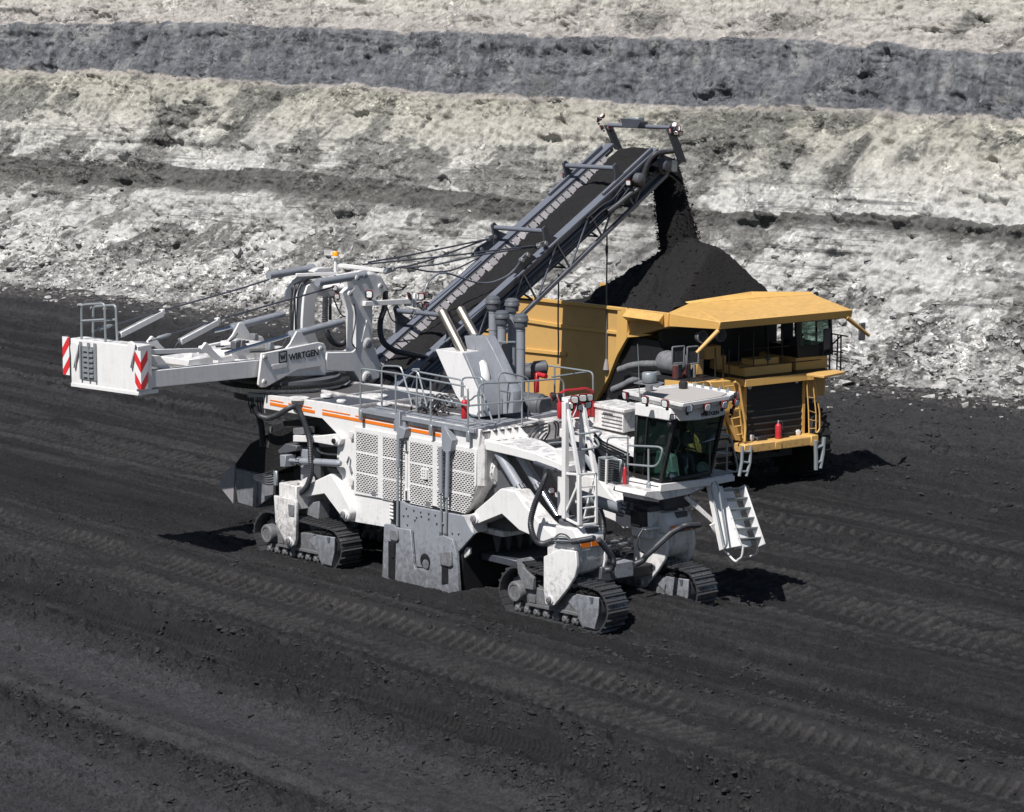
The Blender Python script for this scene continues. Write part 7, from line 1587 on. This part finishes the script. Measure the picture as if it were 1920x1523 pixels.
    MB().lathe(K.P(1240, 312, y=-1.1), K.V((0, -1, 0)), [(.28, -.1), (.28, .12), (.20, .16), (.20, .3), (.05, .32)], 20).build("drive_motor", 'dark', conv)
    MB().box(K, *(K.L(1257, 312, y=-1.15)[0] + d for d in (-.12, .2)), -1.3, -1.12, K.L(1257, 322, y=-1.15)[2], K.L(1257, 300, y=-1.15)[2]).build("name_tag_plate", 'galv', conv, .01)
    # portal bars over the belt with their lugs
    for (p, q) in (((1057.5, 303), (1153, 315.5)), ((925, 421), (1020, 433.5)), ((745, 580), (838, 592))):
        a = K.P(*q, y=yn - .05); al = np.array(K.LI(a)); bl = np.array((al[0], yf + .08, al[2])); b = MX(); b.mat('rail'); b.tube([K.W(al), K.W(bl)], .08, 12); b.mat('dark')
        for l in (al, bl):
            sg = -1 if l is al else 1; zr = zc(l[0]); pl = [l + np.array((-.16, 0, .10)), l + np.array((.0, 0, .18)), l + np.array((.12, 0, .08)), l + np.array((.20, 0, -.12)), np.array((l[0] + .75, l[1], zc(l[0] + .75) - .1)), np.array((l[0] - .05, l[1], zc(l[0] - .05) - .1)), l + np.array((-.06, 0, -.2))]
            b.prism([K.W(x) for x in pl], K.V((0, sg * .07, 0)))
        b.build("portal_bar", conv, .01)
    for u, v, y, d in ((1055, 330, 1.3, (-.4, -.8, -.5)), (1178, 343, -1.25, (.5, -.8, -.2))): work_light(K.P(u, v, y=y), d, conv, .10)
    # lamp frame at the tip
    pn, pf = np.array(K.L(1262, 243, y=-1.35)), np.array(K.L(1136, 231, y=1.35)); pn[0] = pf[0] = (pn[0] + pf[0]) / 2; pn[2] = pf[2] = (pn[2] + pf[2]) / 2
    b = MB(); b.tube([K.W(pn), K.W(pf)], .075, 12); lf = b.build("lamp_frame", 'rail', conv)
    nb = np.array(K.L(1280, 306, y=-1.35)); fb = np.array(K.L(1162, 285, y=1.28))
    for p, q in ((pn, nb), (pf, fb)):
        MB().prism([K.W(x) for x in (p + np.array((-.22, 0, 0)), p + np.array((.22, 0, 0)), q + np.array((.26, 0, 0)), q + np.array((-.26, 0, .1)))], K.V((0, .05, 0))).build("frame_post", 'dark', conv, .01)
    MB().prism([K.P(u, v, y=-1.2) for u, v in ((1222, 310), (1248, 292), (1280, 304), (1262, 322))], K.V((0, .05, 0))).build("post_bracket", 'dark', conv, .01)
    c = np.array(K.L(1191, 231, y=.05)); b = MX(); b.mat('dark'); b.box(K, c[0] - .25, c[0] + .25, -.32, .42, c[2] - .16, c[2] + .06); b.prism([K.W((c[0] - .25, -.42, c[2] + .16)), K.W((c[0] - .25, -.28, c[2] - .16)), K.W((c[0] - .25, .38, c[2] - .16)), K.W((c[0] - .25, .5, c[2] + .16))], K.V((-.03, 0, 0))); b.mat('galv'); b.box(K, c[0] - .15, c[0] + .2, -.2, .3, c[2] + .06, c[2] + .2); b.build("camera_box", conv, .015)
    for (u, v, y, d) in ((1120, 225, 1.45, (-.6, -.6, 0)), (1129, 217, 1.45, (-.2, -.7, .6)), (1127, 240, 1.4, (-.7, -.6, -.4)), (1140, 241, 1.35, (-.2, -.8, -.6)), (1265, 234, -1.45, (.3, -.8, .4)), (1271, 241, -1.5, (.7, -.6, .1)), (1268, 249, -1.45, (.5, -.8, -.5)), (1275, 250, -1.5, (.8, -.4, -.5)), (1257, 246, -1.4, (-.5, -.8, -.2))): work_light(K.P(u, v, y=y), d, conv, .10)
    # stays from the mast to the conveyor, with end fittings
    lug = lambda u, v, y: K.P(u, v, y=y)
    for pts in (((690, 492), (756, 481), (840, 464), (912, 449), .9), ((758, 501), (800, 490), (860, 468), (915, 448), .9)): MB().tube([K.P(u, v, y=pts[-1] + .2) for u, v in pts[:-1]], .03, 6).build("stay_cable", 'dark', conv)
    for pts in (((680, 496), (760, 488), (860, 478), (1000, 461)), ((758, 503), (820, 496), (900, 478), (1002, 463))):
        n = len(pts); MB().tube([K.P(u, v, y=lerp((.6,), (-1.2,), i / (n - 1))[0]) for i, (u, v) in enumerate(pts)], .03, 6).build("stay_cable", 'dark', conv)
    kc([(735, 505), (760, 500), (785, 506), (815, 510), (850, 506), (885, 490), (900, 482)], .9, .028, mat='dark'); kc([(795, 550), (803, 530), (818, 516), (835, 512), (860, 519), (890, 529), (920, 530), (950, 518), (965, 505)], -1.2, .03, mat='rail')
    for (u, v, y) in ((920, 446, 1.15), (1016, 458.5, -1.15), (895, 472, 1.15), (983, 483, -1.15), (730, 507, -1.1), (712, 506, 1.0)):
        p = np.array(K.P(u, v, y=y)); d = np.array(K.V(dv if u > 850 and v > 465 else (1, 0, .15))); d /= np.linalg.norm(d); b = MX(); b.mat('cast'); b.bar(p - d * .22, p + d * .22, .06, .16)
        for k in (-.16, .16): q = p + d * k; b.mat('galv'); b.lathe(q, K.V((0, -1, 0)), [(.07, -.06), (.07, .08)], 12)
        b.build("stay_fitting", conv)
    for pts, y in (([(962, 512), (975, 492), (990, 476), (1003, 480), (1010, 490), (985, 515)], -1.12), ([(885, 480), (896, 464), (916, 452), (930, 440), (935, 455), (905, 482)], 1.12)): kplate("stay_lug", pts, y, .08, 'dark', conv)
    return conv, zc, wid, nv, dv
CONV, zc_, wid_, nv_, dv_ = build_conveyor()

def belt_coal():
    n, m = 260, 22; S_, T_ = np.meshgrid(np.linspace(2.6, 17.75, n), np.linspace(-1, 1, m))
    w = .95 + .045 * (S_ - 3) / 14 - .14; Y = T_ * w
    h = -.36 + .16 * (1 - T_ ** 2) + .09 * fbm(S_ * 1.6, Y * 1.6, 4, 401, .6) + .06 * np.abs(fbm(S_ * 6, Y * 6, 3, 403, .65))
    zc = 3.35 + (10.98 - 3.35) * (S_ - 2.2) / (17.15 - 2.2)
    over = np.clip(S_ - 16.6, 0, None); h -= .30 * over ** 2 - .22 * bumpf(S_, 16.9, .7) * (1 - T_ ** 2)
    P_ = np.stack([S_ + nv_[0] * h, Y, zc + nv_[2] * h], -1) @ K.R.T + K.o
    g = grid_mesh("belt_coal", P_[..., 0], P_[..., 1], P_[..., 2], MAT['coal']); tag(g, "layer of crushed coal riding up the conveyor belt", "coal", kind="stuff")
    hp = mp([(437, 878), (481, 889)], y=-2.85)
belt_coal()

# ------------------------------------------------------------------ things on or near the machines
def rope(u, v0, v1, tassel, label):
    p0 = np.array(K.P(u, v0, y=-1.02)); r = thing("hanging_rope", (p0[0], p0[1], p0[2] - (v1 - v0) / 56.0), label, "rope", None)
    z1 = r.location.z; b = MB(); n = 10; b.tube([(p0[0] + .01 * math.sin(k), p0[1], p0[2] + (z1 - p0[2]) * k / n) for k in range(n + 1)], .028, 6); b.build("cord", 'rope', r)
    if tassel:
        t = MB(); t.lathe((p0[0], p0[1], z1 + .02), (0, 0, -1), [(.03, -.25), (.07, -.1), (.11, .12), (.08, .16), (.02, .1)], 10); t.build("tassel", 'rubber', r)
        t = MB(); t.lathe((p0[0], p0[1], p0[2] - .62), (0, 0, -1), [(.02, -.2), (.055, -.12), (.05, .05), (.02, .2)], 10); t.build("hook", 'dark', r)
    return r
rope(1138, 436, 692, True, "long rope with a pale frayed tassel hanging from the conveyor before the yellow truck")
rope(1047, 514, 682, False, "plain thin rope hanging from the conveyor closest to the exhaust and air intakes")

def extinguisher(base, h, r, label, hosed=True):
    t = thing("fire_extinguisher", base, label, "fire extinguisher"); b = np.array(base)
    MB().lathe(b, (0, 0, 1), [(r * .9, 0), (r, .03), (r, h * .72), (r * .7, h * .80), (r * .28, h * .84)], 16).build("cylinder", 'red', t)
    MB().lathe(b + (0, 0, h * .84), (0, 0, 1), [(r * .28, 0), (r * .3, h * .1), (r * .15, h * .16)], 10).build("valve", 'galv', t)
    MB().tube(curve([b + (0, 0, h * .95), b + (r * .8, r * .9, h * .9), b + (r * .9, r * 1.2, h * .5)], 5), r * .14, 6).build("hose", 'hose', t)
    return t
_p = M.P(871, 785, y=-2.9); extinguisher(_p, .62, .09, "fire extinguisher standing on the miner's grey walkway behind the corner railing")
_p = T.P(1459, 825, x=-.30); extinguisher(_p, .66, .105, "big fire extinguisher standing before the black grille of the yellow truck")
_p = M.P(1297, 1028, y=1.4); extinguisher(_p, .78, .055, "narrow fire extinguisher on the white front leg beneath the miner's cab")
_p = M.P(1171, 912, y=CAB['yr'] - .12); extinguisher(_p, .62, .055, "fire extinguisher strapped upright beside the coiled hoses left of the cab")

def operator():
    sx, sy, zf = CAB['sx'], CAB['sy'], CAB['zf']
    J = {0: ((sx + .10, sy, zf + .52), .15), 1: ((sx + .07, sy, zf + .72), .145), 2: ((sx + .06, sy, zf + .93), .16), 3: ((sx + .08, sy, zf + 1.06), .065), 4: ((sx + .10, sy, zf + 1.15), .085), 5: ((sx + .11, sy, zf + 1.25), .09), 6: ((sx + .11, sy, zf + 1.32), .06)}
    E_ = [(0, 1), (1, 2), (2, 3), (3, 4), (4, 5), (5, 6)]
    i = 7
    for s in (-1, 1):
        ch = [((sx + .16, sy + s * .10, zf + .50), .095), ((sx + .52, sy + s * .13, zf + .54), .075), ((sx + .60, sy + s * .13, zf + .28), .058), ((sx + .60, sy + s * .13, zf + .09), .045), ((sx + .74, sy + s * .14, zf + .06), .04)]; pr = 0
        for p, r in ch: J[i] = (p, r); E_.append((pr, i)); pr = i; i += 1
        ch = [((sx + .06, sy + s * .20, zf + .95), .06), ((sx + .10, sy + s * .27, zf + .72), .045), ((sx + .34, sy + s * .28, zf + .70), .035), ((sx + .42, sy + s * .27, zf + .70), .034)]; pr = 2
        for p, r in ch: J[i] = (p, r); E_.append((pr, i)); pr = i; i += 1
        hand = pr; hp = J[hand][0]
        for f in range(4):
            J[i] = ((hp[0] + .06, hp[1] + (f - 1.5) * .02, hp[2] + .005), .009); E_.append((hand, i)); J[i + 1] = ((hp[0] + .10 + .008 * (1.5 - abs(f - 1.5)), hp[1] + (f - 1.5) * .021, hp[2] - .025), .008); E_.append((i, i + 1)); i += 2
        J[i] = ((hp[0] + .03, hp[1] - s * .045, hp[2] - .01), .010); E_.append((hand, i)); i += 1
    me = bpy.data.meshes.new("person"); me.from_pydata([J[k][0] for k in range(i)], E_, []); o = bpy.data.objects.new("person", me); COL.objects.link(o)
    sk = o.modifiers.new("skin", 'SKIN'); sv = me.skin_vertices[0].data
    for k in range(i): sv[k].radius = (J[k][1], J[k][1])
    sv[0].use_root = True; ss = o.modifiers.new("sub", 'SUBSURF'); ss.levels = ss.render_levels = 1
    bpy.context.view_layer.update(); m2 = bpy.data.meshes.new_from_object(o.evaluated_get(bpy.context.evaluated_depsgraph_get())); o.modifiers.clear(); o.data = m2; m2.materials.clear()
    for k in ('skin', 'shirt', 'jeans', 'black'): m2.materials.append(MAT[k])
    for p in m2.polygons:
        c = p.center; dx, dz = c.x - sx, c.z - zf
        p.material_index = 0 if (dz > 1.03 or (dx > .30 and abs(c.y - sy) > .2 and dz > .6)) else (3 if dz < .13 else (1 if dz > .60 else 2)); p.use_smooth = True
    tag(o, "operator in blue jeans and dark shirt seated behind the tinted cab glass", "person")
    b = MB(); b.lathe((sx + .10, sy, zf + 1.22), (0, 0, 1), [(.088, 0), (.102, .05), (.09, .12), (.05, .155), (.01, .16)], 16); b.build("hair", 'black', o)
    f = MB(); hx = sx + .195; f.lathe((hx - .01, sy, zf + 1.20), (1, 0, -.2), [(.016, 0), (.012, .02), (.004, .03)], 8); f.build("nose", 'skin', o)
    ey = MB(); [ey.lathe((hx - .012, sy + s * .033, zf + 1.235), (1, 0, 0), [(.011, 0), (.008, .006), (.002, .008)], 8) for s in (-1, 1)]; ey.build("eyes", 'black', o)
    mo = MB(); mo.box(M, hx - .02, hx - .006, sy - .025, sy + .025, zf + 1.155, zf + 1.163); mo.build("mouth", 'red', o)
operator()
